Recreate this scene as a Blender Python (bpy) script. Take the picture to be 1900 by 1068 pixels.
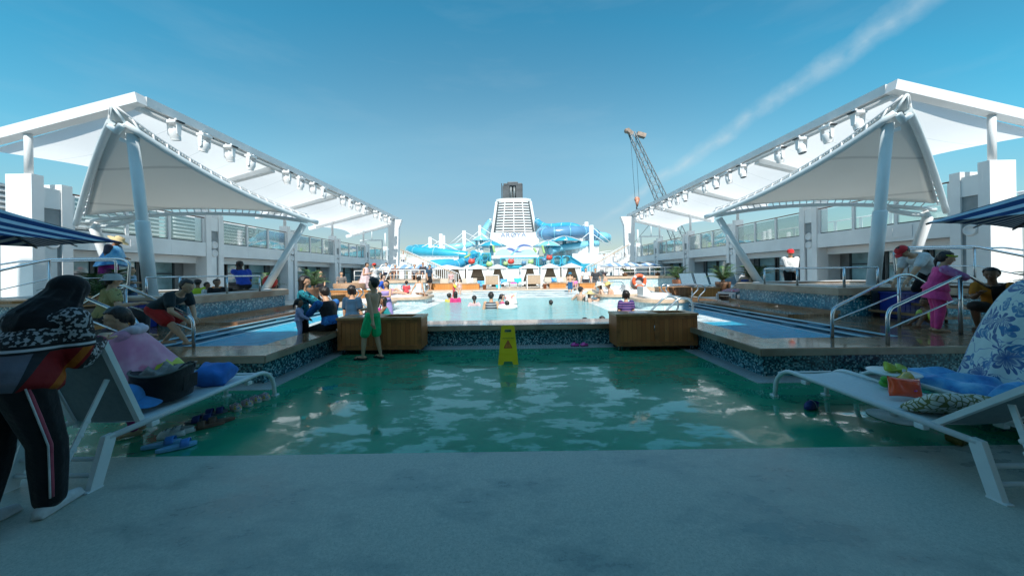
import bpy, bmesh, math, random
from mathutils import Vector, Matrix, Euler
random.seed(7)
R=math.radians; pi=math.pi
S=bpy.context.scene
for o in list(bpy.data.objects): bpy.data.objects.remove(o)
COL=S.collection
# ---------------------------------------------------------------- camera
FPX=600.0; HZ=505.0; CAMZ=1.5; ROLL=0.014
cam=bpy.data.cameras.new('camera'); camo=bpy.data.objects.new('camera',cam); COL.objects.link(camo)
cam.sensor_width=36; cam.lens=FPX/1900*36; cam.shift_y=-(534-HZ)/1900
cam.clip_start=.05; cam.clip_end=6000
camo.matrix_world=Matrix.Translation((0,0,CAMZ))@Matrix.Rotation(pi/2,4,'X')@Matrix.Rotation(-ROLL,4,'Z')
S.camera=camo
# ---------------------------------------------------------------- light and sky
SUN_EL=R(47); SUN_AZ=R(3)          # the sun stands behind the camera
sl=bpy.data.lights.new('sun','SUN'); sl.energy=4.0; sl.angle=R(.5); sl.color=(1,.95,.88)
so=bpy.data.objects.new('sun',sl); COL.objects.link(so); so.rotation_euler=(pi/2-SUN_EL,0,SUN_AZ); so.location=(0,-20,40)
W=bpy.data.worlds.new('World'); S.world=W; W.use_nodes=True
nt=W.node_tree; N=nt.nodes; L=nt.links
bg=N['Background']
sky=N.new('ShaderNodeTexSky'); sky.sky_type='NISHITA'; sky.sun_disc=False; sky.sun_elevation=SUN_EL; sky.sun_rotation=pi+SUN_AZ
sky.air_density=1.0; sky.dust_density=.7; sky.ozone_density=2.2
def sky_build():
    tc=N.new('ShaderNodeTexCoord')
    def vm(op,a,b=None):
        n=N.new('ShaderNodeVectorMath'); n.operation=op
        for i,v in enumerate((a,b)):
            if v is None: continue
            if isinstance(v,(tuple,list,Vector)): n.inputs[i].default_value=tuple(v)
            else: L.new(v,n.inputs[i])
        return n
    def m(op,a,b=None,c=None,clamp=False):
        n=N.new('ShaderNodeMath'); n.operation=op; n.use_clamp=clamp
        for i,v in enumerate((a,b,c)):
            if v is None: continue
            if isinstance(v,(int,float)): n.inputs[i].default_value=v
            else: L.new(v,n.inputs[i])
        return n.outputs[0]
    d=tc.outputs['Generated']
    # teal cast of the whole sky, paler towards the horizon
    sdir=(math.sin(SUN_AZ)*math.cos(SUN_EL),-math.cos(SUN_AZ)*math.cos(SUN_EL),math.sin(SUN_EL))
    sd=vm('DOT_PRODUCT',d,sdir).outputs['Value']; sdn=m('MULTIPLY',m('ADD',sd,.75),1/1.5,clamp=True)
    rp=N.new('ShaderNodeValToRGB'); e=rp.color_ramp.elements
    stops=[(0,(.46,.47,.46)),(.093,(.52,.55,.50)),(.265,(.72,1.0,.82)),(.45,(.28,1.0,.95)),(.60,(.30,.85,.85)),(1,(.5,.9,.9))]
    while len(e)<len(stops): e.new(.5)
    for el,(p_,c_) in zip(e,stops): el.position=p_; el.color=(*c_,1)
    L.new(sdn,rp.inputs[0])
    tint=N.new('ShaderNodeMix'); tint.data_type='RGBA'; tint.blend_type='MULTIPLY'; tint.inputs['Factor'].default_value=1
    sz=N.new('ShaderNodeSeparateXYZ'); L.new(d,sz.inputs[0])
    low=m('SUBTRACT',1.0,m('MULTIPLY',sz.outputs[2],1/.26),clamp=True)
    tm=N.new('ShaderNodeMix'); tm.data_type='RGBA'; L.new(low,tm.inputs['Factor']); L.new(rp.outputs[0],tm.inputs['A']); tm.inputs['B'].default_value=(.52,.50,.47,1)
    L.new(sky.outputs[0],tint.inputs['A']); L.new(tm.outputs['Result'],tint.inputs['B'])
    # one long streak of high cloud running along a great circle
    def dr(x,y):
        dx,dy=x-950,y-HZ
        dx,dy=dx-ROLL*dy,dy+ROLL*dx
        return Vector((dx,FPX,-dy)).normalized()
    a,b=dr(1690,10),dr(1165,375)
    nrm=a.cross(b).normalized(); along=(a-b).normalized()
    nz=N.new('ShaderNodeTexNoise'); nz.inputs['Scale'].default_value=9; nz.inputs['Detail'].default_value=8; nz.inputs['Roughness'].default_value=.62
    L.new(d,nz.inputs['Vector'])
    off=m('MULTIPLY',m('SUBTRACT',nz.outputs[0],.5),.045)
    dist=m('ABSOLUTE',m('ADD',vm('DOT_PRODUCT',d,nrm).outputs['Value'],off))
    t=m('SUBTRACT',vm('DOT_PRODUCT',d,along).outputs['Value'],float(b.dot(along)))
    wid=m('ADD',m('MULTIPLY',t,.024),.016)
    core=m('SUBTRACT',1.0,m('DIVIDE',dist,wid),clamp=True)
    gate=m('MULTIPLY',m('MULTIPLY',m('ADD',t,.12),7,clamp=True),m('GREATER_THAN',vm('DOT_PRODUCT',d,(0,1,0)).outputs['Value'],0))
    nz2=N.new('ShaderNodeTexNoise'); nz2.inputs['Scale'].default_value=26; nz2.inputs['Detail'].default_value=6
    L.new(d,nz2.inputs['Vector'])
    streak=m('MULTIPLY',m('MULTIPLY',core,gate),m('MULTIPLY',m('SUBTRACT',nz2.outputs[0],.16),.95,clamp=True))
    # thin wisps, stretched
    mp=N.new('ShaderNodeMapping'); mp.inputs['Rotation'].default_value=(0,R(28),0); mp.inputs['Scale'].default_value=(1.2,1.5,6)
    L.new(d,mp.inputs['Vector'])
    nz3=N.new('ShaderNodeTexNoise'); nz3.inputs['Scale'].default_value=1.6; nz3.inputs['Detail'].default_value=9; nz3.inputs['Roughness'].default_value=.6
    L.new(mp.outputs[0],nz3.inputs['Vector'])
    wisps=m('MULTIPLY',m('SUBTRACT',nz3.outputs[0],.52,clamp=True),.35)
    f=m('ADD',streak,wisps,clamp=True)
    mx=N.new('ShaderNodeMix'); mx.data_type='RGBA'; L.new(f,mx.inputs['Factor'])
    L.new(tint.outputs['Result'],mx.inputs['A']); mx.inputs['B'].default_value=(3.2,3.9,4.2,1)
    L.new(mx.outputs['Result'],bg.inputs['Color'])
sky_build()
bg.inputs['Strength'].default_value=.125
S.view_settings.view_transform='Standard'; S.view_settings.look='None'; S.view_settings.gamma=1; S.view_settings.exposure=0.65
S.render.engine='CYCLES'
S.cycles.max_bounces=8; S.cycles.transparent_max_bounces=16; S.cycles.caustics_reflective=False; S.cycles.caustics_refractive=False
# ---------------------------------------------------------------- measuring helpers
def unroll(x,y):
    dx,dy=x-950,y-HZ
    return dx-ROLL*dy,dy+ROLL*dx
def atz(x,y,z=0.0):
    dx,dy=unroll(x,y); Y=FPX*(CAMZ-z)/dy
    return Vector((dx*Y/FPX,Y,z))
def aty(x,y,Y):
    dx,dy=unroll(x,y)
    return Vector((dx*Y/FPX,Y,CAMZ-dy*Y/FPX))
# ---------------------------------------------------------------- objects
def tag(o,label=None,cat=None,group=None,kind=None):
    if label: o['label']=label
    if cat: o['category']=cat
    if group: o['group']=group
    if kind: o['kind']=kind
    return o
ROOTM={}
def thing(name,loc=(0,0,0),rz=0,label=None,cat=None,group=None):
    o=bpy.data.objects.new(name,None); o.empty_display_size=.1; COL.objects.link(o)
    o.location=loc; o.rotation_euler=(0,0,rz)
    ROOTM[o.name]=(Matrix.Translation(loc)@Matrix.Rotation(rz,4,'Z')).inverted()
    return tag(o,label,cat,group)
def rootinv(o):
    while o.parent: o=o.parent
    return ROOTM.get(o.name,Matrix())
class MB:
    """collects shapes into one mesh"""
    def __init__(s): s.b=bmesh.new(); s.mi=0
    def _f(s,vs,sm=False):
        try:
            f=s.b.faces.new(vs); f.material_index=s.mi; f.smooth=sm; return f
        except ValueError: return None
    def poly(s,pts,sm=False): return s._f([s.b.verts.new(p) for p in pts],sm)
    def box(s,c,d,rot=None,bev=0):
        m=Matrix.Translation(c)
        if rot is not None: m=m@(rot if isinstance(rot,Matrix) else Euler(rot).to_matrix().to_4x4())
        hx,hy,hz=d[0]/2,d[1]/2,d[2]/2
        v=[s.b.verts.new(m@Vector((x*hx,y*hy,z*hz))) for x in(-1,1) for y in(-1,1) for z in(-1,1)]
        fs=[s._f([v[i] for i in q]) for q in((0,1,3,2),(4,6,7,5),(0,4,5,1),(2,3,7,6),(0,2,6,4),(1,5,7,3))]
        if bev:
            es=set(e for f in fs for e in f.edges)
            r=bmesh.ops.bevel(s.b,geom=list(es),offset=bev,segments=2,affect='EDGES',profile=.6)
            for f in r['faces']: f.material_index=s.mi
        return s
    def b2(s,x0,x1,y0,y1,z0,z1,bev=0): return s.box(((x0+x1)/2,(y0+y1)/2,(z0+z1)/2),(abs(x1-x0),abs(y1-y0),abs(z1-z0)),None,bev)
    def bar(s,p,q,w,h,up=(0,0,1)):
        p,q=Vector(p),Vector(q); d=(q-p); ln=d.length; d.normalize(); u=Vector(up)
        r=d.cross(u)
        if r.length<1e-4: r=d.cross(Vector((0,1,0)))
        r.normalize(); u=r.cross(d)
        m=Matrix((r,d,u)).transposed().to_4x4()
        return s.box((p+q)/2,(w,ln,h),m)
    def rings(s,rs,closed=True,caps=True,sm=True):
        """rs: list of lists of points"""
        vs=[[s.b.verts.new(p) for p in r] for r in rs]
        n=len(vs[0]); k=n if closed else n-1
        for a,b in zip(vs,vs[1:]):
            for i in range(k): s._f([a[i],a[(i+1)%n],b[(i+1)%n],b[i]],sm)
        if caps and closed:
            s._f(vs[0][::-1]); s._f(vs[-1])
        return vs
    def tube(s,pts,r,n=10,caps=True,flat=1.0):
        pts=[Vector(p) for p in pts]; k=len(pts)
        rr=r if isinstance(r,(list,tuple)) else [r]*k
        out=[]; prev=None
        for i,p in enumerate(pts):
            d=(pts[min(i+1,k-1)]-pts[max(i-1,0)]).normalized()
            if prev is None:
                u=Vector((0,0,1)) if abs(d.z)<.95 else Vector((0,1,0))
                a=d.cross(u).normalized()
            else: a=(prev-d*prev.dot(d)).normalized()
            prev=a; b=a.cross(d)
            out.append([p+a*(rr[i]*math.cos(2*pi*j/n))+b*(rr[i]*flat*math.sin(2*pi*j/n)) for j in range(n)])
        s.rings(out,True,caps); return s
    def lathe(s,c,prof,n=24,sx=1,sy=1,rot=None,a0=0,a1=2*pi,caps=False):
        c=Vector(c); m=(rot if isinstance(rot,Matrix) else Euler(rot).to_matrix()) if rot is not None else Matrix.Identity(3)
        full=abs(a1-a0-2*pi)<1e-6
        k=n if full else n+1
        rs=[[c+m@Vector((r*sx*math.cos(a0+(a1-a0)*j/n),r*sy*math.sin(a0+(a1-a0)*j/n),z)) for j in range(k)] for r,z in prof]
        s.rings(rs,full,caps); return s
    def ball(s,c,r,n=12,m=8,rot=None):
        r=r if isinstance(r,(tuple,list)) else (r,r,r)
        c=Vector(c); mt=(rot if isinstance(rot,Matrix) else Euler(rot).to_matrix()) if rot is not None else Matrix.Identity(3)
        rs=[]
        for i in range(m+1):
            t=-pi/2+pi*(i if 0<i<m else (i+(.02 if i==0 else -.02)))/m
            rs.append([c+mt@Vector((r[0]*math.cos(t)*math.cos(2*pi*j/n),r[1]*math.cos(t)*math.sin(2*pi*j/n),r[2]*math.sin(t))) for j in range(n)])
        s.rings(rs); return s
    def caps(s,p,q,r0,r1,n=10):
        p,q=Vector(p),Vector(q); d=q-p; ln=d.length
        if ln<1e-5: return s.ball(p,max(r0,r1),n,6)
        d.normalize(); u=Vector((0,0,1)) if abs(d.z)<.9 else Vector((0,1,0)); a=d.cross(u).normalized(); b=a.cross(d)
        rs=[]
        for t in(-85,-55,-25,0): rs.append((p+d*(r0*math.sin(R(t))),r0*math.cos(R(t))))
        for t in(0,25,55,85): rs.append((q+d*(r1*math.sin(R(t))),r1*math.cos(R(t))))
        s.rings([[c+a*(r*math.cos(2*pi*j/n))+b*(r*math.sin(2*pi*j/n)) for j in range(n)] for c,r in rs]); return s
    def prism(s,pl,z0,z1,bev=0):
        """pl: xy outline, extruded in z"""
        a=[s.b.verts.new((x,y,z0)) for x,y in pl]; b=[s.b.verts.new((x,y,z1)) for x,y in pl]; n=len(pl)
        s._f(a[::-1]); s._f(b)
        for i in range(n): s._f([a[i],a[(i+1)%n],b[(i+1)%n],b[i]])
        return s
    def ext(s,pts,v):
        """planar outline of 3d points extruded along vector v"""
        v=Vector(v); a=[s.b.verts.new(Vector(p)) for p in pts]; b=[s.b.verts.new(Vector(p)+v) for p in pts]; n=len(pts)
        s._f(a[::-1]); s._f(b)
        for i in range(n): s._f([a[i],a[(i+1)%n],b[(i+1)%n],b[i]])
        return s
    def sheet(s,P,nu,nv,sm=True,thick=0):
        """P(u,v) -> point; optional thickness downwards"""
        g=[[s.b.verts.new(P(i/nu,j/nv)) for j in range(nv+1)] for i in range(nu+1)]
        for i in range(nu):
            for j in range(nv): s._f([g[i][j],g[i+1][j],g[i+1][j+1],g[i][j+1]],sm)
        if thick:
            h=[[s.b.verts.new(v.co-Vector((0,0,thick))) for v in r] for r in g]
            for i in range(nu):
                for j in range(nv): s._f([h[i][j],h[i][j+1],h[i+1][j+1],h[i+1][j]],sm)
            for i in range(nu):
                s._f([g[i][0],h[i][0],h[i+1][0],g[i+1][0]]); s._f([g[i][nv],g[i+1][nv],h[i+1][nv],h[i][nv]])
            for j in range(nv):
                s._f([g[0][j],g[0][j+1],h[0][j+1],h[0][j]]); s._f([g[nu][j],h[nu][j],h[nu][j+1],g[nu][j+1]])
        return s
    def xf(s,m):
        bmesh.ops.transform(s.b,matrix=m,verts=s.b.verts); return s
    def build(s,name,m,parent=None,world=True,fixn=True,sub=0):
        if fixn: bmesh.ops.recalc_face_normals(s.b,faces=s.b.faces)
        me=bpy.data.meshes.new(name)
        if parent is not None and world: bmesh.ops.transform(s.b,matrix=rootinv(parent),verts=s.b.verts)
        s.b.to_mesh(me); s.b.free()
        for x in (m if isinstance(m,(list,tuple)) else [m]): me.materials.append(x)
        o=bpy.data.objects.new(name,me); COL.objects.link(o)
        if parent is not None: o.parent=parent
        if sub:
            md=o.modifiers.new('s','SUBSURF'); md.levels=sub; md.render_levels=sub
        return o
def kids(o): return [c for c in bpy.data.objects if c.parent==o]
def copy_tree(o,kidmap=None):
    c=o.copy(); COL.objects.link(c)
    for ch in list(o.children):
        d=copy_tree(ch); d.parent=c
    return c
def arc(p,q,mid,n=8):
    """quadratic curve points"""
    p,q,mid=Vector(p),Vector(q),Vector(mid)
    return [(1-t)**2*p+2*t*(1-t)*mid+t*t*q for t in [i/n for i in range(n+1)]]
def round_path(pts,r,n=5):
    """polyline with rounded corners"""
    pts=[Vector(p) for p in pts]; out=[pts[0]]
    for a,b,c in zip(pts,pts[1:],pts[2:]):
        d1=(a-b); d2=(c-b); rr=min(r,d1.length*.48,d2.length*.48)
        p=b+d1.normalized()*rr; q=b+d2.normalized()*rr
        out+= arc(p,q,b,n)
    out.append(pts[-1]); return out
# ---------------------------------------------------------------- materials
MATS={}
def newmat(name):
    m=bpy.data.materials.new(name); m.use_nodes=True
    return m,m.node_tree.nodes,m.node_tree.links,m.node_tree.nodes['Principled BSDF']
def setp(p,**k):
    for a,v in k.items():
        nm={'rough':'Roughness','metal':'Metallic','spec':'Specular IOR Level','trans':'Transmission Weight','coat':'Coat Weight','sheen':'Sheen Weight','sss':'Subsurface Weight'}.get(a,a)
        p.inputs[nm].default_value=v
def mth(N,L,op,a,b=None,clamp=False):
    n=N.new('ShaderNodeMath'); n.operation=op; n.use_clamp=clamp
    for i,v in enumerate((a,b)):
        if v is None: continue
        if isinstance(v,(int,float)): n.inputs[i].default_value=v
        else: L.new(v,n.inputs[i])
    return n.outputs[0]
def noise(N,L,scale,detail=4,rough=.55,vec=None,stretch=None):
    n=N.new('ShaderNodeTexNoise'); n.inputs['Scale'].default_value=scale; n.inputs['Detail'].default_value=detail; n.inputs['Roughness'].default_value=rough
    if vec is None:
        tc=N.new('ShaderNodeTexCoord'); vec=tc.outputs['Object']
    if stretch:
        mp=N.new('ShaderNodeMapping'); mp.inputs['Scale'].default_value=stretch; L.new(vec,mp.inputs['Vector']); vec=mp.outputs[0]
    L.new(vec,n.inputs['Vector']); return n.outputs[0]
def ramp(N,L,fac,stops,mode='LINEAR'):
    r=N.new('ShaderNodeValToRGB'); r.color_ramp.interpolation=mode
    e=r.color_ramp.elements
    while len(e)<len(stops): e.new(.5)
    for el,(p,c) in zip(e,stops):
        el.position=p; el.color=(*c,1) if len(c)==3 else c
    L.new(fac,r.inputs[0]); return r.outputs[0]
def bump(N,L,p,h,strength=.2,dist=.01):
    b=N.new('ShaderNodeBump'); b.inputs['Strength'].default_value=strength; b.inputs['Distance'].default_value=dist
    L.new(h,b.inputs['Height']); L.new(b.outputs[0],p.inputs['Normal']); return b
def mix(N,L,f,a,b,blend='MIX'):
    n=N.new('ShaderNodeMix'); n.data_type='RGBA'; n.blend_type=blend
    for k,v in(('Factor',f),('A',a),('B',b)):
        if isinstance(v,(int,float)): n.inputs[k].default_value=v
        elif isinstance(v,(tuple,list)): n.inputs[k].default_value=(*v,1) if len(v)==3 else v
        else: L.new(v,n.inputs[k])
    return n.outputs['Result']
def paint(name,c,rough=.45,var=.06,scale=3.0,metal=0,bmp=0,bscale=60,spec=.5,dirt=0,coat=0):
    if name in MATS: return MATS[name]
    m,N,L,p=newmat(name); setp(p,rough=rough,metal=metal,spec=spec,coat=coat)
    f=noise(N,L,scale,6)
    lo=tuple(x*(1-var*1.6) for x in c); hi=tuple(min(1,x*(1+var)) for x in c)
    col=ramp(N,L,f,[(.3,lo),(.7,hi)])
    if dirt:
        d=noise(N,L,1.1,8,.7,stretch=(1.5,1.5,.35)); df=ramp(N,L,d,[(.5,(0,0,0)),(.78,(dirt,)*3)])
        col=mix(N,L,df,col,tuple(x*.45 for x in c))
    L.new(col,p.inputs['Base Color'])
    if bmp: bump(N,L,p,noise(N,L,bscale,3),bmp,.004)
    MATS[name]=m; return m
def fabric(c,key=None,rough=.85,var=.14):
    key=key or 'fabric_%02x%02x%02x'%tuple(int(min(.999,x)**.45*255) for x in c)
    if key in MATS: return MATS[key]
    m,N,L,p=newmat(key); setp(p,rough=rough,spec=.2,sheen=.15)
    f=noise(N,L,9,5,.6); col=ramp(N,L,f,[(.3,tuple(x*(1-var*1.8) for x in c)),(.7,tuple(min(1,x*(1+var)) for x in c))])
    L.new(col,p.inputs['Base Color']); bump(N,L,p,noise(N,L,14,4,.6),.5,.02)
    MATS[key]=m; return m
# ---------------------------------------------------------------- special materials
def mosaic_mat(name,tile,stops,rough=.22):
    m,N,L,p=newmat(name); setp(p,rough=rough)
    tc=N.new('ShaderNodeTexCoord')
    sc=N.new('ShaderNodeVectorMath'); sc.operation='MULTIPLY_ADD'; L.new(tc.outputs['Object'],sc.inputs[0]); sc.inputs[1].default_value=(1/tile,)*3; sc.inputs[2].default_value=(.371,.293,.417)
    fl=N.new('ShaderNodeVectorMath'); fl.operation='FLOOR'; L.new(sc.outputs[0],fl.inputs[0])
    wn=N.new('ShaderNodeTexWhiteNoise'); wn.noise_dimensions='3D'; L.new(fl.outputs[0],wn.inputs['Vector'])
    big=noise(N,L,.9,3)
    v=mth(N,L,'ADD',wn.outputs['Value'],mth(N,L,'MULTIPLY',mth(N,L,'SUBTRACT',big,.5),.35),clamp=True)
    L.new(ramp(N,L,v,stops,'CONSTANT'),p.inputs['Base Color'])
    fr=N.new('ShaderNodeVectorMath'); fr.operation='FRACTION'; L.new(sc.outputs[0],fr.inputs[0])
    bump(N,L,p,wn.outputs['Value'],.25,.003)
    return m
MOSAIC=mosaic_mat('blue_mosaic_tile',.021,[(0,(.006,.04,.06)),(.22,(.015,.10,.14)),(.46,(.05,.21,.26)),(.66,(.13,.36,.42)),(.84,(.34,.56,.60))])
MOSAIC2=mosaic_mat('blue_mosaic_tile_light',.030,[(0,(.02,.16,.24)),(.30,(.03,.23,.33)),(.6,(.08,.33,.43)),(.8,(.2,.47,.55)),(.93,(.45,.66,.7))])
MOSAIC3=mosaic_mat('pale_mosaic_tile',.06,[(0,(.38,.52,.56)),(.4,(.45,.60,.63)),(.75,(.58,.70,.72))])
def tile_grid(name,c,g,size,rough=.25):
    m,N,L,p=newmat(name); setp(p,rough=rough)
    tc=N.new('ShaderNodeTexCoord'); b=N.new('ShaderNodeTexBrick'); b.offset=0; b.squash=1
    mp=N.new('ShaderNodeMapping'); L.new(tc.outputs['Object'],mp.inputs['Vector']); L.new(mp.outputs[0],b.inputs['Vector'])
    b.inputs['Scale'].default_value=1/size; b.inputs['Brick Width'].default_value=1; b.inputs['Row Height'].default_value=1; b.inputs['Mortar Size'].default_value=.06
    b.inputs['Color1'].default_value=(*c,1); b.inputs['Color2'].default_value=(*[x*.86 for x in c],1); b.inputs['Mortar'].default_value=(*g,1)
    L.new(b.outputs['Color'],p.inputs['Base Color']); return m
WTILE=tile_grid('white_strip_tile',(.50,.55,.55),(.20,.25,.25),.05)
POOLTILE=tile_grid('pool_floor_tile',(.36,.74,.80),(.25,.62,.70),.3)
SHELFTILE=tile_grid('shelf_tile',(.78,.84,.85),(.6,.72,.74),.25)
def teak(name,axis=0,w=.075,dark=(.10,.055,.03),light=(.23,.135,.075),wet=True,gap=.07):
    m,N,L,p=newmat(name)
    tc=N.new('ShaderNodeTexCoord'); sp=N.new('ShaderNodeSeparateXYZ'); L.new(tc.outputs['Object'],sp.inputs[0])
    x=mth(N,L,'MULTIPLY',sp.outputs[axis],1/w); fr=mth(N,L,'FRACT',mth(N,L,'ADD',x,100.37)); fl=mth(N,L,'FLOOR',mth(N,L,'ADD',x,100.37))
    wn=N.new('ShaderNodeTexWhiteNoise'); wn.noise_dimensions='1D'; L.new(fl,wn.inputs['W'])
    st=[14,14,14]; st[1-axis if axis<2 else 0]=1.2
    g=noise(N,L,3,6,.65,stretch=tuple(st))
    v=mth(N,L,'ADD',mth(N,L,'MULTIPLY',wn.outputs['Value'],.45),mth(N,L,'MULTIPLY',g,.6),clamp=True)
    col=ramp(N,L,v,[(.2,dark),(.85,light)])
    line=mth(N,L,'LESS_THAN',fr,gap)
    col=mix(N,L,line,col,tuple(c*.18 for c in dark))
    L.new(col,p.inputs['Base Color'])
    if wet:
        n2=noise(N,L,1.7,5,.6); L.new(ramp(N,L,n2,[(.38,(.06,)*3),(.62,(.30,)*3)]),p.inputs['Roughness'])
        setp(p,coat=.35); p.inputs['Coat Roughness'].default_value=.06
        h=mth(N,L,'ADD',mth(N,L,'MULTIPLY',line,-.6),mth(N,L,'MULTIPLY',noise(N,L,14,3),.25))
        bump(N,L,p,h,.25,.006)
    else:
        setp(p,rough=.5); bump(N,L,p,mth(N,L,'MULTIPLY',line,-1),.3,.004)
    return m
TEAKX=teak('wet_teak_across',0,.075,(.17,.085,.04),(.36,.20,.105)); TEAKY=teak('wet_teak_along',1,.075,(.17,.085,.04),(.36,.20,.105))
CARTWOOD=teak('cart_wood',0,.085,(.35,.098,.024),(.54,.185,.052),False,.05)
DRYTEAK=teak('dry_teak',0,.09,(.38,.19,.08),(.56,.30,.13),False,.05)
ORANGEWOOD=teak('orange_wood',0,.06,(.50,.20,.05),(.66,.29,.08),False,.06)
PALEWOOD=paint('pale_coping_wood',(.56,.42,.30),.45,.12,5,dirt=.2)
def coping_mat():
    m,N,L,p=newmat('coping_stone'); 
    a=noise(N,L,2.2,7,.7); d=noise(N,L,.8,5)
    col=ramp(N,L,a,[(.25,(.24,.17,.12)),(.5,(.38,.30,.22)),(.75,(.46,.37,.28))])
    df=ramp(N,L,d,[(.5,(0,0,0)),(.66,(.8,.8,.8))]); col=mix(N,L,df,col,(.17,.09,.045))
    L.new(col,p.inputs['Base Color']); setp(p,rough=.35); bump(N,L,p,a,.15,.005)
    return m
COPING=coping_mat()
def splash_mat():
    m,N,L,p=newmat('wet_green_floor')
    a=noise(N,L,2.7,9,.66,stretch=(.7,1.35,1)); wet=ramp(N,L,a,[(.50,(0,0,0)),(.55,(1,1,1))])
    b=noise(N,L,2.6,6,.6)
    col=ramp(N,L,b,[(.25,(.013,.21,.11)),(.75,(.022,.31,.165))])
    col=mix(N,L,wet,col,(.02,.30,.175)); L.new(col,p.inputs['Base Color'])
    rg=ramp(N,L,wet,[(0,(.24,)*3),(1,(.06,)*3)]); L.new(rg,p.inputs['Roughness']); L.new(mth(N,L,'MULTIPLY',wet,.8),p.inputs['Coat Weight']); p.inputs['Coat Roughness'].default_value=.02; p.inputs['Coat IOR'].default_value=1.6
    sp=ramp(N,L,wet,[(0,(.26,)*3),(1,(.78,)*3)]); L.new(sp,p.inputs['Specular IOR Level'])
    h=mth(N,L,'ADD',mth(N,L,'MULTIPLY',noise(N,L,5,3,.5),.6),mth(N,L,'MULTIPLY',noise(N,L,90,2),.03))
    bump(N,L,p,h,.10,.02); return m
SPLASH=splash_mat()
def concrete_mat():
    m,N,L,p=newmat('foreground_floor')
    a=noise(N,L,60,3,.7); b=noise(N,L,.9,8,.68,stretch=(1,1.9,1)); c=noise(N,L,170,2,.6)
    col=ramp(N,L,a,[(.3,(.37,.42,.36)),(.7,(.54,.56,.48))])
    sp=ramp(N,L,c,[(.30,(.45,)*3),(.42,(1,)*3)]); col=mix(N,L,1.0,col,sp,'MULTIPLY')
    damp=ramp(N,L,b,[(.49,(0,0,0)),(.60,(.7,)*3)]); col=mix(N,L,damp,col,(.25,.29,.265))
    st=ramp(N,L,noise(N,L,2.3,5,.6),[(.60,(0,0,0)),(.75,(.35,)*3)]); col=mix(N,L,st,col,(.44,.47,.41))
    vo=N.new('ShaderNodeTexVoronoi'); vo.inputs['Scale'].default_value=3.1; tc=N.new('ShaderNodeTexCoord'); L.new(tc.outputs['Object'],vo.inputs['Vector'])
    spot=mth(N,L,'LESS_THAN',vo.outputs['Distance'],.035); col=mix(N,L,mth(N,L,'MULTIPLY',spot,.5),col,(.42,.47,.44))
    L.new(col,p.inputs['Base Color'])
    L.new(ramp(N,L,b,[(.48,(.50,)*3),(.62,(.22,)*3)]),p.inputs['Roughness'])
    bump(N,L,p,a,.35,.004); return m
CONCRETE=concrete_mat()
def water_mat(name,tint,refl=.05,bs=1.0,body=(.2,.62,.70),bodyf=.35,foam=0):
    m=bpy.data.materials.new(name); m.use_nodes=True; N=m.node_tree.nodes; L=m.node_tree.links
    N.remove(N['Principled BSDF']); out=N['Material Output']
    tr=N.new('ShaderNodeBsdfTransparent'); tr.inputs['Color'].default_value=(*tint,1)
    di=N.new('ShaderNodeBsdfDiffuse'); di.inputs['Color'].default_value=(*body,1)
    gl=N.new('ShaderNodeBsdfGlossy'); gl.inputs['Roughness'].default_value=refl
    h=mth(N,L,'ADD',noise(N,L,2.6*bs,4,.6,stretch=(1,1.6,1)),mth(N,L,'MULTIPLY',noise(N,L,9*bs,3,.6),.35))
    b=N.new('ShaderNodeBump'); b.inputs['Strength'].default_value=.55; b.inputs['Distance'].default_value=.12; L.new(h,b.inputs['Height'])
    fr=N.new('ShaderNodeFresnel'); fr.inputs['IOR'].default_value=1.33
    for n in (fr,gl,di): L.new(b.outputs[0],n.inputs['Normal'])
    m1=N.new('ShaderNodeMixShader'); L.new(tr.outputs[0],m1.inputs[1]); L.new(di.outputs[0],m1.inputs[2])
    if foam:
        fn=noise(N,L,1.6,7,.68); fm=ramp(N,L,fn,[(.5-foam*.2,(bodyf,)*3),(.5-foam*.2+.16,(.92,)*3)]); L.new(fm,m1.inputs['Fac'])
        cf=ramp(N,L,fn,[(.5-foam*.2,body),(.5-foam*.2+.18,(.80,.87,.88))]); L.new(cf,di.inputs['Color'])
    else: m1.inputs['Fac'].default_value=bodyf
    m2=N.new('ShaderNodeMixShader'); L.new(mth(N,L,'MULTIPLY',fr.outputs[0],.85),m2.inputs['Fac']); L.new(m1.outputs[0],m2.inputs[1]); L.new(gl.outputs[0],m2.inputs[2])
    L.new(m2.outputs[0],out.inputs['Surface']); return m
WATER=water_mat('pool_water',(.68,.95,.97),.05,1.0,(.35,.75,.79),.60)
CHWATER=water_mat('channel_water',(.30,.82,.97),.04,1.3,(.05,.52,.78),.75)
FOAMW=water_mat('shallow_foaming_water',(.86,.96,.97),.06,1.6,(.62,.82,.85),.35,.6)
SEA=water_mat('sea',(.2,.4,.5),.08,.05,(.03,.16,.22),1.0)
def glass_mat(name,tint=(.80,.92,.92),refl=.10):
    m=bpy.data.materials.new(name); m.use_nodes=True; N=m.node_tree.nodes; L=m.node_tree.links
    N.remove(N['Principled BSDF']); out=N['Material Output']
    tr=N.new('ShaderNodeBsdfTransparent'); tr.inputs['Color'].default_value=(*tint,1)
    gl=N.new('ShaderNodeBsdfGlossy'); gl.inputs['Roughness'].default_value=.02
    lw=N.new('ShaderNodeLayerWeight'); lw.inputs['Blend'].default_value=.25
    f=mth(N,L,'ADD',mth(N,L,'MULTIPLY',lw.outputs['Fresnel'],.6),refl,clamp=True)
    ms=N.new('ShaderNodeMixShader'); L.new(f,ms.inputs['Fac']); L.new(tr.outputs[0],ms.inputs[1]); L.new(gl.outputs[0],ms.inputs[2]); L.new(ms.outputs[0],out.inputs['Surface'])
    return m
GLASS=glass_mat('railing_glass',(.90,.95,.95),.14); TEALGLASS=glass_mat('teal_panel_glass',(.45,.85,.9),.12)
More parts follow.
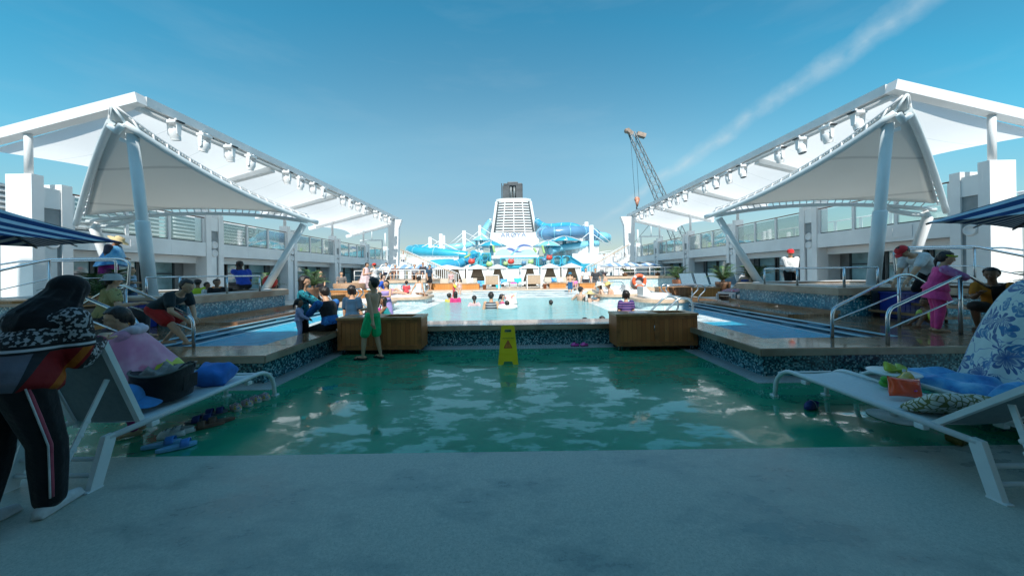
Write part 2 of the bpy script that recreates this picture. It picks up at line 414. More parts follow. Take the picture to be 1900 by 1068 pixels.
WINDOW=paint('window_glass',(.24,.42,.46),.05,.35,.9,spec=1.0,coat=1)  # base colour lightened to carry the bright reflections on the panes
WHITE=paint('white_paint',(.75,.76,.755),.42,.04,1.5,dirt=.06)
WHITE2=paint('white_gloss_paint',(.70,.71,.71),.3,.03,2)
PIPE=paint('pale_blue_white_paint',(.66,.73,.75),.35,.04,2,dirt=.05)
GREYW=paint('grey_white_panel',(.76,.78,.775),.5,.05,1.2,dirt=.08)
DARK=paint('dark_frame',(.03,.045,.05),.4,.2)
BLACKM=paint('black_metal',(.022,.026,.03),.45,.3,6)
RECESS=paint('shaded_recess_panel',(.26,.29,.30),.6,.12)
STEEL=paint('brushed_steel',(.62,.64,.66),.25,.08,12,metal=1)
HANDRAIL=paint('brown_handrail',(.20,.085,.045),.4,.15)
RUBBER=paint('black_rubber',(.02,.02,.022),.6,.2)
LOUNGERF=paint('white_powder_coat',(.66,.72,.72),.35,.03,8)
SLING_SHADED=paint('shaded_mesh_sling',(.17,.23,.24),.7,.08,30,bmp=.2,bscale=300)  # same mesh as the seat, shade on the backrest put into the colour
SLING=paint('white_mesh_sling',(.56,.64,.65),.65,.05,30,bmp=.2,bscale=300)
def membrane_mat(name,c,tr=.3):
    m,N,L,p=newmat(name); setp(p,rough=.5,spec=.3)
    f=noise(N,L,.7,4); col=ramp(N,L,f,[(.3,tuple(x*.93 for x in c)),(.7,c)]); L.new(col,p.inputs['Base Color'])
    t=N.new('ShaderNodeBsdfTranslucent'); t.inputs['Color'].default_value=(*c,1); ms=N.new('ShaderNodeMixShader'); ms.inputs[0].default_value=tr
    L.new(p.outputs[0],ms.inputs[1]); L.new(t.outputs[0],ms.inputs[2]); L.new(ms.outputs[0],N['Material Output'].inputs['Surface']); return m
ROOFSKIN=membrane_mat('white_roof_membrane',(.84,.84,.83),.55)
LEAFSKIN=membrane_mat('tent_membrane',(.74,.74,.71),.42)
def stripe_mat(name,axis,w,c1,c2,duty=.5,rough=.8,rot=None):
    m,N,L,p=newmat(name); setp(p,rough=rough,spec=.25)
    tc=N.new('ShaderNodeTexCoord'); v=tc.outputs['Object']
    if rot: mp=N.new('ShaderNodeMapping'); mp.inputs['Rotation'].default_value=rot; L.new(v,mp.inputs['Vector']); v=mp.outputs[0]
    sp=N.new('ShaderNodeSeparateXYZ'); L.new(v,sp.inputs[0])
    f=mth(N,L,'LESS_THAN',mth(N,L,'FRACT',mth(N,L,'ADD',mth(N,L,'MULTIPLY',sp.outputs[axis],1/w),50)),duty)
    n=noise(N,L,8,4); c=mix(N,L,f,c2,c1); c=mix(N,L,1.0,c,ramp(N,L,n,[(.3,(.8,)*3),(.7,(1,)*3)]),'MULTIPLY')
    L.new(c,p.inputs['Base Color']); return m
def blotch_mat(name,base,cols,scale,thr=.42,rough=.85,detail=True):
    """printed cloth: blotches of several colours on a ground"""
    m,N,L,p=newmat(name); setp(p,rough=rough,spec=.2)
    tc=N.new('ShaderNodeTexCoord'); col=base
    for i,c in enumerate(cols):
        mp=N.new('ShaderNodeMapping'); mp.inputs['Location'].default_value=(3.1*i,1.7*i,.9*i); L.new(tc.outputs['Object'],mp.inputs['Vector'])
        f=noise(N,L,scale*(1+.35*i),3 if detail else 1,.6,vec=mp.outputs[0])
        k=ramp(N,L,f,[(1-thr-.015,(0,0,0)),(1-thr+.015,(1,1,1))]); col=mix(N,L,k,col,c)
    L.new(col,p.inputs['Base Color']); bump(N,L,p,noise(N,L,11,4),.4,.02); return m
SKIN={}
for k,c in dict(light=(.62,.40,.29),tan=(.58,.345,.22),brown=(.26,.135,.08),dark=(.075,.04,.026)).items():
    m,N,L,p=newmat('skin_'+k); setp(p,rough=.5,spec=.35,sss=.08); p.inputs['Subsurface Radius'].default_value=(.02,.008,.004)
    f=noise(N,L,12,5); L.new(ramp(N,L,f,[(.3,tuple(x*.86 for x in c)),(.7,c)]),p.inputs['Base Color']); SKIN[k]=m
def hair_mat():
    m,N,L,p=newmat('black_hair'); setp(p,rough=.42,spec=.5)
    f=noise(N,L,45,4,.7,stretch=(1,1,.25)); L.new(ramp(N,L,f,[(.3,(.006,.005,.005)),(.75,(.03,.022,.018))]),p.inputs['Base Color'])
    bump(N,L,p,f,.9,.012); return m
HAIR=hair_mat()
EYEW=paint('eye_white',(.7,.7,.68),.2,.02); EYED=paint('eye_dark',(.015,.01,.008),.15,.1); LIP=paint('lips',(.30,.10,.08),.45,.1)
LEAFG=paint('palm_leaf',(.055,.125,.035),.45,.5,7); POT=paint('brown_pot',(.19,.10,.055),.55,.2,5); TERRA=paint('terracotta',(.42,.17,.09),.6,.12,5)
# ================================================================ SETTING
def sheet(name,x0,x1,y0,y1,z,m,n=1):
    mb=MB(); mb.sheet(lambda u,v:(x0+(x1-x0)*u,y0+(y1-y0)*v,z),n,n,False)
    return tag(mb.build(name,m,fixn=False),kind='structure')
sheet('sea',-4000,4000,-3000,5000,-24,SEA)
DECKFLOOR=paint('deck_paint',(.50,.52,.51),.5,.1,.8)
sheet('deck_floor',-21,21,-14,130,0,DECKFLOOR)
hull=MB(); hull.b2(-21.2,21.2,-40,135,-24,-.02); tag(hull.build('ship_hull',WHITE),kind='structure')
XW=3.46; XC=3.30; YW=4.48; YC=4.30; YB=6.62; YBC=6.50; YBB=7.23; ZD=.44; ZWAT=.33
sheet('splash_floor',-9,9,2.687,6.7,.008,SPLASH)
sheet('foreground_floor',-9,9,-8,2.687,.012,CONCRETE)
st=MB()
st.b2(-3.46,3.46,6.30,6.64,.004,.016)
for s in(-1,1):
    st.b2(s*3.19,s*3.47,4.22,6.298,.004,.016); st.b2(s*3.472,s*9,4.22,4.5,.004,.016)
tag(st.build('tile_strip',WTILE),kind='structure')
# ---- pool surround
for s,nm in((-1,'left'),(1,'right')):
    t=thing('pool_surround',(s*6,5.5,0),0,'mosaic-faced raised pool edge with wet teak top on the %s side of the green floor'%nm,'pool wall','mosaic pool walls')
    m=MB(); m.prism([(s*9.2,YW),(s*XW,YW),(s*XW,YB),(s*3.70,YB),(s*3.70,YW+.35),(s*9.2,YW+.35)],.0,.335); m.build('mosaic_facing',MOSAIC,t)
    m=MB(); m.b2(s*9.2,s*XC,YC,4.95,.335,.44,.012); m.build('front_coping',TEAKY,t)
    m=MB(); m.b2(s*3.84,s*XC,4.952,YBB,.337,.44,.012); m.build('side_coping',TEAKY,t)
    m=MB(); m.b2(s*9.2,s*XC,YC-.012,YC-.003,.345,.43); m.b2(s*(XC-.012),s*(XC-.003),YC,YBC,.345,.43); m.build('coping_edge',COPING,t)
    # outer deck with the three pale-edged blue steps
    m=MB(); m.b2(s*5.9,s*12.6,4.952,7.08,.30,.44); m.b2(s*5.9,s*7.12,7.08,17.5,.30,.44)
    m.build('teak_deck',TEAKX,t)
    pr=[(5.9,.446),(5.86,.446),(5.86,.40),(5.70,.395)]
    nos=MB(); dk=MB()
    for k in range(3):
        x=5.90-.20*k; z=.445-.052*k
        nos.b2(s*x,s*(x-.045),4.953,17.5,z-.02,z); dk.b2(s*(x-.005),s*(x-.20),4.953,17.5,z-.30,z-.055)
        for y in range(6,17,2): dk.b2(s*(x-.046),s*(x-.12),y+.4*k,y+.35+.4*k,z-.056,z-.03)
    nos.build('step_nosing',paint('step_nosing',(.42,.66,.74),.3,.06),t); dk.build('step_riser',paint('step_riser',(.03,.17,.26),.3,.35,1.2),t)
t=thing('pool_surround',(0,6.7,0),0,'low mosaic wall with wet coping between the two wooden carts','pool wall','mosaic pool walls')
m=MB(); m.b2(-3.45,3.45,YB,7.2,0,.335); m.build('mosaic_facing',MOSAIC,t)
m=MB(); m.b2(-3.298,3.298,YBC,YBB,.335,.442,.012); m.build('coping',TEAKY,t)
m=MB(); m.b2(-3.29,3.29,YBC-.012,YBC-.002,.345,.43); m.build('coping_edge',COPING,t)
# ---- basin, shelves, water
m=MB()
m.b2(-2.8,2.8,7.2,14.6,-.9,-.85); tag(m.build('pool_floor',POOLTILE),kind='structure')
m=MB()
for s in(-1,1): m.b2(s*2.8,s*2.86,7.2,14.6,-.9,.22); m.b2(s*2.861,s*6,7.22,19.7,-.2,.2)
m.b2(-2.8,2.8,14.6,17.6,-.9,.2)
tag(m.build('pool_shelf',SHELFTILE),kind='structure')
m=MB()
for s in(-1,1): m.b2(s*3.7,s*6,4.9,7.21,-.2,-.15)
tag(m.build('channel_floor',paint('channel_tile',(.10,.55,.72),.3,.1)),kind='structure')
def wsheet(name,rects,mt,z=ZWAT):
    m=MB()
    for x0,x1,y0,y1 in rects: m.sheet(lambda u,v:(x0+(x1-x0)*u,y0+(y1-y0)*v,z),1,1,False)
    tag(m.build(name,mt,fixn=False),kind='structure')
wsheet('pool_water',[(-2.85,2.85,7.2,14.7)],WATER)
wsheet('shallow_water',[(-4.9,-2.85,7.23,19.6),(2.85,4.9,7.23,19.6),(-2.85,2.85,14.7,19.8)],FOAMW)
wsheet('channel_water',[(-5.6,-3.8,4.9,7.23),(3.8,5.6,4.9,7.23),(-5.6,-4.9,7.23,19),(4.9,5.6,7.23,19)],CHWATER)
# far end: steps and stage platform
t=thing('stage_platform',(0,20,0),0,'pale wooden platform with blue-edged steps at the far end of the pool','platform')
m=MB(); m.b2(-2.5,3.8,19.9,24,.0,.44); m.b2(-9,-2.501,19.98,24,.0,.438); m.b2(3.801,9,20.1,21.4,.0,.438); m.build('deck_top',PALEWOOD,t)
m=MB(); a=MB()
for k,(y,z) in enumerate(((19.55,.40),(19.2,.34))):
    m.b2(-2.4+.0*k,3.7,y-.06,y,z-.03,z); a.b2(-2.4,3.7,y,y+.34,z-.25,z-.035)
    m.b2(-6,-2.5,y+.3,y+.36,z-.03,z); m.b2(3.8,6.3,y+.4,y+.46,z-.03,z)
m.build('step_nosing',paint('white_nosing',(.75,.8,.8),.3,.03),t); a.build('step_riser',paint('far_riser',(.10,.32,.42),.35,.2),t)
# ---- the superstructure over and behind the viewpoint: unseen, its outline shaped to shade the foreground
t=thing('ship_superstructure',(0,-8,0),0,'unseen white forward superstructure shaped to shade the near end of the deck','building')
m=MB(); m.b2(-11,11,-2.195,.75,3.35,3.6); m.build('shading_overhang',WHITE,t)  # unseen overhang added to darken the floor towards the camera
m=MB(); m.b2(-13.3,13.3,-12,-2.2,2.9,10.0); m.b2(-13.3,-5.6,-12,-2.2,10.0,14.2); m.b2(5.6,13.3,-12,-2.2,10.0,14.2); m.build('front_wall',WHITE,t)  # middle kept lower so sun reaches the pool, taller sides shade the tents
m=MB()
for k in range(2): m.b2(-12,12,-2.19,-2.16,4.4+2.6*k,5.9+2.6*k)
m.build('window',WINDOW,t)
m=MB()
for x in(-9,-4.5,4.5,9): m.b2(x-.2,x+.2,-2.6,-2.22,0,2.9)
m.b2(-13.3,13.3,-6,-5.8,0,2.9); m.build('support_column',WHITE,t)
# ================================================================ SIDE DECKHOUSES
BAY=[9.2+5.2*k for k in range(6)]
XF=13.5
def deckhouse(s,label):
    t=thing('deck_house',(s*XF,9.2,0),0,label,'building','two-storey deckhouses along the pool')
    def X(x): return s*x
    for k,y in enumerate(BAY):
        for j,(y0,w,h,dp) in enumerate(((y-.09,.74 if k==0 else .5,4.47,.24),(y+.52,.6 if k==0 else .42,4.32,.24))):
            m=MB(); m.b2(X(XF),X(XF+w),y0,y0+dp,0,h)
            if j==0:
                for z in(1.9,3.2): m.b2(X(XF-.004),X(XF+w+.004),y0-.004,y0+dp+.004,z,z+.012)
            m.build('pillar',WHITE,t)
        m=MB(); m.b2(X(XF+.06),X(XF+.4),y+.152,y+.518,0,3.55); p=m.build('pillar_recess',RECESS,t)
        m=MB(); m.b2(X(XF+.03),X(XF+.4),y+.152,y+.518,3.56,4.15); m.build('pillar_link',GREYW,t)
        for z in(2.93,2.55):
            m=MB(); m.lathe((X(XF+.05),y+.335,z),[(.17,-.05),(.175,.0),(.15,.05),(.13,.055),(.10,.03),(.001,.035)],20,rot=(0,-s*pi/2,0)); m.build('round_lamp',WHITE2,p)
        m=MB(); m.tube([(X(XF+.25),y+.03,4.40),(X(XF+.25),y+.03,5.95)],.08,14); m.build('roof_post',WHITE2,t)
    for k in range(5):
        y0=BAY[k]+.77; y1=BAY[k+1]-.10
        m=MB(); m.b2(X(XF+.02),X(XF+.2),y0,y1,2.40,3.0); 
        for q in range(1,3):
            yy=y0+(y1-y0)*q/3; m.b2(X(XF+.017),X(XF+.021),yy-.006,yy+.006,2.41,2.99)
        m.build('balcony_fascia',GREYW,t)
        m=MB(); m.b2(X(XF+.45),X(XF+.8),y0-.2,y1+.1,2.10,2.398); m.build('soffit_beam',WHITE,t)
        m=MB(); m.b2(X(XF+.201),X(18.5),y0-.3,y1+.3,2.80,2.95); m.build('balcony_floor',GREYW,t)
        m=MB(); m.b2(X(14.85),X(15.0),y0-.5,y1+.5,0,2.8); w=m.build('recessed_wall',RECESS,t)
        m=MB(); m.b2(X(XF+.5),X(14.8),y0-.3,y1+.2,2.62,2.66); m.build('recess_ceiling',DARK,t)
        m=MB(); m.b2(X(XF+.05),X(14.8),y0-.60,y0-.33,0,2.62); m.build('side_wall',GREYW,t)
        nW=3; wd=(y1-y0-.2)/nW
        for q in range(nW):
            a=y0+.15+wd*q; b=a+wd-.12
            f=MB(); f.b2(X(14.74),X(14.84),a,a+.07,.1,2.25); f.b2(X(14.74),X(14.84),b-.07,b,.1,2.25); f.b2(X(14.74),X(14.84),a+.071,b-.071,2.17,2.25); f.b2(X(14.74),X(14.84),a+.071,b-.071,.1,.2); f.b2(X(14.74),X(14.84),a+.071,b-.071,1.62,1.67)
            fo=f.build('window',DARK,t)
            g=MB(); g.b2(X(14.78),X(14.81),a+.072,b-.072,.2,2.17); g.build('pane',WINDOW,fo)
        # railing
        m=MB(); m.tube([(X(XF+.1),y0,4.1),(X(XF+.1),y1,4.1)],.035,8,flat=.7); m.build('handrail',HANDRAIL,t)
        for q in range(4):
            yy=y0+.04+(y1-y0-.08)*q/3
            m=MB(); m.b2(X(XF+.07),X(XF+.15),yy-.05,yy+.05,3.001,4.07); m.build('railing_post',WHITE2,t)
        for q in range(3):
            a=y0+.1+(y1-y0-.08)*q/3; b=y0-.02+(y1-y0-.08)*(q+1)/3
            m=MB(); m.b2(X(XF+.10),X(XF+.115),a,b,3.05,4.02); g=m.build('glass_panel',GLASS,t)
            m=MB(); m.b2(X(XF+.085),X(XF+.13),a,b,3.0015,3.045); m.build('panel_base',DARK,g)
        # outer rail or louvres behind
        if s<0 and k<2:
            m=MB()
            for z in range(9): m.box((X(15.6),(y0+y1)/2,3.05+.17*z),(.05,y1-y0+.5,.075),(0,s*.5,0))
            m.build('louvre_screen',WHITE,t)
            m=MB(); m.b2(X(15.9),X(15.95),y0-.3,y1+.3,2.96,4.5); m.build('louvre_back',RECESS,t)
        else:
            m=MB(); m.tube([(X(17.8),y0-.4,4.05),(X(17.8),y1+.4,4.05)],.04,6); m.tube([(X(17.8),y0-.4,3.35),(X(17.8),y1+.4,3.35)],.025,6)
            for q in range(4): m.b2(X(17.76),X(17.84),y0+1.3*q-.05,y0+1.3*q+.05,2.951,4.02)
            m.build('outer_rail',WHITE2,t)
    # wall boxes and small notices
    m=MB(); m.b2(X(XF+.0),X(XF+.015),10.9,11.9,2.52,2.92); m.b2(X(XF-.012),X(XF-.001),11.45,11.8,2.6,2.85); m.build('access_panel',WHITE2,t)
    # tall far post under the roof end
    m=MB(); m.ext([(X(10.35),29.2,0),(X(11.05),29.2,0),(X(11.15),29.2,5.6),(X(11.2),29.2,6.4),(X(9.9),29.2,6.4),(X(10.2),29.2,5.6)],(0,.4,0)); m.build('far_pillar',WHITE2,t)
    # end wall facing the camera at the far side
    m=MB(); m.b2(X(11.4),X(13.45),36.2,36.4,2.4,3.0); m.b2(X(12),X(18),36.3,36.5,0,2.9)
    m.build('end_balcony',GREYW,t)
    # goal-shaped pipe frame on the upper deck
    m=MB(); m.tube([(X(14.7),31.5,2.95),(X(14.7),31.5,4.8),(X(12.6),31.5,4.8),(X(12.6),31.5,2.95)],.07,8); m.tube([(X(13.6),31.5,4.8),(X(13.6),31.5,6.0)],.04,6); m.build('pipe_frame',WHITE2,t)
    return t
deckhouse(-1,'white two-storey deckhouse with louvred upper level on the left of the pool')
deckhouse(1,'white two-storey deckhouse with open upper rail on the right of the pool')
# ================================================================ LONG ROOFS
XR=10.5; ZR=6.72; SL=.249
def seam_mat(base,name,axis,sp):
    m=base.copy(); m.name=name; N=m.node_tree.nodes; L=m.node_tree.links; p=N['Principled BSDF']
    old=p.inputs['Base Color'].links[0].from_socket
    tc=N.new('ShaderNodeTexCoord'); q=N.new('ShaderNodeSeparateXYZ'); L.new(tc.outputs['Object'],q.inputs[0])
    f=mth(N,L,'LESS_THAN',mth(N,L,'FRACT',mth(N,L,'MULTIPLY',q.outputs[axis],1/sp)),.035/sp)
    L.new(mix(N,L,mth(N,L,'MULTIPLY',f,.75),old,(.33,.35,.35)),p.inputs['Base Color']); return m
ROOFSEAM=seam_mat(ROOFSKIN,'roof_membrane_seams',1,1.35); LEAFSEAM=seam_mat(LEAFSKIN,'tent_membrane_seams',2,.62)
def roof(s,label,XR,ZR):
    t=thing('long_canopy',(s*XR,9.1,ZR),0,label,'canopy','long white roofs over the side decks')
    def zz(x): return ZR-SL*(x-XR)
    m=MB(); m.bar((s*(XR+.12),9.36,ZR-.13),(s*(XR+.12),30.5,ZR-.13),.24,.27)
    for k in range(14): m.b2(s*(XR-.004),s*(XR-.001),9.6+1.5*k,9.66+1.5*k,ZR-.2,ZR-.14)
    m.build('edge_fascia',WHITE2,t)
    m=MB(); m.tube([(s*(XR+.2),9.3,ZR-.34),(s*(XR+.2),30.3,ZR-.34)],.10,12); m.build('light_rail',WHITE2,t)
    for i,y in enumerate(BAY[:4]+[30.4]):
        m=MB()
        if i==0: m.bar((s*(XR+.005),y+.02,zz(XR)-.14),(s*17.2,y+.02,zz(17.2)-.14),.26,.29); m.build('front_fascia',WHITE2,t)
        else: m.bar((s*(XR+.25),y+.2,zz(XR+.25)-.36),(s*15.6,y+.2,zz(15.6)-.36),.26,.24); m.build('cross_beam',WHITE,t)
    ys=[9.36]+[b+.2 for b in BAY[1:4]]+[30.45]
    for a,b in zip(ys,ys[1:]):
        m=MB()
        def P(u,v,a=a,b=b):
            x=XR+.1+(4.5-.55*math.sin(pi*v))*u; y=a+(b-a)*v
            return Vector((s*x,y,zz(x)-.24-.32*math.sin(pi*v)*math.sin(pi*min(1,u*1.0))**1-.10*u))
        m.sheet(P,18,16,True); o=m.build('membrane_panel',ROOFSEAM,t)
    return t
roof(-1,'long white roof carrying a row of lamps on the left side of the pool',10.5,6.72)
roof(1,'long white roof carrying a row of lamps on the right side of the pool',10.88,6.78)
# ---- stage lamps under the inner edge
def lamp():
    t=thing('stage_lamp',(0,0,0),0,'white moving stage lamp hanging under the edge of the left long roof','lamp','stage lamps under the long roofs')
    m=MB(); m.box((0,0,-.05),(.34,.24,.09),bev=.02); m.box((-.10,0,.02),(.06,.10,.08)); m.box((.10,0,.02),(.06,.10,.08)); m.build('base',WHITE2,t,False)
    m=MB(); m.box((.20,0,-.045),(.06,.20,.04)); m.build('connector',BLACKM,t,False)
    for q in(-1,1):
        m=MB(); m.ext([(q*.16,-.07,-.095),(q*.16,.07,-.095),(q*.16,.05,-.40),(q*.16,0,-.45),(q*.16,-.05,-.40)],(-q*.03,0,0))
        m.build('yoke_arm',WHITE2,t,False)
    m=MB(); m.lathe((0,0,0),[(.02,.13),(.09,.12),(.125,.06),(.125,-.14),(.11,-.19),(.115,-.20)],18,rot=(R(14),0,0)); m.xf(Matrix.Translation((0,0,-.36))); h=m.build('head',WHITE2,t,False)
    m=MB(); m.lathe((0,0,0),[(.105,-.195),(.09,-.175),(.001,-.17)],18,rot=(R(14),0,0)); m.xf(Matrix.Translation((0,0,-.36))); m.build('lens',paint('lamp_lens',(.25,.30,.32),.08,.1,5),h,False)
    return t
L0=lamp(); first=True; RND=random.Random(3)
for s in(-1,1):
    for g in range(4):
        for q in range(4):
            y=10.0+5.0*g+q*.98-(.25 if g==3 else 0)
            c=L0 if first else copy_tree(L0); first=False
            c.location=(s*((10.5 if s<0 else 10.88)-.12),y,ZR-.40); c.scale=(1.05,1.05,1.05)
            c.rotation_euler=(0,0,(0 if q%2==0 else pi/2)+(pi if s>0 else 0)+RND.uniform(-.15,.15))
            c['label']='white moving stage lamp hanging under the edge of the %s long roof'%('left' if s<0 else 'right')
# ================================================================ WHIRLPOOLS AND TENTS
ZT=1.06
def tub(s,label):
    t=thing('whirlpool',(s*9.6,8.6,0),0,label,'whirlpool','raised mosaic whirlpools')
    o=[(7.15,7.1),(7.1,10.1),(8.0,11.1),(11.4,11.1),(12.2,10.3),(12.2,7.1)]
    o2=[(7.06,7.0),(7.01,10.14),(7.95,11.2),(11.5,11.2),(12.3,10.4),(12.3,7.0)]
    i=[(7.55,7.5),(7.52,9.95),(8.25,10.7),(11.2,10.7),(11.8,10.1),(11.8,7.5)]
    def ring(out,inn,z0,z1):
        m=MB(); n=len(out)
        a=[[m.b.verts.new((s*x,y,z)) for x,y in pl] for pl,z in((out,z0),(out,z1),(inn,z1),(inn,z0))]
        for k in range(4):
            p,q=a[k],a[(k+1)%4]
            for j in range(n): m._f([p[j],p[(j+1)%n],q[(j+1)%n],q[j]])
        return m
    m=ring(o,i,.0,.90); m.build('mosaic_facing',MOSAIC2,t)
    m=ring(o2,i,.902,ZT); m.build('coping',COPING,t)
    m=MB(); m.poly([(s*x,y,1.0) for x,y in i]); m.build('water',FOAMW,t)
    m=MB(); m.poly([(s*x,y,.55) for x,y in i]); m.build('tub_floor',POOLTILE,t)
    i2=[(x*.985+.12,y*.985+.12) for x,y in i]
    m=ring([(7.45,7.4),(7.42,9.98),(8.2,10.8),(11.25,10.8),(11.9,10.15),(11.9,7.4)],i2,1.061,1.085); m.build('white_rim',WHITE2,t)
    m=MB(); m.b2(s*6.0,s*7.10,7.05,10.4,.441,.50); m.b2(s*6.9,s*7.12,7.02,10.3,.50,.58); m.build('side_step',TEAKX,t)
    return t
tub(-1,'raised mosaic whirlpool under the left tent with several bathers'); tub(1,'raised mosaic whirlpool under the right tent beside the guard in a red cap')
def tent(s,label):
    t=thing('tent_canopy',(s*8.4,7.5,ZT),0,label,'canopy','leaf-shaped tent canopies over the whirlpools')
    V=lambda x,y,z: Vector((s*x,y,z))
    A=V(8.05,6.75,4.72); B=V(6.45,10.75,3.24); C=V(12.45,9.25,3.05)
    AB=arc(A,B,V(7.40,8.55,3.62),18); AC=arc(A+V(.3,.02,.04),C,V(9.75,7.6,4.45),18); BC=arc(V(6.75,10.72,3.27),V(12.2,9.3,3.12),V(9.4,10.2,3.75),18)
    m=MB(); m.tube(AB,.070,14); m.build('pipe',PIPE,t)
    m=MB(); m.tube(AC,.066,14); m.build('pipe',PIPE,t)
    m=MB(); m.tube(BC,.060,12); m.build('pipe',PIPE,t)
    m=MB(); m.tube([A+V(.02,-.03,-.05),A+V(.16,0,-.18),A+V(.32,.02,-.05)],.06,8); m.tube([A+V(.0,.25,-.15),A+V(.12,.3,-.32),A+V(.32,.2,-.25)],.05,8); m.build('bracket',PIPE,t)
    # membrane
    def ev(c,t_):
        x=t_*(len(c)-1); i=min(int(x),len(c)-2); return c[i].lerp(c[i+1],x-i)
    mid=(BC[0]+BC[-1])/2; bow=BC[9]-mid
    apex=A+V(.10,-.12,.32)
    def P(u,v):
        vv=.02+.95*v; l=ev(AB,vv)+V(0,0,.17); r=ev(AC,vv)+V(0,0,.14)
        if vv<.12: k=1-vv/.12; l=l.lerp(apex,k); r=r.lerp(apex,k)
        uu=.035+.93*u; p=l.lerp(r,uu)+bow*(4*uu*(1-uu)*vv**1.6)
        return p+V(0,0,-.22*math.sin(pi*vv)*4*uu*(1-uu))
    m=MB(); m.sheet(P,22,24,True,.008); m.build('membrane',LEAFSEAM,t)
    # thin edge cable and lacing
    m=MB(); e1=[P(0,i/24)+V(-.02,0,.02) for i in range(25)]; e2=[P(1,i/24)+V(.02,0,.02) for i in range(25)]; e3=[P(i/22,1)+V(0,.02,.0) for i in range(23)]
    m.tube(e1,.022,6); m.tube(e2,.022,6); m.tube(e3,.018,6)
    for e,c in((e1,AB),(e2,AC)):
        for i in range(3,74):
            v=i/74; p=e[min(int(v*24),23)].lerp(e[min(int(v*24)+1,24)],v*24-int(v*24)); q=ev(c,.02+.95*v)
            if i%4==0: m.tube([p,q],.020,5)
            w=e[min(int((v+.008)*24),23)]
            m.tube([p+V(0,0,.0),p.lerp(q,.55)+V(0,.05,0)],.016,4)
    for i in range(1,30):
        v=i/30; p=e3[min(int(v*22),21)].lerp(e3[min(int(v*22)+1,22)],v*22-int(v*22)); q=ev(BC,.03+.94*v); m.tube([p,q],.014,4)
    m.build('edge_lacing',WHITE2,t)
    m=MB(); m.tube([apex,A+V(.0,.03,.0)],.025,6); m.tube([apex,A+V(.33,.05,.05)],.02,6); m.build('apex_tie',PIPE,t)
    # masts
    m=MB(); m.tube([V(8.42,7.55,1.0),V(8.12,6.95,4.58)],.098,18); m.tube([V(8.42,7.55,1.0),V(8.27,7.25,2.75),V(8.269,7.248,2.77)],[.122,.122,.10],18); m.build('mast',PIPE,t)
    m=MB(); m.tube([V(8.05,10.5,1.0),V(6.86,10.68,3.18)],[.115,.10],16); m.build('mast',PIPE,t)
    m=MB(); m.tube([V(11.5,9.5,1.0),V(12.0,9.32,2.9),V(11.9,9.35,3.08)],[.13,.11,.10],14); m.build('mast',WHITE2,t)
    m=MB(); m.tube(arc(V(11.95,9.3,3.0),V(11.0,9.65,3.3),V(11.6,9.5,3.0),6),.07,8); m.build('strut',PIPE,t)
    return t
tent(-1,'leaf-shaped tent canopy with slanting masts over the left whirlpool'); tent(1,'leaf-shaped tent canopy with slanting masts over the right whirlpool')
# ================================================================ NEAR OBJECTS
def text_into(mb,txt,size,place,depth=.002,align='CENTER',spacing=1.0):
    """adds lettering (built from the built-in font) to mb; place: Matrix taking text xy to the scene"""
    cu=bpy.data.curves.new('t','FONT'); cu.body=txt; cu.size=size; cu.align_x=align; cu.extrude=depth; cu.space_character=spacing; cu.resolution_u=3
    ob=bpy.data.objects.new('t',cu); COL.objects.link(ob)
    me=bpy.data.meshes.new_from_object(ob.evaluated_get(bpy.context.evaluated_depsgraph_get()))
    me.transform(place)
    n0=len(mb.b.faces); mb.b.from_mesh(me); mb.b.faces.ensure_lookup_table()
    for f in mb.b.faces[n0:]: f.material_index=mb.mi
    bpy.data.objects.remove(ob); bpy.data.curves.remove(cu); bpy.data.meshes.remove(me)
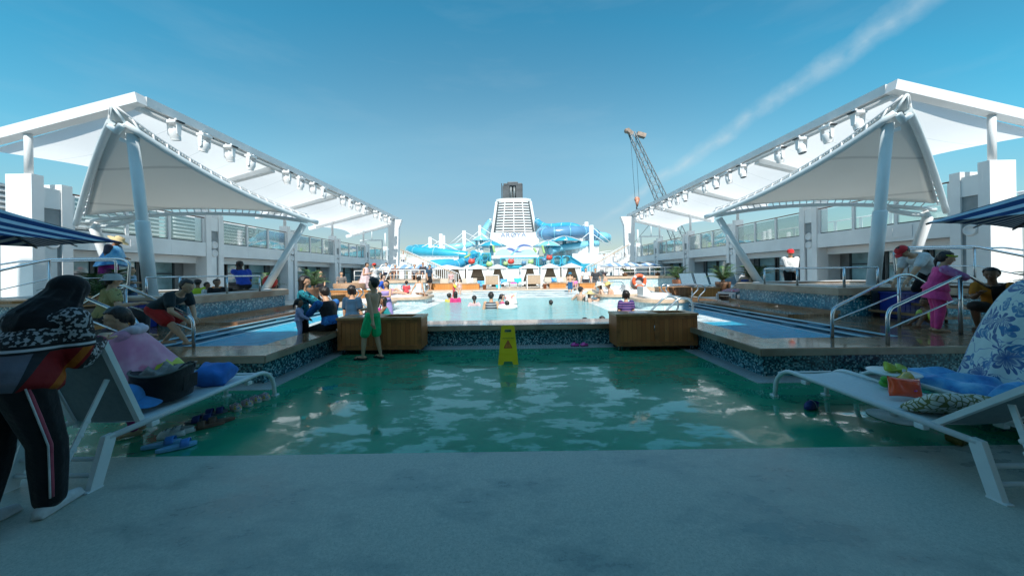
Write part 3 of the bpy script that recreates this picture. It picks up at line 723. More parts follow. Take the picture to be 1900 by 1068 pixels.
# ---- wooden carts
def cart(x0,x1,yf,label,tray):
    d=.46; z0,z1=.10,.70
    t=thing('towel_cart',((x0+x1)/2,yf+d/2,0),0,label,'cart','wooden carts at the pool edge')
    y0,y1=yf,yf+d
    m=MB(); m.b2(x0,x1,y0+.012,y1-.012,z0,z0+.04); m.b2(x0,x0+.03,y0,y1,z0+.04,z1-.04); m.b2(x1-.03,x1,y0,y1,z0+.04,z1-.04); m.b2(x0+.03,x1-.03,y1-.03,y1,z0+.04,z1-.04)
    m.b2(x0+.03,x1-.03,y0+.03,y0+.05,z0+.04,z1-.04); m.build('body',CARTWOOD,t)
    m=MB()
    for a,b in((x0,x0+.07),(x1-.07,x1),((x0+x1)/2-.04,(x0+x1)/2+.04)): m.b2(a,b,y0-.004,y0+.029,z0,z1-.041)
    for a,b in((x0+.07,(x0+x1)/2-.04),((x0+x1)/2+.04,x1-.07)):
        m.b2(a,b,y0-.004,y0+.029,z0,z0+.075); m.b2(a,b,y0-.004,y0+.029,z1-.10,z1-.041)
    m.build('face_frame',paint('cart_frame_wood',(.38,.13,.04),.45,.25,9),t)
    for a,b in((x0+.072,(x0+x1)/2-.042),((x0+x1)/2+.042,x1-.072)):
        m=MB(); m.b2(a,b,y0+.008,y0+.028,z0+.077,z1-.102); dd=m.build('door',CARTWOOD,t)
    m=MB(); m.tube([((x0+x1)/2-.055,y0-.02,.40),((x0+x1)/2-.055,y0-.02,.48)],.006,6); m.b2((x0+x1)/2-.06,(x0+x1)/2-.05,y0-.02,y0-.004,.39,.40); m.b2((x0+x1)/2-.06,(x0+x1)/2-.05,y0-.02,y0-.004,.48,.49); m.build('handle',STEEL,dd)
    m=MB(); a=(x0+x1)/2+(.05 if tray>0 else -.62); b=a+.55; e,f=x0-.015,x1+.015; g,h=y0-.02,y1+.01
    m.b2(e,a,g,h,z1-.04,z1); m.b2(b,f,g,h,z1-.04,z1); m.b2(a,b,g,g+.07,z1-.04,z1); m.b2(a,b,h-.07,h,z1-.04,z1)
    m.build('top',paint('cart_top_wood',(.50,.24,.10),.35,.3,6),t)
    m=MB(); m.b2(a,b,g+.07,h-.07,z1-.30,z1-.28); m.build('bin',DARK,t)
    q=a-.5 if tray>0 else b+.12
    m=MB(); m.b2(q,q+.35,g+.10,h-.10,z1+.001,z1+.006); m.build('steel_tray',STEEL,t)
    for xx in(x0+.08,x1-.08):
        for yy in(y0+.07,y1-.07):
            m=MB(); m.b2(xx-.03,xx+.03,yy-.03,yy+.03,z0-.012,z0-.001); m.b2(xx-.028,xx-.02,yy-.02,yy+.02,.035,z0-.012); m.b2(xx+.02,xx+.028,yy-.02,yy+.02,.035,z0-.012); c=m.build('caster',STEEL,t)
            m=MB(); m.lathe((xx,yy,.042),[(.012,-.017),(.04,-.014),(.041,.014),(.012,.017)],14,rot=(0,pi/2,0),caps=True); m.build('wheel',RUBBER,c)
cart(-3.25,-1.70,5.99,'brown wooden cart on casters behind the boy in green shorts',1)
cart(1.92,3.42,5.99,'brown wooden cart on casters with two plank doors beside the child in a striped shirt',1)
# ---- wet floor sign
YEL=paint('sign_yellow_plastic',(.82,.62,.01),.4,.07,4)
def wet_sign():
    p=atz(943,677); t=thing('wet_floor_sign',(p.x,p.y,0),0,'yellow folding caution sign with a red warning triangle standing on the wet green floor','sign')
    H=.615; dz=.15
    def panel(sgn):
        m=MB(); 
        def q(x,z): 
            y=sgn*dz*(1-z/H); return Vector((p.x+x,p.y+dz+y,z))
        # outline with feet notch and hand hole built as strips
        wb,wt=.165,.108
        w=lambda z: wb+(wt-wb)*z/H
        n=Vector((0,sgn*.012,.003))
        def strip(pts): m.ext([q(*a) for a in pts],n)
        strip([(-w(0),0),(-.085,0),(-.065,.055),(-w(.055),.055)]); strip([(w(0),0),(.085,0),(.065,.055),(w(.055),.055)])
        strip([(-w(.0555),.0555),(w(.0555),.0555),(w(.17),.17),(-w(.17),.17)])
        strip([(-w(.174),.174),(w(.174),.174),(w(.50),.50),(-w(.50),.50)])
        strip([(-w(.5005),.5005),(-.055,.5005),(-.055,.555),(-w(.555),.555)]); strip([(w(.5005),.5005),(.055,.5005),(.055,.555),(w(.555),.555)])
        strip([(-w(.5555),.5555),(w(.5555),.5555),(w(.6),.6),(.06,H),(-.06,H),(-w(.6),.6)])
        return m,q
    m,q=panel(-1); f=m.build('front_panel',YEL,t)
    m,_=panel(1); m.build('back_panel',YEL,t)
    ang=math.atan2(dz,H)
    def plc(x,z): return Matrix.Translation(q(x,z)+Vector((0,-.0135,.003)))@Matrix.Rotation(pi/2-ang,4,'X')
    RED=paint('sign_red',(.42,.02,.015),.45,.05)
    m=MB()
    s=.066
    for a,b in(((-s,0),(s,0)),((s,0),(0,.118)),((0,.118),(-s,0))):
        A=plc(a[0],.265+a[1])@Vector((0,0,0)); B=plc(b[0],.265+b[1])@Vector((0,0,0)); m.tube([A,B],.005,8)
    m.tube([plc(0,.300)@Vector((0,0,0)),plc(0,.352)@Vector((0,0,0))],[.005,.0085],8); m.ball(plc(0,.284)@Vector((0,0,0)),.007,8,6)
    m.build('warning_triangle',RED,f)
    m=MB(); m.ext([plc(x,.27+z)@Vector((0,0,-.001)) for x,z in((-.058,0),(.058,0),(0,.102))],(0,-.0015,0)); m.build('triangle_field',paint('sign_orange',(.62,.24,.03),.45,.05),f)
    m=MB(); text_into(m,'CAUTION WET',.030,plc(0,.405),.001); m.build('lettering',BLACKM,f)
wet_sign()
# ---- sun loungers
def lounger(x,y,back,label,ang,w=.60):
    """x,y: head-end leg on the side nearest the centre; runs away from the camera, widening towards x*sign"""
    s=1 if x>0 else -1
    t=thing('sun_lounger',(x+s*w/2,y,0),0,label,'sun lounger','white sun loungers at the front')
    for k in(0,1):
        xx=x+s*w*k
        m=MB(); m.tube(round_path([(xx,y+.10,.335),(xx,y+1.60,.36),(xx,y+1.74,.22),(xx,y+1.76,.0)],.16,6),.0225,12); m.build('side_rail',LOUNGERF,t)
        m=MB(); m.ext([(xx-.02,y-.02,0),(xx-.02,y+.05,0),(xx-.02,y+.135,.31),(xx-.02,y+.13,.36),(xx-.02,y+.075,.355)],(.04,0,0)); m.b2(xx-.026,xx+.026,y-.035,y+.06,.0,.022,.006); m.build('leg',LOUNGERF,t)
        m=MB(); m.b2(xx-.032,xx+.032,y+1.735,y+1.80,0,.03,.01); m.build('foot_cap',LOUNGERF,t)
        for yy in(1.36,.40):
            m=MB(); m.b2(xx-.025,xx+.025,y+yy-.03,y+yy+.03,.285,.325,.008); m.build('rail_clip',LOUNGERF,t)
    m=MB(); xi,xo=x+s*.03,x+s*(w-.03)
    def P(u,v):
        vv=v*1.30; z=.352-.018*math.sin(pi*u)
        if vv>1.12: z-=(vv-1.12)**2*1.2
        return Vector((xi+(xo-xi)*u,y+.36+vv,z))
    m.sheet(P,8,20,True,.006); m.build('sling',SLING,t)
    # backrest
    h=Vector((0,y+.34,.35)); d=Vector((0,-math.cos(ang),math.sin(ang))); nn=Vector((0,math.sin(ang),math.cos(ang)))
    bl=.70
    for xx in(x+s*.035,x+s*(w-.035)):
        m=MB(); m.bar(h+Vector((xx,0,0)),h+Vector((xx,0,0))+d*bl,.045,.035,nn); m.build('backrest_frame',LOUNGERF,t)
    m=MB(); m.bar(h+d*bl+Vector((x+s*.013,0,0)),h+d*bl+Vector((x+s*(w-.013),0,0)),.03,.045); m.build('backrest_bar',LOUNGERF,t)
    m=MB(); m.sheet(lambda u,v:h+Vector((x+s*(.06+(w-.12)*u),0,0))+d*(bl*.985*v+.005)-nn*(.012*math.sin(pi*u)),8,8,True); m.build('backrest_sling',SLING_SHADED,t)
    # ratchet struts and cross tubes
    for xx in(x+s*.09,x+s*(w-.09)):
        a=h+Vector((xx,0,0))+d*.42-nn*.03; b=Vector((xx,y-.12,.10)) if back else Vector((xx,y+.02,.13))
        m=MB(); m.bar(a,b,.012,.03,(0,.7,.7))
        for k in range(4):
            q=a.lerp(b,.45+.13*k)+Vector((0,.02,.02)); m.ball(q,(.009,.018,.018),8,6)
        m.build('ratchet_strut',LOUNGERF,t)
    for yy,zz in((.07,.20),(.04,.10),(1.70,.30)):
        m=MB(); m.tube([(x,y+yy,zz),(x+s*w,y+yy,zz)],.016,8); m.build('cross_tube',LOUNGERF,t)
    return t
lounger(-2.97,2.26,True,'white sun lounger with raised back piled with bags beside the leaning woman',R(71))
lounger(3.06,2.03,True,'white sun lounger with an orange armband and a patterned pillow on it',R(44))
lounger(3.95,1.98,True,'white sun lounger covered with blue towels behind the small round table',R(44))
# ---- side table
t=thing('side_table',(3.77,3.21,0),0,'small round white table between the two right loungers','side table')
m=MB(); m.lathe((3.77,3.21,0),[(.001,.448),(.178,.448),(.188,.455),(.188,.461),(.182,.466),(.001,.467)],40); m.build('table_top',LOUNGERF,t)
m=MB(); m.tube([(3.77,3.21,.02),(3.77,3.21,.447)],.028,14); m.build('stem',LOUNGERF,t)
m=MB(); m.lathe((3.77,3.21,0),[(.001,.012),(.19,.012),(.19,.018),(.04,.028),(.001,.028)],36); m.build('base',LOUNGERF,t)
# goggles-like swim aid on the table
LIME=paint('lime_plastic',(.42,.55,.04),.35,.15,8,coat=.3)
def cushion(mb,c,size,rot,n=14,puff=.5,seam=True,wr=.0,seed=1):
    rr=random.Random(seed); M_=Matrix.Translation(c)@Euler(rot).to_matrix().to_4x4(); ph=[rr.uniform(0,6) for _ in range(4)]
    for sg in(1,-1):
        def P(u,v):
            e=(max(0,1-(2*u-1)**4)*max(0,1-(2*v-1)**4))**puff
            x=(u-.5)*size[0]*(1-.10*math.sin(pi*v)*abs(2*u-1)**3); y=(v-.5)*size[1]*(1-.10*math.sin(pi*u)*abs(2*v-1)**3)
            z=sg*size[2]/2*e+wr*(math.sin(9*u+ph[0])*math.sin(7*v+ph[1])+.6*math.sin(17*u+ph[2]+5*v))*e
            return M_@Vector((x,y,z))
        mb.sheet(P,n,n,True)
    bmesh.ops.remove_doubles(mb.b,verts=mb.b.verts,dist=.0004)
    return mb
m=MB(); cushion(m,(3.70,3.18,.512),(.13,.10,.055),(R(70),R(20),R(15)),12,.5,True,.005,3); cushion(m,(3.80,3.17,.497),(.11,.09,.05),(R(35),R(-30),R(40)),12,.5,True,.006,6)
m.tube(arc((3.66,3.15,.49),(3.83,3.18,.48),(3.75,3.09,.53)),.007,6)
o=tag(m.build('swim_armband',LIME),'crumpled lime green swim aid on the small round table','armband')
m=MB(); m.box((3.765,3.115,.50),(.035,.008,.03),(0,.3,0),.003); b_=m.build('buckle',WHITE2); b_.parent=o
ORG=paint('orange_vinyl',(.95,.075,.012),.22,.12,5,coat=.5); AMB=paint('amber_vinyl',(.45,.30,.01),.25,.15,5,coat=.4); GRN=paint('green_vinyl',(.06,.40,.04),.3,.2,6); PNK=paint('pink_vinyl',(.72,.07,.42),.25,.1,5,coat=.4)
m=MB(); cushion(m,(3.42,2.83,.445),(.27,.17,.075),(R(78),R(6),R(-4)),14,.45,True,.004,3); o=tag(m.build('swim_armband',ORG),'orange inflatable armband standing on the right lounger','armband')
m=MB(); m.tube([(3.45,2.787,.43),(3.475,2.787,.43)],.006,6); v=m.build('valve',PNK); v.parent=o
m=MB(); cushion(m,(3.60,2.96,.435),(.20,.16,.10),(R(70),R(-18),R(20)),14,.5,True,.006,5); tag(m.build('swim_armband',AMB),'amber yellow inflatable armband leaning behind the orange one','armband')
m=MB(); m.ball((3.53,3.07,.40),(.05,.04,.04),12,8); m.ball((3.50,3.05,.445),(.03,.03,.03),10,6); m.ball((3.56,3.06,.44),(.025,.02,.035),10,6); tag(m.build('bath_toy',GRN),'small green bath toy beside the amber armband','toy')
# patterned pillow at the hinge
def lattice_mat():
    m,N,L,p=newmat('lattice_print'); setp(p,rough=.85)
    tc=N.new('ShaderNodeTexCoord'); v=N.new('ShaderNodeTexVoronoi'); v.feature='DISTANCE_TO_EDGE'; v.inputs['Scale'].default_value=22; L.new(tc.outputs['Object'],v.inputs['Vector'])
    L.new(ramp(N,L,v.outputs['Distance'],[(.07,(.16,.17,.05)),(.12,(.62,.62,.55))]),p.inputs['Base Color']); return m
m=MB(); cushion(m,(3.36,2.50,.435),(.52,.30,.11),(R(-38),R(4),0),16,.5,True,.006,8); tag(m.build('pillow',lattice_mat()),'pale pillow with an olive lattice print at the bend of the right lounger','pillow')
# towels
def towel(mb,c,sx,sy,h,seed,rot=0,drape=0):
    rr=random.Random(seed); k=[(rr.uniform(4,11),rr.uniform(4,11),rr.uniform(0,6),rr.uniform(.4,1)) for _ in range(6)]
    ca,sa=math.cos(rot),math.sin(rot)
    def P(u,v):
        e=(max(0,1-(2*u-1)**6)*max(0,1-(2*v-1)**6))**.5
        z=h*.40*e+sum(a*(.6-abs(math.sin(f*u*.8+g*v*.8+p)))*(.6+.4*math.cos(g*u-f*.7*v+p)) for f,g,p,a in k)*h*.26*e
        x=(u-.5)*sx*(1+.1*math.sin(5*v+k[0][2])); y=(v-.5)*sy*(1+.12*math.sin(6*u+k[1][2]))
        return Vector((c[0]+ca*x-sa*y,c[1]+sa*x+ca*y,c[2]+max(0.002,z)))
    mb.sheet(P,46,46,True); return mb
def bluetowel(): 
    m,N,L,p=newmat('blue_towel'); setp(p,rough=.9,sheen=.4)
    f=noise(N,L,4.5,5,.6); L.new(ramp(N,L,f,[(.36,(.03,.16,.46)),(.5,(.08,.36,.68)),(.63,(.20,.50,.74))]),p.inputs['Base Color']); bump(N,L,p,noise(N,L,160,2),.5,.004); return m
BT=bluetowel()
m=MB(); towel(m,(4.24,3.12,.355),.52,.55,.24,4,.2); tag(m.build('towel',BT),'blue towel heaped on the far right lounger near the round table','towel')
m=MB(); towel(m,(4.26,2.55,.37),.5,.42,.30,9,-.2); tag(m.build('towel',BT),'blue towel folded below the robe of the seated figure','towel')
m=MB(); m.lathe((5.32,3.98,.10),[(.21+.085*math.cos(a),.085*math.sin(a)) for a in [2*pi*i/14 for i in range(15)]],32); m.xf(Matrix.Identity(4)); tag(m.build('float_ring',PNK),'pink inflatable ring on the floor by the mosaic wall','float ring')
# floor things on the right
NAVY=paint('navy_rubber',(.015,.035,.16),.5,.15,6); WRUB=paint('white_rubber',(.62,.64,.64),.5,.06,6)
def clog(loc,rz,label,cup,csole,L_=.22,group='shoes by the left lounger',holes=True,kind='clog'):
    t=thing(kind,loc,rz,label,'shoe',group)
    m=MB(); pl=[]
    for i in range(20):
        a=2*pi*i/20; w=.042+.008*math.sin(a); pl.append((w*math.cos(a)*(1 if math.sin(a)>0 else .85),L_/2*math.sin(a)))
    m.prism(pl,.0,.022); m.build('sole',csole,t,False)
    m=MB()
    def P(u,v):
        a=pi*u; y=-.005+(L_/2-.002)*v; w=.045*math.sqrt(max(0,1-(v*.98)**3)); h=.062*math.sqrt(max(0,1-(v*.98)**2.2))
        return Vector((w*math.cos(a),y,.018+h*math.sin(a)))
    m.sheet(P,12,10,True); m.build('upper',cup,t,False)
    m=MB()
    def Q(u,v):
        a=pi*u; w=.046; y=-L_/2*.96*math.sin(a); return Vector((w*math.cos(a),y*.93,.02+.030*v))
    m.sheet(Q,12,2,True); m.build('heel_band',cup,t,False)
    if holes:
        m=MB()
        for x,y in((-.018,.03),(.0,.035),(.018,.03),(-.012,.055),(.012,.055)): m.ball((x,y,.018+.062*math.sqrt(1-(x/.045)**2)*math.sqrt(max(0,1-(y/(L_/2))**2.2))),.0048,6,4)
        m.build('vent_hole',DARK,t,False)
    return t
def sandal(loc,rz,label,cst,csole,L_=.25,group='shoes by the left lounger',bands=1,kind='sandal'):
    t=thing(kind,loc,rz,label,'shoe',group); pl=[]
    for i in range(22):
        a=2*pi*i/22; w=.044*(1+.12*math.sin(a)); pl.append((w*math.cos(a)*(.86 if -.6<math.sin(a)<.1 else 1),L_/2*math.sin(a)))
    m=MB(); m.prism(pl,0,.026); m.build('sole',csole,t,False)
    for b in range(bands):
        y=.055-.085*b
        m=MB(); m.sheet(lambda u,v:Vector((.047*math.cos(pi*u),y-.03+.06*v,.018+.05*math.sin(pi*u))),10,3,True,.004); m.build('strap',cst,t,False)
    return t
c=clog((3.17,3.44,.02),R(115),'navy blue shoe with white stripe lying on the wet floor by the right lounger',NAVY,NAVY,.24,None,False,'water_shoe')
m=MB(); m.sheet(lambda u,v:Vector((.047*math.cos(pi*u),.01+.012*v,.02+.064*math.sin(pi*u))),10,1,True); m.build('stripe',WRUB,c,False)
m=MB(); cushion(m,(3.72,2.72,.05),(.14,.11,.08),(.2,.1,.4),12,.5,True,.012,4); tag(m.build('bag',paint('olive_yellow_cloth',(.10,.09,.015),.7,.3,8)),'small yellow bag on the floor below the right lounger','bag')
# shoes on the left
rain=blotch_mat('rainbow_print',(.55,.42,.45),[(.55,.45,.05),(.08,.38,.42),(.62,.16,.28)],26,.40)
CRM=paint('cream_rubber',(.55,.55,.50),.55,.08,8)
for i,(px,py,rz) in enumerate(((437,761,1.15),(458,753,1.2),(474,746,1.25),(491,741,1.1))):
    p=atz(px,py); clog((p.x,p.y,.009),rz-pi,'rainbow clog, %s in the row by the foot of the left lounger'%('first from the camera','second from the camera','third from the camera','farthest from the camera')[i],rain,CRM,.17)
BL=paint('bright_blue_rubber',(.04,.20,.55),.45,.12,8); SB=paint('sky_blue_rubber',(.16,.42,.66),.45,.1,8)
for i,(px,py) in enumerate(((300,829),(328,834))):
    p=atz(px,py); sandal((p.x,p.y,.014),-1.05+.1*i,'bright blue slide sandal in front of the white clogs',BL,SB,.26,bands=1)
for i,(px,py) in enumerate(((318,812),(336,806))):
    p=atz(px,py); clog((p.x,p.y,.012),1.9+.2*i,'white clog with vent holes behind the blue slides',WRUB,WRUB,.21)
for i,(px,py) in enumerate(((372,784),(396,770))):
    p=atz(px,py); sandal((p.x,p.y,.012),-1.0,'navy strap sandal with white marks under the left lounger',NAVY,paint('grey_rubber',(.12,.14,.17),.6,.1),.24,bands=2)
for i,(px,py) in enumerate(((388,793),(408,785))):
    p=atz(px,py); sandal((p.x,p.y,.012),2.2,'flat brown flip-flop beside the navy sandals',paint('tan_strap',(.14,.08,.05),.6,.1),paint('brown_sole',(.16,.085,.06),.6,.15),.24,bands=1,kind='flip_flop')
for i,(px,py) in enumerate(((1063,638),(1079,637))):
    p=atz(px,py,.012); clog((p.x,6.42,.016),1.4+.3*i,'pink and black water shoe on the pale strip by the mosaic wall',PNK,RUBBER,.17,'pink shoes by the wall',False,'water_shoe')
# ---- bags on the left lounger
def tote():
    t=thing('shoulder_bag',(-3.26,3.02,.36),R(8),'open black shoulder bag stuffed with grey cloth on the left lounger','bag')
    BK=fabric((.012,.013,.015),'black_nylon',.6)
    m=MB(); 
    def P(u,v):
        a=2*pi*u; sx=.17+.02*v; sy=.19+.025*v; n=2.6
        c,s_=math.cos(a),math.sin(a); r=1/((abs(c)**n+abs(s_)**n)**(1/n))
        w=1+.05*math.sin(3*a+4*v)*math.sin(pi*v)
        return Vector((sx*c*r*w,sy*s_*r*w,.02+.27*v+.02*math.sin(2*a+1)*v))
    m.sheet(P,36,10,True); m.sheet(lambda u,v:P(u,1)*(1-v)+Vector((0,0,.20))*v if v<1 else Vector((0,0,.2)),36,4,True); m.build('bag_body',BK,t,False)
    m=MB(); m.tube([P(i/36,1) for i in range(37)],.009,6); m.build('rim',paint('bag_trim',(.10,.12,.11),.5,.1),t,False)
    for sx in(-1,1):
        m=MB(); m.tube(arc((sx*.16,-.12,.26),(sx*.16,.12,.26),(sx*.24,.02,.42),10),.012,6,flat=.5); m.build('strap',BK,t,False)
    m=MB(); m.box((.183,.04,.15),(.012,.16,.13),(0,.05,0),.005); m.build('pocket',BK,t,False)
    m=MB(); towel(m,(0.0,.02,.25),.26,.32,.13,12); tag(m.build('cloth',fabric((.22,.215,.20),'grey_cloth')),'crumpled grey cloth stuffed in the open black bag','cloth').location=(-3.26,3.02,.36)
tote()
m=MB(); cushion(m,(-3.24,3.50,.44),(.34,.30,.20),(R(18),R(12),.3),18,.5,True,.016,6); tag(m.build('cloth_bundle',fabric((.03,.17,.52),'blue_cloth')),'bright blue cloth bundle behind the black bag on the left lounger','bundle')
m=MB(); m.ball((-3.30,2.72,.47),(.12,.15,.13),18,12); m.ball((-3.18,2.80,.43),(.09,.12,.02),14,8,(0,.5,0)); tag(m.build('sun_hat',fabric((.05,.24,.55),'blue_hat_cloth')),'blue cloth hat resting between the black bag and the lounger back','hat')
m=MB(); towel(m,(-3.36,3.16,.58),.18,.18,.10,22); tag(m.build('cloth',fabric((.55,.5,.55),'pale_pink_cloth')),'pale cloth draped on the back rim of the black bag','cloth')
# ---- stair handrails beside the pool (left and right)
def rail(name,parts,label,cat='handrail',group=None,r=.024,mt=None):
    p0=Vector(parts[0][1][0]); t=thing(name,(p0.x,p0.y,0),0,label,cat,group)
    for nm,pts,rr,rad in parts:
        m=MB(); m.tube(round_path(pts,rad,5) if rad else pts,rr,10); m.build(nm,mt or STEEL,t)
    return t
for s in(-1,1):
    side='left' if s<0 else 'right'
    def V(x,y,z): return (s*x,y,z)
    a,b=(4.83,4.89),(6.84,5.72)
    rail('stair_handrail',[('top_rail',[V(*a,.44),V(*a,.88),V(*b,1.36),V(b[0]+.35,b[1]+.12,1.36),V(b[0]+1.5,b[1]+.5,.95),V(b[0]+1.5,b[1]+.5,.44)],.022,.14),('post',[V(*b,.44),V(*b,1.34)],.022,0),('mid_rail',[V(a[0]+.02,a[1],.70),V(b[0]-.2,b[1]-.1,1.0),V(*b,1.02)],.012,.05)],'steel stair handrail on the far side of the %s steps'%side,'handrail','steel stair handrails')
    a,b=(5.10,4.40),(6.90,4.98)
    rail('stair_handrail',[('top_rail',[V(*a,.44),V(*a,.92),V(*b,1.35),V(b[0]+.25,b[1]+.1,1.36),V(b[0]+1.4,b[1]+.45,.95),V(b[0]+1.4,b[1]+.45,.44)],.022,.14),('post',[V(*b,.44),V(*b,1.34)],.024,0),('mid_rail',[V(a[0]+.02,a[1],.66),V(b[0]-.3,b[1]-.1,.96),V(*b,.98)],.012,.05)],'steel stair handrail on the near side of the %s steps'%side,'handrail','steel stair handrails')
    # low railing round the whirlpool rim
    ps=[(7.3,9.35),(7.32,8.3),(7.34,7.15)]
    rail('rim_railing',[('top_rail',[V(7.3,9.35,ZT),V(7.3,9.35,1.5),V(7.34,7.15,1.5),V(8.05,7.12,1.5)],.022,.04)]+[('post',[V(x,y,ZT),V(x,y,1.49)],.024,0) for x,y in ps]+[('post',[V(8.05,7.12,ZT),V(8.05,7.12,1.49)],.022,0)],'low steel railing round the rim of the %s whirlpool'%side,'railing','rim railings')
    rail('step_railing',[('top_rail',[V(8.75,7.2,1.25),V(8.55,7.2,1.30),V(8.5,7.2,1.85),V(8.7,7.2,1.93),V(10.3,7.2,1.93),V(12.2,6.7,1.35),V(12.2,6.7,.0)],.026,.12),('top_rail',[V(9.0,7.35,1.06),V(9.0,7.35,1.90),V(11.2,7.35,1.90),V(13.3,7.0,1.5)],.022,.08),('post',[V(10.3,7.2,.9),V(10.3,7.2,1.92)],.022,0),('mid_rail',[V(8.6,7.2,1.5),V(10.3,7.2,1.5),V(12.2,6.7,.95)],.012,.05)],'tall steel railing at the outer steps of the %s whirlpool'%side,'railing','tall step railings')
    # curved pool-entry grab rails
    for k,(x,y) in enumerate(((3.30,7.95),(3.42,7.52))):
        if s<0 and k==1: continue
        rail('pool_grab_rail',[('rail',[V(x,y,.2),V(x+.02,y,.42),V(x+.46,y,.86),V(x+.72,y,.83),V(x+.80,y,.60),V(x+.56,y,.25)],.024,.16)],('curved steel grab rail behind the left wooden cart' if s<0 else 'curved steel grab rail behind the right wooden cart, %s one'%('farther' if k==0 else 'nearer')),'grab rail','curved pool grab rails',mt=paint('rail_steel_blue',(.30,.38,.42),.28,.06,4,metal=.8))
    for k,(x,y) in enumerate(((5.5,10.6),(5.62,11.2),(4.3,14.9))):
        rail('pool_grab_rail',[('rail',[V(x-.25,y,.2),V(x-.25,y,.62),V(x-.48,y,.86),V(x-.40,y,1.0),V(x+.75,y,1.0),V(x+.85,y,.85),V(x+.6,y,.6),V(x+.6,y,.3)],.022,.10)],'looped steel grab rail over the %s %s'%(side,('channel, nearer of two','channel, farther of two','far pool edge')[k]),'grab rail','looped pool grab rails')
# ---- blue crates below the whirlpools
def crate(x,y,label):
    t=thing('plastic_crate',(x,y,.44),0,label,'crate','blue crates'); B=paint('blue_crate_plastic',(.012,.04,.30),.4,.1,4)
    m=MB(); m.b2(x-.36,x+.36,y-.02,y+.02,.45,.95)
    m.b2(x-.36,x-.34,y,y+.36,.45,.95); m.b2(x+.34,x+.36,y,y+.36,.45,.95); m.b2(x-.36,x+.36,y+.34,y+.36,.45,.95); m.b2(x-.35,x+.35,y,y+.35,.451,.47)
    for k in range(5): m.b2(x-.37,x+.37,y-.035,y-.021,.50+.09*k,.515+.09*k)
    for k in range(8): m.b2(x-.35+.1*k-.006,x-.35+.1*k+.006,y-.030,y-.0205,.46,.94)
    m.build('crate_body',B,t); m=MB(); m.b2(x-.39,x+.39,y-.05,y-.0,.951,.975); m.b2(x-.39,x+.39,y+.33,y+.38,.951,.975); m.b2(x-.39,x-.34,y,y+.33,.951,.975); m.b2(x+.34,x+.39,y,y+.33,.951,.975); m.build('rim',B,t)
crate(-8.0,6.6,'dark blue plastic crate behind the bending boy'); crate(8.25,6.6,'dark blue plastic crate below the right whirlpool wall')
# ---- wooden steps at the far left, low table
for s,lb in((-1,'wooden steps rising behind the woman in black'),(1,'wooden steps rising behind the floral robe')):
    t=thing('wooden_steps',(s*8.6,5.6,.44),0,lb,'steps','wooden side steps')
    for k in range(4):
        x=7.7+.40*k; z=.60+.17*k
        m=MB(); m.b2(s*x,s*(x+.44),5.75,7.0,z-.05,z); m.build('tread',ORANGEWOOD if s<0 else TEAKX,t)
    m=MB(); m.b2(s*7.75,s*9.2,6.95,6.99,.44,1.0); m.build('riser_panel',DARK,t)
# ---- big striped parasols at the sides
NAVYS=stripe_mat('navy_white_stripes',1,.20,(.012,.05,.16),(.50,.62,.68),.56,rot=(0,0,R(-33)))
NAVYS2=stripe_mat('navy_white_stripes_b',1,.20,(.012,.05,.16),(.50,.62,.68),.56,rot=(0,0,R(27)))
def parasol(c,corner,zt,za,label,mt):
    t=thing('striped_parasol',(c[0],c[1],0),0,label,'parasol','large striped parasols')
    v=Vector((corner[0]-c[0],corner[1]-c[1],0)); cs=[Vector((c[0],c[1],0))+Matrix.Rotation(pi/2*k,3,'Z')@v+Vector((0,0,zt)) for k in range(4)]
    ap=Vector((c[0],c[1],za)); cen=Vector((c[0],c[1],0))
    m=MB()
    for k in range(4):
        a,b=cs[k],cs[(k+1)%4]
        def P(u,w,a=a,b=b):
            e=a.lerp(b,u); e=e+(cen-e)*Vector((1,1,0)).x*0.0
            inn=(Vector((cen.x,cen.y,e.z))-e)*(.08*math.sin(pi*u)*w**2)
            p=ap.lerp(e,w)+inn; p.z-=.10*math.sin(pi*w)*math.sin(pi*u)*.6+.03*math.sin(pi*w); return p
        m.sheet(P,12,10,True)
    bmesh.ops.remove_doubles(m.b,verts=m.b.verts,dist=.001); m.build('canopy',mt,t)
    for k in range(4):
        m=MB(); m.tube([ap-Vector((0,0,.07)),cs[k]-Vector((0,0,.02))],.014,6); m.build('rib',DARK,t)
    for k in range(4):
        m=MB(); m.tube([ap-Vector((0,0,.07)),cs[k].lerp(cs[(k+1)%4],.5)-Vector((0,0,.03))],.011,6); m.build('rib',DARK,t)
    m=MB(); m.tube([cen,ap+Vector((0,0,.1))],.03,12); m.build('pole',DARK,t)
    m=MB(); m.lathe(cen,[(.001,.0),(.30,.0),(.30,.06),(.05,.09),(.001,.09)],20); m.build('base',DARK,t)
parasol((-8.35,4.75),(-6.8,5.65),2.12,2.80,'blue and white striped parasol at the left edge',NAVYS)
parasol((7.6,3.75),(5.9,4.6),2.12,2.85,'blue and white striped parasol at the right edge',NAVYS2)
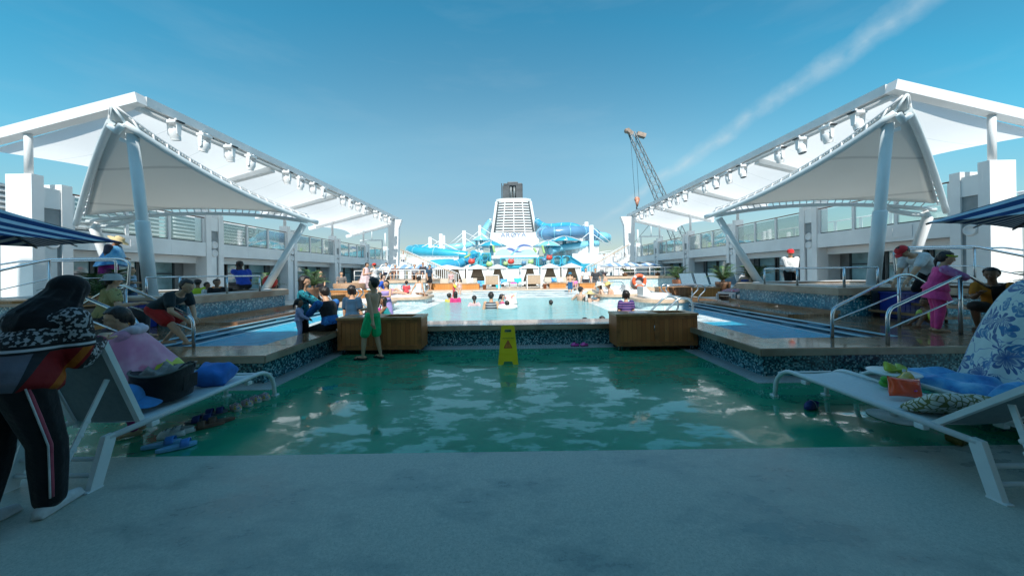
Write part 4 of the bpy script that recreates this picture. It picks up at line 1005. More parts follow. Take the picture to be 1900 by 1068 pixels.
# ---- cycads in pots
def cycad(x,y,z0,h,r,nl,label,pot=POT,ph=.45,pr=.24,seed=1,group='potted cycads'):
    rr=random.Random(seed*31+5); t=thing('potted_cycad',(x,y,z0),0,label,'plant',group)
    m=MB(); m.lathe((x,y,z0),[(.001,0),(pr*.72,0),(pr*.95,ph*.75),(pr,ph*.82),(pr,ph),(pr*.9,ph),(pr*.88,ph-.04),(.001,ph-.04)],20); m.build('pot',pot,t)
    m=MB(); m.tube([(x,y,z0+ph-.05),(x,y,z0+ph+.10)],[.09,.06],8); m.build('stem',POT,t)
    m=MB(); base=Vector((x,y,z0+ph+.06))
    for i in range(nl):
        az=2.399*i+rr.uniform(-.2,.2); el=rr.uniform(.25,1.25); ln=r*rr.uniform(.75,1.1)*(1.15 if el>.9 else 1)
        d=Vector((math.cos(az)*math.cos(el),math.sin(az)*math.cos(el),math.sin(el)*h/r)); e=base+d*ln; e.z-=ln*.12
        mid=base+d*ln*.55+Vector((0,0,ln*.22)); c=arc(base,e,mid,9)
        side=Vector((-math.sin(az),math.cos(az),0))
        for k in range(1,10):
            p=c[k]; tg=(c[k]-c[k-1]).normalized(); w=ln*.20*math.sin(pi*min(.97,(k+.8)/10.5))**.7
            up=side.cross(tg)
            for sg in(-1,1):
                for q in(0,.5):
                    pp=p.lerp(c[k-1],q); tip=pp+(side*sg*w+tg*w*.8+up*w*rr.uniform(.05,.4)); b=tg*(.028*ln+.006)
                    m.poly([pp-b*.5,pp+b*.5,tip],False)
        m.tube(c,[.012*(1-k/11) for k in range(10)],4,caps=False)
    m.build('foliage',LEAFG,t,fixn=False)
# ================================================================ FAR END OF THE DECK
def A(x,y,Y): return aty(x,y,Y)
def bx(mb,x0,y0,x1,y1,Y,d,bev=0):
    """box whose camera-side face spans two picture corners at depth Y and runs d metres back"""
    p,q=A(x0,y0,Y),A(x1,y1,Y); mb.b2(p.x,q.x,Y,Y+d,q.z,p.z,bev); return mb
# ---- funnel
def funnel():
    t=thing('ship_funnel',(.4,64,0),0,'tall white ship funnel with louvres, blue waves and a dark exhaust crown','funnel')
    x0,x1=A(908,450,60).x,A(1000,450,60).x; zb=A(953,431,60).z; cx=(x0+x1)/2
    m=MB(); m.b2(x0,x1,60,68,0,zb); base=m.build('casing',WHITE2,t)
    ztop=A(953,371,60).z; w0=(A(995,432,60).x-A(913,432,60).x)/2; w1=(A(985,374,60).x-A(921,374,60).x)/2
    m=MB(); h=ztop-zb
    m.ext([(cx-w0+.25,60.5,zb+.01),(cx+w0-.25,60.5,zb+.01),(cx+w1-.25,60.9,ztop),(cx-w1+.25,60.9,ztop)],(0,6,0)); m.build('louvre_core',DARK,t)
    nl=12
    for k in range(nl):
        f=(k+.35)/nl; z=zb+h*f; w=w0+(w1-w0)*f
        m=MB(); pts=[]
        n=14
        for i in range(n+1):
            a=-1+2*i/n; pts.append((cx+w*a,60.05+.4*f+.9*abs(a)**4*1.0))
        back=[(x,y+.5) for x,y in pts[::-1]]
        m.prism(pts+back,z,z+h/nl*.50); m.build('louvre_blade',WHITE2,t)
    for a in(-1,-.5,0,.5,1):
        m=MB(); y0=60.02+.9*abs(a)**4; m.bar((cx+a*w0*.995,y0,zb),(cx+a*w1*.995,y0+.4,ztop),.16 if abs(a)<1 else .5,.2,(0,1,0)); m.build('mullion',WHITE2,t)
    m=MB(); pts=[(cx+(w1+.1)*a,60.4+.9*abs(a)**4) for a in [-1+2*i/14 for i in range(15)]]; m.prism(pts+[(cx+w1+.1,67),(cx-w1-.1,67)],ztop-.05,ztop+.45); m.build('crown_band',WHITE2,t)
    for xx in(909.5,998):
        p=A(xx,405,60); m=MB(); m.b2(p.x-.2,p.x+.2,60.3,66,zb-.01,p.z); m.build('side_fin',WHITE2,t)
    # exhaust crown
    z0=ztop+.44; z1=A(950,341,60).z; sx0,sx1=A(932,350,60).x,A(970,350,60).x; sc=(sx0+sx1)/2; sw=(sx1-sx0)/2
    G=paint('exhaust_grey',(.055,.065,.072),.55,.3,.8); 
    m=MB()
    for a,b in((-1,-.30),(.34,1)): m.b2(sc+sw*a,sc+sw*b,61.2,64.5,z0,z1)
    m.b2(sc-sw*.29,sc+sw*.33,62.2,64.4,z0,z1); ex=m.build('exhaust_housing',G,t)
    for a in(-.16,.18):
        m=MB(); m.tube([(sc+sw*a,61.7,z0),(sc+sw*a,61.7,z1+.2)],.24,12); m.build('exhaust_pipe',paint('pipe_grey',(.16,.19,.2),.4,.2,3),t)
    m=MB()
    for a,b,hh in((-.9,-.45,.5),(-.5,.55,.75),(.5,.95,.5)): m.b2(sc+sw*a,sc+sw*b,61.25+.01*hh,64,z1+.001,z1+hh,.12)
    m.build('exhaust_cap',G,t)
    m=MB(); m.b2(sc-sw*1.12,sc-sw*1.04,61.5,62,z0,z1+.55); m.tube([(sc+sw*.98,61.3,z0),(sc+sw*.98,61.3,z1+.3)],.06,6); m.build('ladder_pipe',BLACKM,t)
    # lettering
    BLU=paint('letter_blue',(.13,.19,.33),.5,.05); cur=A(929,440,60).x
    W_=A(976,440,60).x-cur; zl=A(953,439.6,60).z
    tmp=MB(); text_into(tmp,'AROYA',1.0,Matrix.Identity(4),.01,'LEFT',1.12)
    xs=[v.co.x for v in tmp.b.verts]; ys=[v.co.y for v in tmp.b.verts]; kx=W_/(max(xs)-min(xs)); ky=.80/(max(ys)-min(ys)); tmp.b.free()
    m=MB(); text_into(m,'AROYA',1.0,Matrix.Translation((cur-min(xs)*kx,59.985,zl))@Matrix.Rotation(pi/2,4,'X')@Matrix.Diagonal((kx,ky,1,1)),.01,'LEFT',1.12)
    # stroke through the O, as on the ship
    oc=A(954.5,435.7,60); m.tube(arc((oc.x-.42,59.97,oc.z-.30),(oc.x+.42,59.97,oc.z+.30),(oc.x-.1,59.97,oc.z+.25),6),.05,6)
    m.build('lettering',BLU,base)
    m=MB(); text_into(m,'CRUISES',.36,Matrix.Translation((A(953,445.5,60).x,59.985,A(953,445.5,60).z))@Matrix.Rotation(pi/2,4,'X'),.01,'CENTER',1.5); m.build('small_lettering',paint('faint_letter_grey',(.50,.54,.57),.5,.03),base)
    # wave mural
    def wave(pts,mt,off,nm):
        m=MB(); m.ext([A(x,y,60)-Vector((0,off,0)) for x,y in pts],(0,.012,0)); m.build(nm,mt,base)
    LB=paint('mural_light_blue',(.42,.66,.80),.5,.04); MB_=paint('mural_blue',(.20,.45,.72),.5,.05); NB=paint('mural_navy',(.10,.17,.40),.5,.05)
    wave([(916,476),(922,466),(932,461),(940,463),(950,470),(958,476)],LB,.015,'mural_wave'); wave([(950,476),(960,468),(972,463),(984,462),(996,470),(998,476)],LB,.016,'mural_wave')
    wave([(938,463),(944,459.5),(950,460),(957,464),(966,466.5),(974,464.5),(966,468),(956,468.5),(948,464.5),(942,463)],NB,.028,'mural_crest')
    wave([(958,460),(964,454.5),(972,452.5),(982,454.5),(988,458.5),(980,457),(972,456.3),(964,458.5)],NB,.029,'mural_crest')
    wave([(946,474),(952,467),(960,460.5),(966,458.6),(962,463),(955,468),(951,474)],MB_,.031,'mural_wave')
funnel()
# ---- white house and rails behind the playground
t=thing('aft_deck_house',(0,47,0),0,'low white house with baluster rails in front of the funnel','building')
m=MB(); bx(m,772,478,1135,520,47,5); m.build('wall',WHITE,t)
m=MB(); bx(m,1062,470,1112,492,44,4); m.build('side_block',WHITE2,t)
for x0,x1,Y,y0,y1 in((757,850,40,476,492),(1108,1150,40,470,490),(1010,1110,46.5,458,476)):
    m=MB(); p,q=A(x0,y0,Y),A(x1,y0,Y); zb=A(x0,y1,Y).z
    m.tube([p,q],.05,6); k=int((q.x-p.x)/.55)
    for i in range(k+1):
        x=p.x+(q.x-p.x)*i/k; m.b2(x-.06,x+.06,Y-.03,Y+.03,zb,p.z+(q.z-p.z)*i/k)
    m.build('baluster_rail',WHITE2,t)
    m=MB(); bx(m,x0,y0+1.5,x1,y1,Y+.06,.03); m.build('rail_panel',GREYW,t)
for x0,x1 in((757,850),(1108,1150)):
    m=MB(); bx(m,x0,490,x1,525,40.2,3); m.build('lower_wall',GREYW,t)
# ---- water slides
SLB=paint('slide_blue',(.05,.36,.58),.2,.12,.5,coat=.6); SLT=paint('slide_teal',(.04,.36,.50),.2,.12,.5,coat=.6); SLP=paint('slide_pale_blue',(.22,.55,.68),.2,.1,.5,coat=.5); SLD=paint('slide_deep_blue',(.11,.26,.42),.2,.12,.5,coat=.6)
def smooth(pts,n=6):
    P=[Vector(p) for p in pts]; out=[]
    for i in range(len(P)-1):
        a=P[max(i-1,0)]; b=P[i]; c=P[i+1]; d=P[min(i+2,len(P)-1)]
        for k in range(n):
            t_=k/n; out.append(.5*((2*b)+(c-a)*t_+(2*a-5*b+4*c-d)*t_*t_+(3*b-a-3*c+d)*t_**3))
    out.append(P[-1]); return out
def slide(pts,r,mt,label,flat=1,bands=6):
    q=smooth([A(x,y,Y) for x,y,Y in pts]); c=sum(q,Vector())/len(q)
    t=thing('water_slide',(c.x,c.y,0),0,label,'water slide','water slides')
    m=MB(); m.tube(q,r,16,True,flat); m.build('flume',mt,t)
    st=max(1,len(q)//bands)
    for i in range(st//2,len(q)-1,st):
        d=(q[i+1]-q[i]).normalized(); m=MB(); rr=r[i] if isinstance(r,list) else r
        m.tube([q[i]-d*.06,q[i]+d*.06],rr*1.06,16); m.build('joint_ring',SLP,t)
    return t
slide([(868,475,42),(830,470.5,42),(785,467,42.5),(765,465,44),(763,462.5,47),(785,461,49.5),(825,461,50)],.62,SLT,'long teal tube slide looping out at the left')
slide([(880,471,42),(872,480,40.5),(850,490,38.8),(836,493,38)],.55,SLB,'open blue flume dropping from the playground at the left')
def barrel():
    q=smooth([A(842,490,38),A(820,493,37.5),A(797,498,37)]); t=thing('water_slide',(q[0].x,37.5,0),0,'wide blue barrel mouth of a slide above the left stairs','water slide','water slides')
    m=MB(); m.tube(q,[.62+.03*i for i in range(len(q))],18,False); m.build('flume',SLB,t); m=MB(); e=q[-1]; m.tube([e,e+(q[-1]-q[-2]).normalized()*.06],1.02,18); m.build('joint_ring',SLP,t)
barrel()
t=thing('splash_bowl',(-6.5,36.5,0),0,'half bowl in teal below the barrel slide','water slide')
m=MB(); c=A(828,505,36.5); m.lathe((c.x,37.2,c.z),[(.15,-.95),(.8,-.7),(1.35,-.3),(1.55,.05),(1.62,.07),(1.60,.0)],24,sx=1.15); m.build('bowl',SLB,t)
m=MB(); m.tube([(c.x,37.2,0),(c.x,37.2,c.z-.9)],.15,10); m.build('stem',WHITE2,t)
slide([(822,460,52),(850,458,52),(878,452,53),(893,441,55),(900,425,57),(908,412,60.5)],[.55]*31,SLP,'pale blue tube slide climbing to the left side of the funnel')
slide([(1104,436,53),(1085,431,51.5),(1055,431,50.5),(1025,433,50.5),(1010,434,51.5),(1006,432,54),(1014,428,57)],.98,SLD,'fat dark blue slide tube curling right of the funnel',1,7)
slide([(996,410,61.5),(1002,416,59),(1015,421,58),(1035,420,57),(1052,419,56),(1066,421,55.5),(1082,428,55)],.62,SLB,'slim blue slide tube dipping over the fat dark blue tube')
slide([(1098,438,54),(1112,438,53),(1124,440,54),(1126,442,57),(1118,441,60)],.72,SLP,'pale blue slide bend farthest to the right')
slide([(1108,452,48),(1090,453,47),(1065,456,46),(1040,460,45),(1022,466,44)],.5,SLP,'pale blue flume sloping down behind the right playground panels')
# teal chute with side rails at the right
t=thing('water_slide',(7.3,38,0),0,'straight blue chute with railed sides running down to the right','water slide','water slides')
m=MB(); a,b=A(1060,486,38),A(1092,503,36.5); m.bar(a,b,1.6,.18); m.build('flume',SLB,t)
for dy in(0,1.5):
    p,q=A(1058,476,38+dy),A(1086,493,36.6+dy); m=MB(); m.tube([p,q],.08,6); m.ext([p,q,q-Vector((0,0,.85)),p-Vector((0,0,.85))],(0,.03,0)); m.build('side_panel',TEALGLASS if dy else SLT,t)
m=MB(); bx(m,1078,489,1108,503,36.2,.2); m.build('end_panel',SLT,t)
# support masts
for i,(x,y0,Y,r) in enumerate(((798,440,45,.30),(818,434,47,.34),(823,437,47.5,.3),(861,428,52,.36),(890,418,52,.28),(1078,420,55,.35),(1088,412,54,.42),(1097,418,46,.40),(1107,455,49,.35),(884,445,48,.2))):
    p=A(x,y0,Y); t=thing('slide_mast',(p.x,Y,0),0,'white slide mast standing %s'%('among the left slides' if x<950 else 'among the right slides'),'mast','white masts between the slides')
    m=MB(); m.tube([(p.x,Y,0),(p.x,Y,p.z)],r*.8,12); m.build('post',WHITE2,t)
    m=MB(); 
    for k,s in enumerate((-1,1)): m.tube([(p.x,Y,p.z-.8-.3*k),(p.x+s*2.6,Y+.4,max(4.6,p.z-2.9))],.055,5)
    m.build('stay',WHITE2,t)
# ---- splash playground
TEALF=paint('playground_teal',(.04,.40,.52),.35,.1,2); RED=paint('playground_red',(.60,.07,.05),.4,.1); LIMEP=paint('playground_lime',(.36,.55,.22),.4,.1)
t=thing('splash_playground',(1.0,38,0),0,'teal framed splash playground with porthole panels in front of the funnel','playground')
def frame(x0,y0,x1,y1,Y,ports,glass=TEALGLASS,d=.12):
    m=MB(); p,q=A(x0,y0,Y),A(x1,y1,Y)
    m.b2(p.x,p.x+.14,Y,Y+d,q.z,p.z); m.b2(q.x-.14,q.x,Y,Y+d,q.z,p.z); m.b2(p.x+.14,q.x-.14,Y,Y+d,p.z-.12,p.z); m.b2(p.x+.14,q.x-.14,Y,Y+d,q.z,q.z+.22)
    f=m.build('panel_frame',TEALF,t)
    m=MB(); m.b2(p.x+.141,q.x-.141,Y+.04,Y+.07,q.z+.221,p.z-.121); m.build('panel',glass,f)
    for x,y,r in ports:
        c=A(x,y,Y); m=MB(); m.lathe((c.x,Y-.02,c.z),[(r,-.03),(r*1.2,-.03),(r*1.2,.05),(r,.05),(r,-.03)],20,rot=(pi/2,0,0)); m.build('porthole',SLB,f)
PALEG=glass_mat('pale_panel',(.86,.93,.92),.18)
frame(928,478,997,495.5,38,[],PALEG); frame(873,468,892,493,38.5,[(880,477.5,.42)]); frame(893,469,911,493,38.6,[(899,477,.40)])
frame(998,477,1010,496,38.2,[],PALEG); frame(1011,475,1025,496,38.3,[],PALEG); frame(1026,475,1041,496,38.4,[(1034,484,.50)]); frame(1043,474,1059,494,38.5,[(1050,483,.50)])
m=MB(); bx(m,870,492,1062,497,38.9,4); m.build('play_deck',TEALF,t)
for x in(875,905,930,965,996,1020,1055):
    m=MB(); p=A(x,495,38.8); m.tube([(p.x,38.9,0),(p.x,38.9,p.z)],.12,8); m.build('deck_column',WHITE2,t)
m=MB(); bx(m,912,474,1000,478.6,38.4,.4); m.build('white_beam',WHITE2,t)
for x,y,s,mt in((875,485,.42,RED),(948,485,.40,RED),(1019,478,.38,RED),(972,488,.30,SLD),(1010,482,.3,SLD),(938,489,.3,LIMEP),(985,486,.35,LIMEP),(908,490,.4,LIMEP)):
    c=A(x,y,37.8); m=MB(); m.ball(c,(s,.25,s*.8),12,8); m.tube([c,c+Vector((s,0,s))],[.08,.03],6); m.tube([c,c+Vector((-s*.6,0,s*1.1))],[.07,.03],6); m.build('sea_creature',mt,t)
m=MB(); 
for a,b in(((872,470),(862,478)),((1010,470),(1006,455)),((918,468),(915,455)),((995,468),(990,460))): m.tube(smooth([A(*a,38.5),A(a[0]-2,(a[1]+b[1])/2,38.5),A(*b,38.5)]),.14,8)
m.build('spray_pipe',LIMEP,t)
# teal spray umbrellas
for i,(x,y,r,Y,yb) in enumerate(((912,446,2.1,45,490),(1016,446,2.1,45,488),(1047,437.5,2.5,46,482),(893,436,1.6,48,470))):
    p=A(x,y,Y); t=thing('spray_umbrella',(p.x,Y,0),0,'teal and white spray umbrella %s'%('left of the funnel waves','right of the funnel waves','below the fat dark blue tube','beside the left mast')[i],'spray umbrella','spray umbrellas')
    m=MB(); m.lathe((p.x,Y,p.z),[(.06,0),(r*.55,-.38),(r,-.85),(r*.97,-.92),(r*.5,-.5)],8); m.build('canopy',SLT if i%2==0 else SLP,t)
    m=MB()
    for k in range(8):
        a=2*pi*k/8; m.tube([(p.x,Y,p.z+.03),(p.x+r*.55*math.cos(a),Y+r*.55*math.sin(a),p.z-.34),(p.x+r*math.cos(a),Y+r*math.sin(a),p.z-.81)],.05,4)
    m.build('rib',WHITE2,t)
    m=MB(); m.tube([(p.x,Y,0),(p.x,Y,p.z-.1)],.28,10); m.build('stem',WHITE2,t)
# ---- cabanas
BRN=teak('cabana_slats',2,.16,(.20,.14,.09),(.38,.28,.19),False,.18); CURT=paint('white_curtain',(.72,.73,.72),.8,.06,6)
for i,(x0,x1) in enumerate(((797,862),(866,905),(906,940),(966,1000),(1003,1038),(1042,1078))):
    p,q=A(x0,494,33),A(x1,494,33); zt=A(950,497,33).z
    t=thing('cabana',((p.x+q.x)/2,33,0),0,'white curtained cabana under a shallow tent roof, %s of the row'%('leftmost','second from the left','third from the left','third from the right','second from the right','rightmost')[i],'cabana','cabanas behind the pool stage')
    m=MB(); cx=(p.x+q.x)/2
    m.ext([(p.x-.15,32.9,zt),(cx,32.9,zt+.42),(q.x+.15,32.9,zt),(q.x+.15,32.9,zt-.05),(p.x-.15,32.9,zt-.05)],(0,1.9,0)); m.build('tent_roof',WHITE2,t)
    m=MB(); m.b2(p.x+.1,q.x-.1,34.6,34.7,0,zt-.06); m.build('back_wall',BRN,t)
    for xx in(p.x+.05,q.x-.05):
        m=MB(); m.tube([(xx,33,0),(xx,33,zt-.05)],.06,8); m.build('column',WHITE2,t)
    for sgn,xx in((1,p.x+.1),(-1,q.x-.1)):
        m=MB()
        def P(u,v):
            w=.50-.34*math.sin(pi*min(1,v*.62))**2
            return Vector((xx+sgn*w*u,33+.05*math.sin(18*u)+.03,zt-.06-(zt-.2)*v))
        m.sheet(P,14,8,True,.0); m.build('curtain',CURT,t)
    m=MB(); m.b2(p.x+.3,q.x-.3,33.6,34.5,.25,.55,.05); m.build('day_bed',paint('daybed_cushion',(.65,.64,.6),.8,.05),t)
# ---- stage furniture
def loveseat(x,label):
    p=A(x,535,20.7); t=thing('wicker_loveseat',(p.x,20.9,.44),0,label,'loveseat','wicker loveseats on the stage')
    w=.44; z=.44; WK=paint('wicker',(.48,.36,.25),.6,.3,40,bmp=.6,bscale=150)
    m=MB(); m.b2(p.x-w,p.x+w,20.62,20.67,z+.30,z+.86,.02); m.build('backrest',WK,t)
    m=MB(); 
    for s in(-1,1): m.b2(p.x+s*w-.03,p.x+s*w+.03,20.60,20.66,z,z+.90); m.b2(p.x+s*w-.03,p.x+s*w+.03,21.6,21.66,z,z+.6); m.b2(p.x+s*w-.03,p.x+s*w+.03,20.665,21.6,z+.54,z+.60)
    m.b2(p.x-w,p.x+w,20.60,20.66,z+.87,z+.92); m.build('frame',WHITE2,t)
    m=MB(); m.b2(p.x-w+.04,p.x+w-.04,20.68,21.6,z+.28,z+.42,.04); m.build('seat_cushion',paint('seat_cushion_white',(.68,.68,.66),.8,.05),t)
loveseat(913,'wicker loveseat turned away on the stage, left of the aisle'); loveseat(991,'wicker loveseat turned away on the stage, right of the aisle')
for x,lb in((899,'left of the wicker seats'),(1011,'right of the wicker seats')):
    p=A(x,534,20.4); t=thing('flower_pot',(p.x,20.4,.44),0,'square terracotta pot standing %s'%lb,'pot','terracotta pots')
    m=MB(); m.lathe((p.x,20.4,.44),[(.001,0),(.12,0),(.16,.26),(.18,.27),(.18,.31),(.14,.31),(.13,.27),(.001,.26)],4,rot=(0,0,pi/4)); m.build('pot',TERRA,t)
    m=MB(); m.ball((p.x,20.4,.73),(.12,.12,.03),8,6); m.build('soil',RUBBER,t)
for i,(x0,x1,y0,y1,Y) in enumerate(((855,889,526.5,534,20.9),(1020,1050,525,533,20.9),(795,842,526,535,20.9),(1076,1112,525,534,20.4))):
    m=MB(); p,q=A(x0,y0,Y),A(x1,y1,Y); t=thing('wooden_planter',((p.x+q.x)/2,Y,.44),0,'orange wooden planter box at the pool stage, %s'%('left of the loveseats','right of the loveseats','by the left stairs','by the man in a grey shirt')[i],'planter','orange wooden planters')
    m.b2(p.x,q.x,Y,Y+.5,.44,p.z-.04); m.build('box',ORANGEWOOD,t); m=MB(); m.b2(p.x-.02,q.x+.02,Y-.02,Y+.52,p.z-.039,p.z); m.build('rim',DRYTEAK,t)
for i,(x,y,mt,s) in enumerate(((893,526,BT,.30),(935,522,BT,.26),(961,521,paint('cyan_cushion',(.03,.5,.68),.8,.1),.28),(1028,519,BT,.22),(1040,520,CURT,.22),(925,532,paint('cyan_cushion',(.03,.5,.68),.8,.1),.22),(872,521,CURT,.3))):
    p=A(x,y,22.5); m=MB(); cushion(m,(p.x,22.5,p.z),(s*2,s*1.5,.16),(R(72),0,.1*i),10,.5); tag(m.build('cushion',mt),'%s cushion propped up behind the stage seats, %s'%('white' if mt is CURT else 'blue',('at the left daybed','left of the aisle','in the aisle','left of the white one at the right','between blue cushions at the right','under the left loveseat','farthest left')[i]),'cushion')
for i,(x,y) in enumerate(((938,528),(953,527),(968,528))):
    p=A(x,y,22); t=thing('low_table',(p.x,22,.44),0,'low white table with towels in the stage aisle, %s'%('left one','middle one','right one')[i],'table','low stage tables')
    m=MB(); m.b2(p.x-.3,p.x+.3,21.8,22.2,.70,.74,.01); m.build('table_top',WHITE2,t)
    for sx in(-.26,.26):
        m=MB(); m.b2(p.x+sx-.02,p.x+sx+.02,21.98,22.02,.44,.70); m.build('leg',WHITE2,t)
    m=MB(); m.b2(p.x-.2,p.x+.2,21.86,22.1,.741,.82,.02); tag(m.build('towel',CURT if i!=1 else PNK),'folded %s towel on the %s low stage table'%('white' if i!=1 else 'pink',('left','middle','right')[i]),'towel')
# ---- stairs to the upper deck, terraces
def stairs(s,top,bot,label):
    T,B=Vector(top),Vector(bot); t=thing('outdoor_stairs',(B.x,B.y,.44),0,label,'stairs','stairs to the upper deck')
    for dy in(0,1.5):
        m=MB(); o=Vector((0,dy,0)); d=(B-T); m.ext([T+o,B+o,B+o-Vector((0,0,.30)),T+o-Vector((0,0,.42))],(0,.06,0)); m.build('stringer',WHITE2,t)
        m=MB(); m.tube([T+o+Vector((0,.03,.95)),B+o+Vector((0,.03,.95))],.035,6); m.build('handrail',PALEWOOD if dy==0 else WHITE2,t)
        m=MB(); n=26
        for i in range(n+1):
            p=T.lerp(B,i/n)+o; m.b2(p.x-.018,p.x+.018,p.y+.01,p.y+.05,p.z,p.z+.94)
        m.build('baluster_row',WHITE2,t)
    m=MB()
    for i in range(16):
        p=T.lerp(B,(i+.5)/16); m.b2(p.x-.14,p.x+.14,p.y+.07,p.y+1.49,p.z-.06,p.z-.02)
    m.build('tread',GREYW,t)
tp=A(743,484,27); bt=A(842,528,24); stairs(-1,(tp.x,27,tp.z),(bt.x,24.6,.5),'white stairs slanting down on the left of the pool stage')
tp=A(1168,474,27); bt=A(1100,517,24); stairs(1,(tp.x,27,tp.z),(bt.x,24.6,.9),'white stairs slanting down on the right of the pool stage')
PALEBLUE=stripe_mat('pale_blue_parasol',0,.6,(.20,.34,.55),(.55,.63,.70),.5)
def terrace(s,x0,x1,label,Y0=20,dz=0):
    t=thing('terrace',(s*(x0+x1)/2,Y0,0),0,label,'terrace','raised terraces beside the stage')
    m=MB(); m.b2(s*x0,s*x1,Y0,Y0+6,0,.94); m.build('wall',MOSAIC3,t)
    m=MB(); m.b2(s*(x0-.06),s*(x1+.06),Y0-.07,Y0+6,.942,1.10); m.build('coping',PALEWOOD,t)
    m=MB(); m.tube([(s*x0,Y0+.1,1.72),(s*x1,Y0+.1,1.72)],.03,6); m.tube([(s*x0,Y0+.1,1.42),(s*x1,Y0+.1,1.42)],.018,6)
    k=5
    for i in range(k+1):
        x=x0+(x1-x0)*i/k; m.tube([(s*x,Y0+.1,1.1),(s*x,Y0+.1,1.72)],.025,6)
    m.build('railing',WHITE2,t)
terrace(-1,5.4,9.8,'terrace with small parasols on the left of the stage'); terrace(1,6.6,12.0,'terrace with small parasols on the right of the stage',23)
for s,xs in((-1,(6.2,7.4,8.6)),(1,(7.6,9.0,10.5))):
    for i,x in enumerate(xs):
        y=(21.9 if s<0 else 24.2)+.35*i; t=thing('terrace_parasol',(s*x,y,1.1),0,'small pale blue parasol on the %s terrace, %s from the stage'%('left' if s<0 else 'right',('first','second','third')[i]),'parasol','small terrace parasols')
        m=MB(); m.lathe((s*x,y,2.02),[(.02,.12),(.55,-.02),(1.02,-.17),(1.0,-.20),(.5,-.06)],8); m.build('canopy',PALEBLUE,t)
        m=MB(); m.tube([(s*x,y,1.1),(s*x,y,2.1)],.025,6); m.build('pole',WHITE2,t)
# ---- lounging islands in the shallow shelves
def island(x0,x1,y0,y1,z,label,pads):
    t=thing('pool_island',((x0+x1)/2,(y0+y1)/2,0),0,label,'lounging island','lounging islands in the shallow water')
    def out(o,n=10):
        r=min(.55,(y1-y0)/2)+o; pts=[]
        for cx,cy,a in((x1-.55,y1-.55,0),(x0+.55,y1-.55,pi/2),(x0+.55,y0+.55,pi),(x1-.55,y0+.55,3*pi/2)):
            for k in range(n+1): b=a+pi/2*k/n; pts.append((cx+(.55+o)*math.cos(b),cy+(.55+o)*math.sin(b)))
        return pts
    m=MB(); m.prism(out(0),.1,z-.09); m.build('mosaic_side',MOSAIC3,t)
    m=MB(); m.prism(out(.08),z-.089,z); m.build('coping',PALEWOOD,t)
    m=MB(); m.prism(out(-.22),z+.001,z+.06); m.build('pad',CURT,t)
    for px,py,ln in pads:
        m=MB(); m.ext([(px,py,z+.061),(px+ln,py,z+.061),(px+ln,py,z+.12),(px+ln*.28,py,z+.15),(px+ln*.10,py,z+.34),(px,py,z+.34)],(0,.5,0)); w=m.build('wedge',WHITE2,t)
        m=MB(); m.b2(px+ln*.30,px+ln*.40,py+.02,py+.46,z+.155,z+.20,.02); m.build('head_roll',paint('grey_roll',(.35,.40,.42),.7,.1),w)
for s in(-1,1):
    sd='left' if s<0 else 'right'
    a,b=sorted((s*3.85,s*5.35)); island(a,b,9.4,11.0,.64,'rounded lounging island with white pad, nearer one on the %s'%sd,[(a+.3,10.25,.9)] if s>0 else [])
    a,b=sorted((s*3.35,s*5.35)); island(a,b,12.3,14.0,.60,'rounded lounging island with white pad, middle one on the %s'%sd,[(a+.2,13.2,1.0),(a+1.1,12.7,.8)] if s>0 else [(a+.1,13.3,.6)])
    a,b=sorted((s*4.2,s*6.0)); island(a,b,15.6,17.2,.56,'rounded lounging island with white pad, farthest one on the %s'%sd,[(a+.2,16.4,1.1)])
# ---- lifebuoy on its stand
def buoy():
    p=A(1187,521,16.8); t=thing('lifebuoy_stand',(p.x,17.0,.4),0,'grey stand carrying a white board behind the lifebuoy','stand')
    m=MB(); m.lathe((p.x,17.1,p.z-.1),[(.001,.0),(.40,.0),(.42,.04),(.42,.12),(.001,.12)],24,rot=(pi/2,0,0)); m.build('board',paint('stand_grey',(.40,.44,.46),.5,.08),t)
    m=MB(); m.tube([(p.x,17.05,.4),(p.x,17.05,p.z)],.06,8); m.build('post',WHITE2,t)
    r,q=.29,.085; OR=paint('buoy_orange',(.78,.14,.05),.45,.08)
    b=MB(); b.lathe((p.x,16.86,p.z),[(r+q*math.cos(a),q*math.sin(a)) for a in [2*pi*i/12 for i in range(13)]],40,rot=(pi/2,0,0)); o=tag(b.build('lifebuoy',OR),'orange lifebuoy with white bands on the stand right of the pool','lifebuoy')
    for k in range(4):
        a0=pi/4+k*pi/2; m=MB(); m.lathe((p.x,16.86,p.z),[(r+q*1.04*math.cos(a),q*1.04*math.sin(a)) for a in [2*pi*i/12 for i in range(13)]],6,rot=(pi/2,0,0),a0=a0-.16,a1=a0+.16); x=m.build('white_band',WHITE2); x.parent=o
buoy()
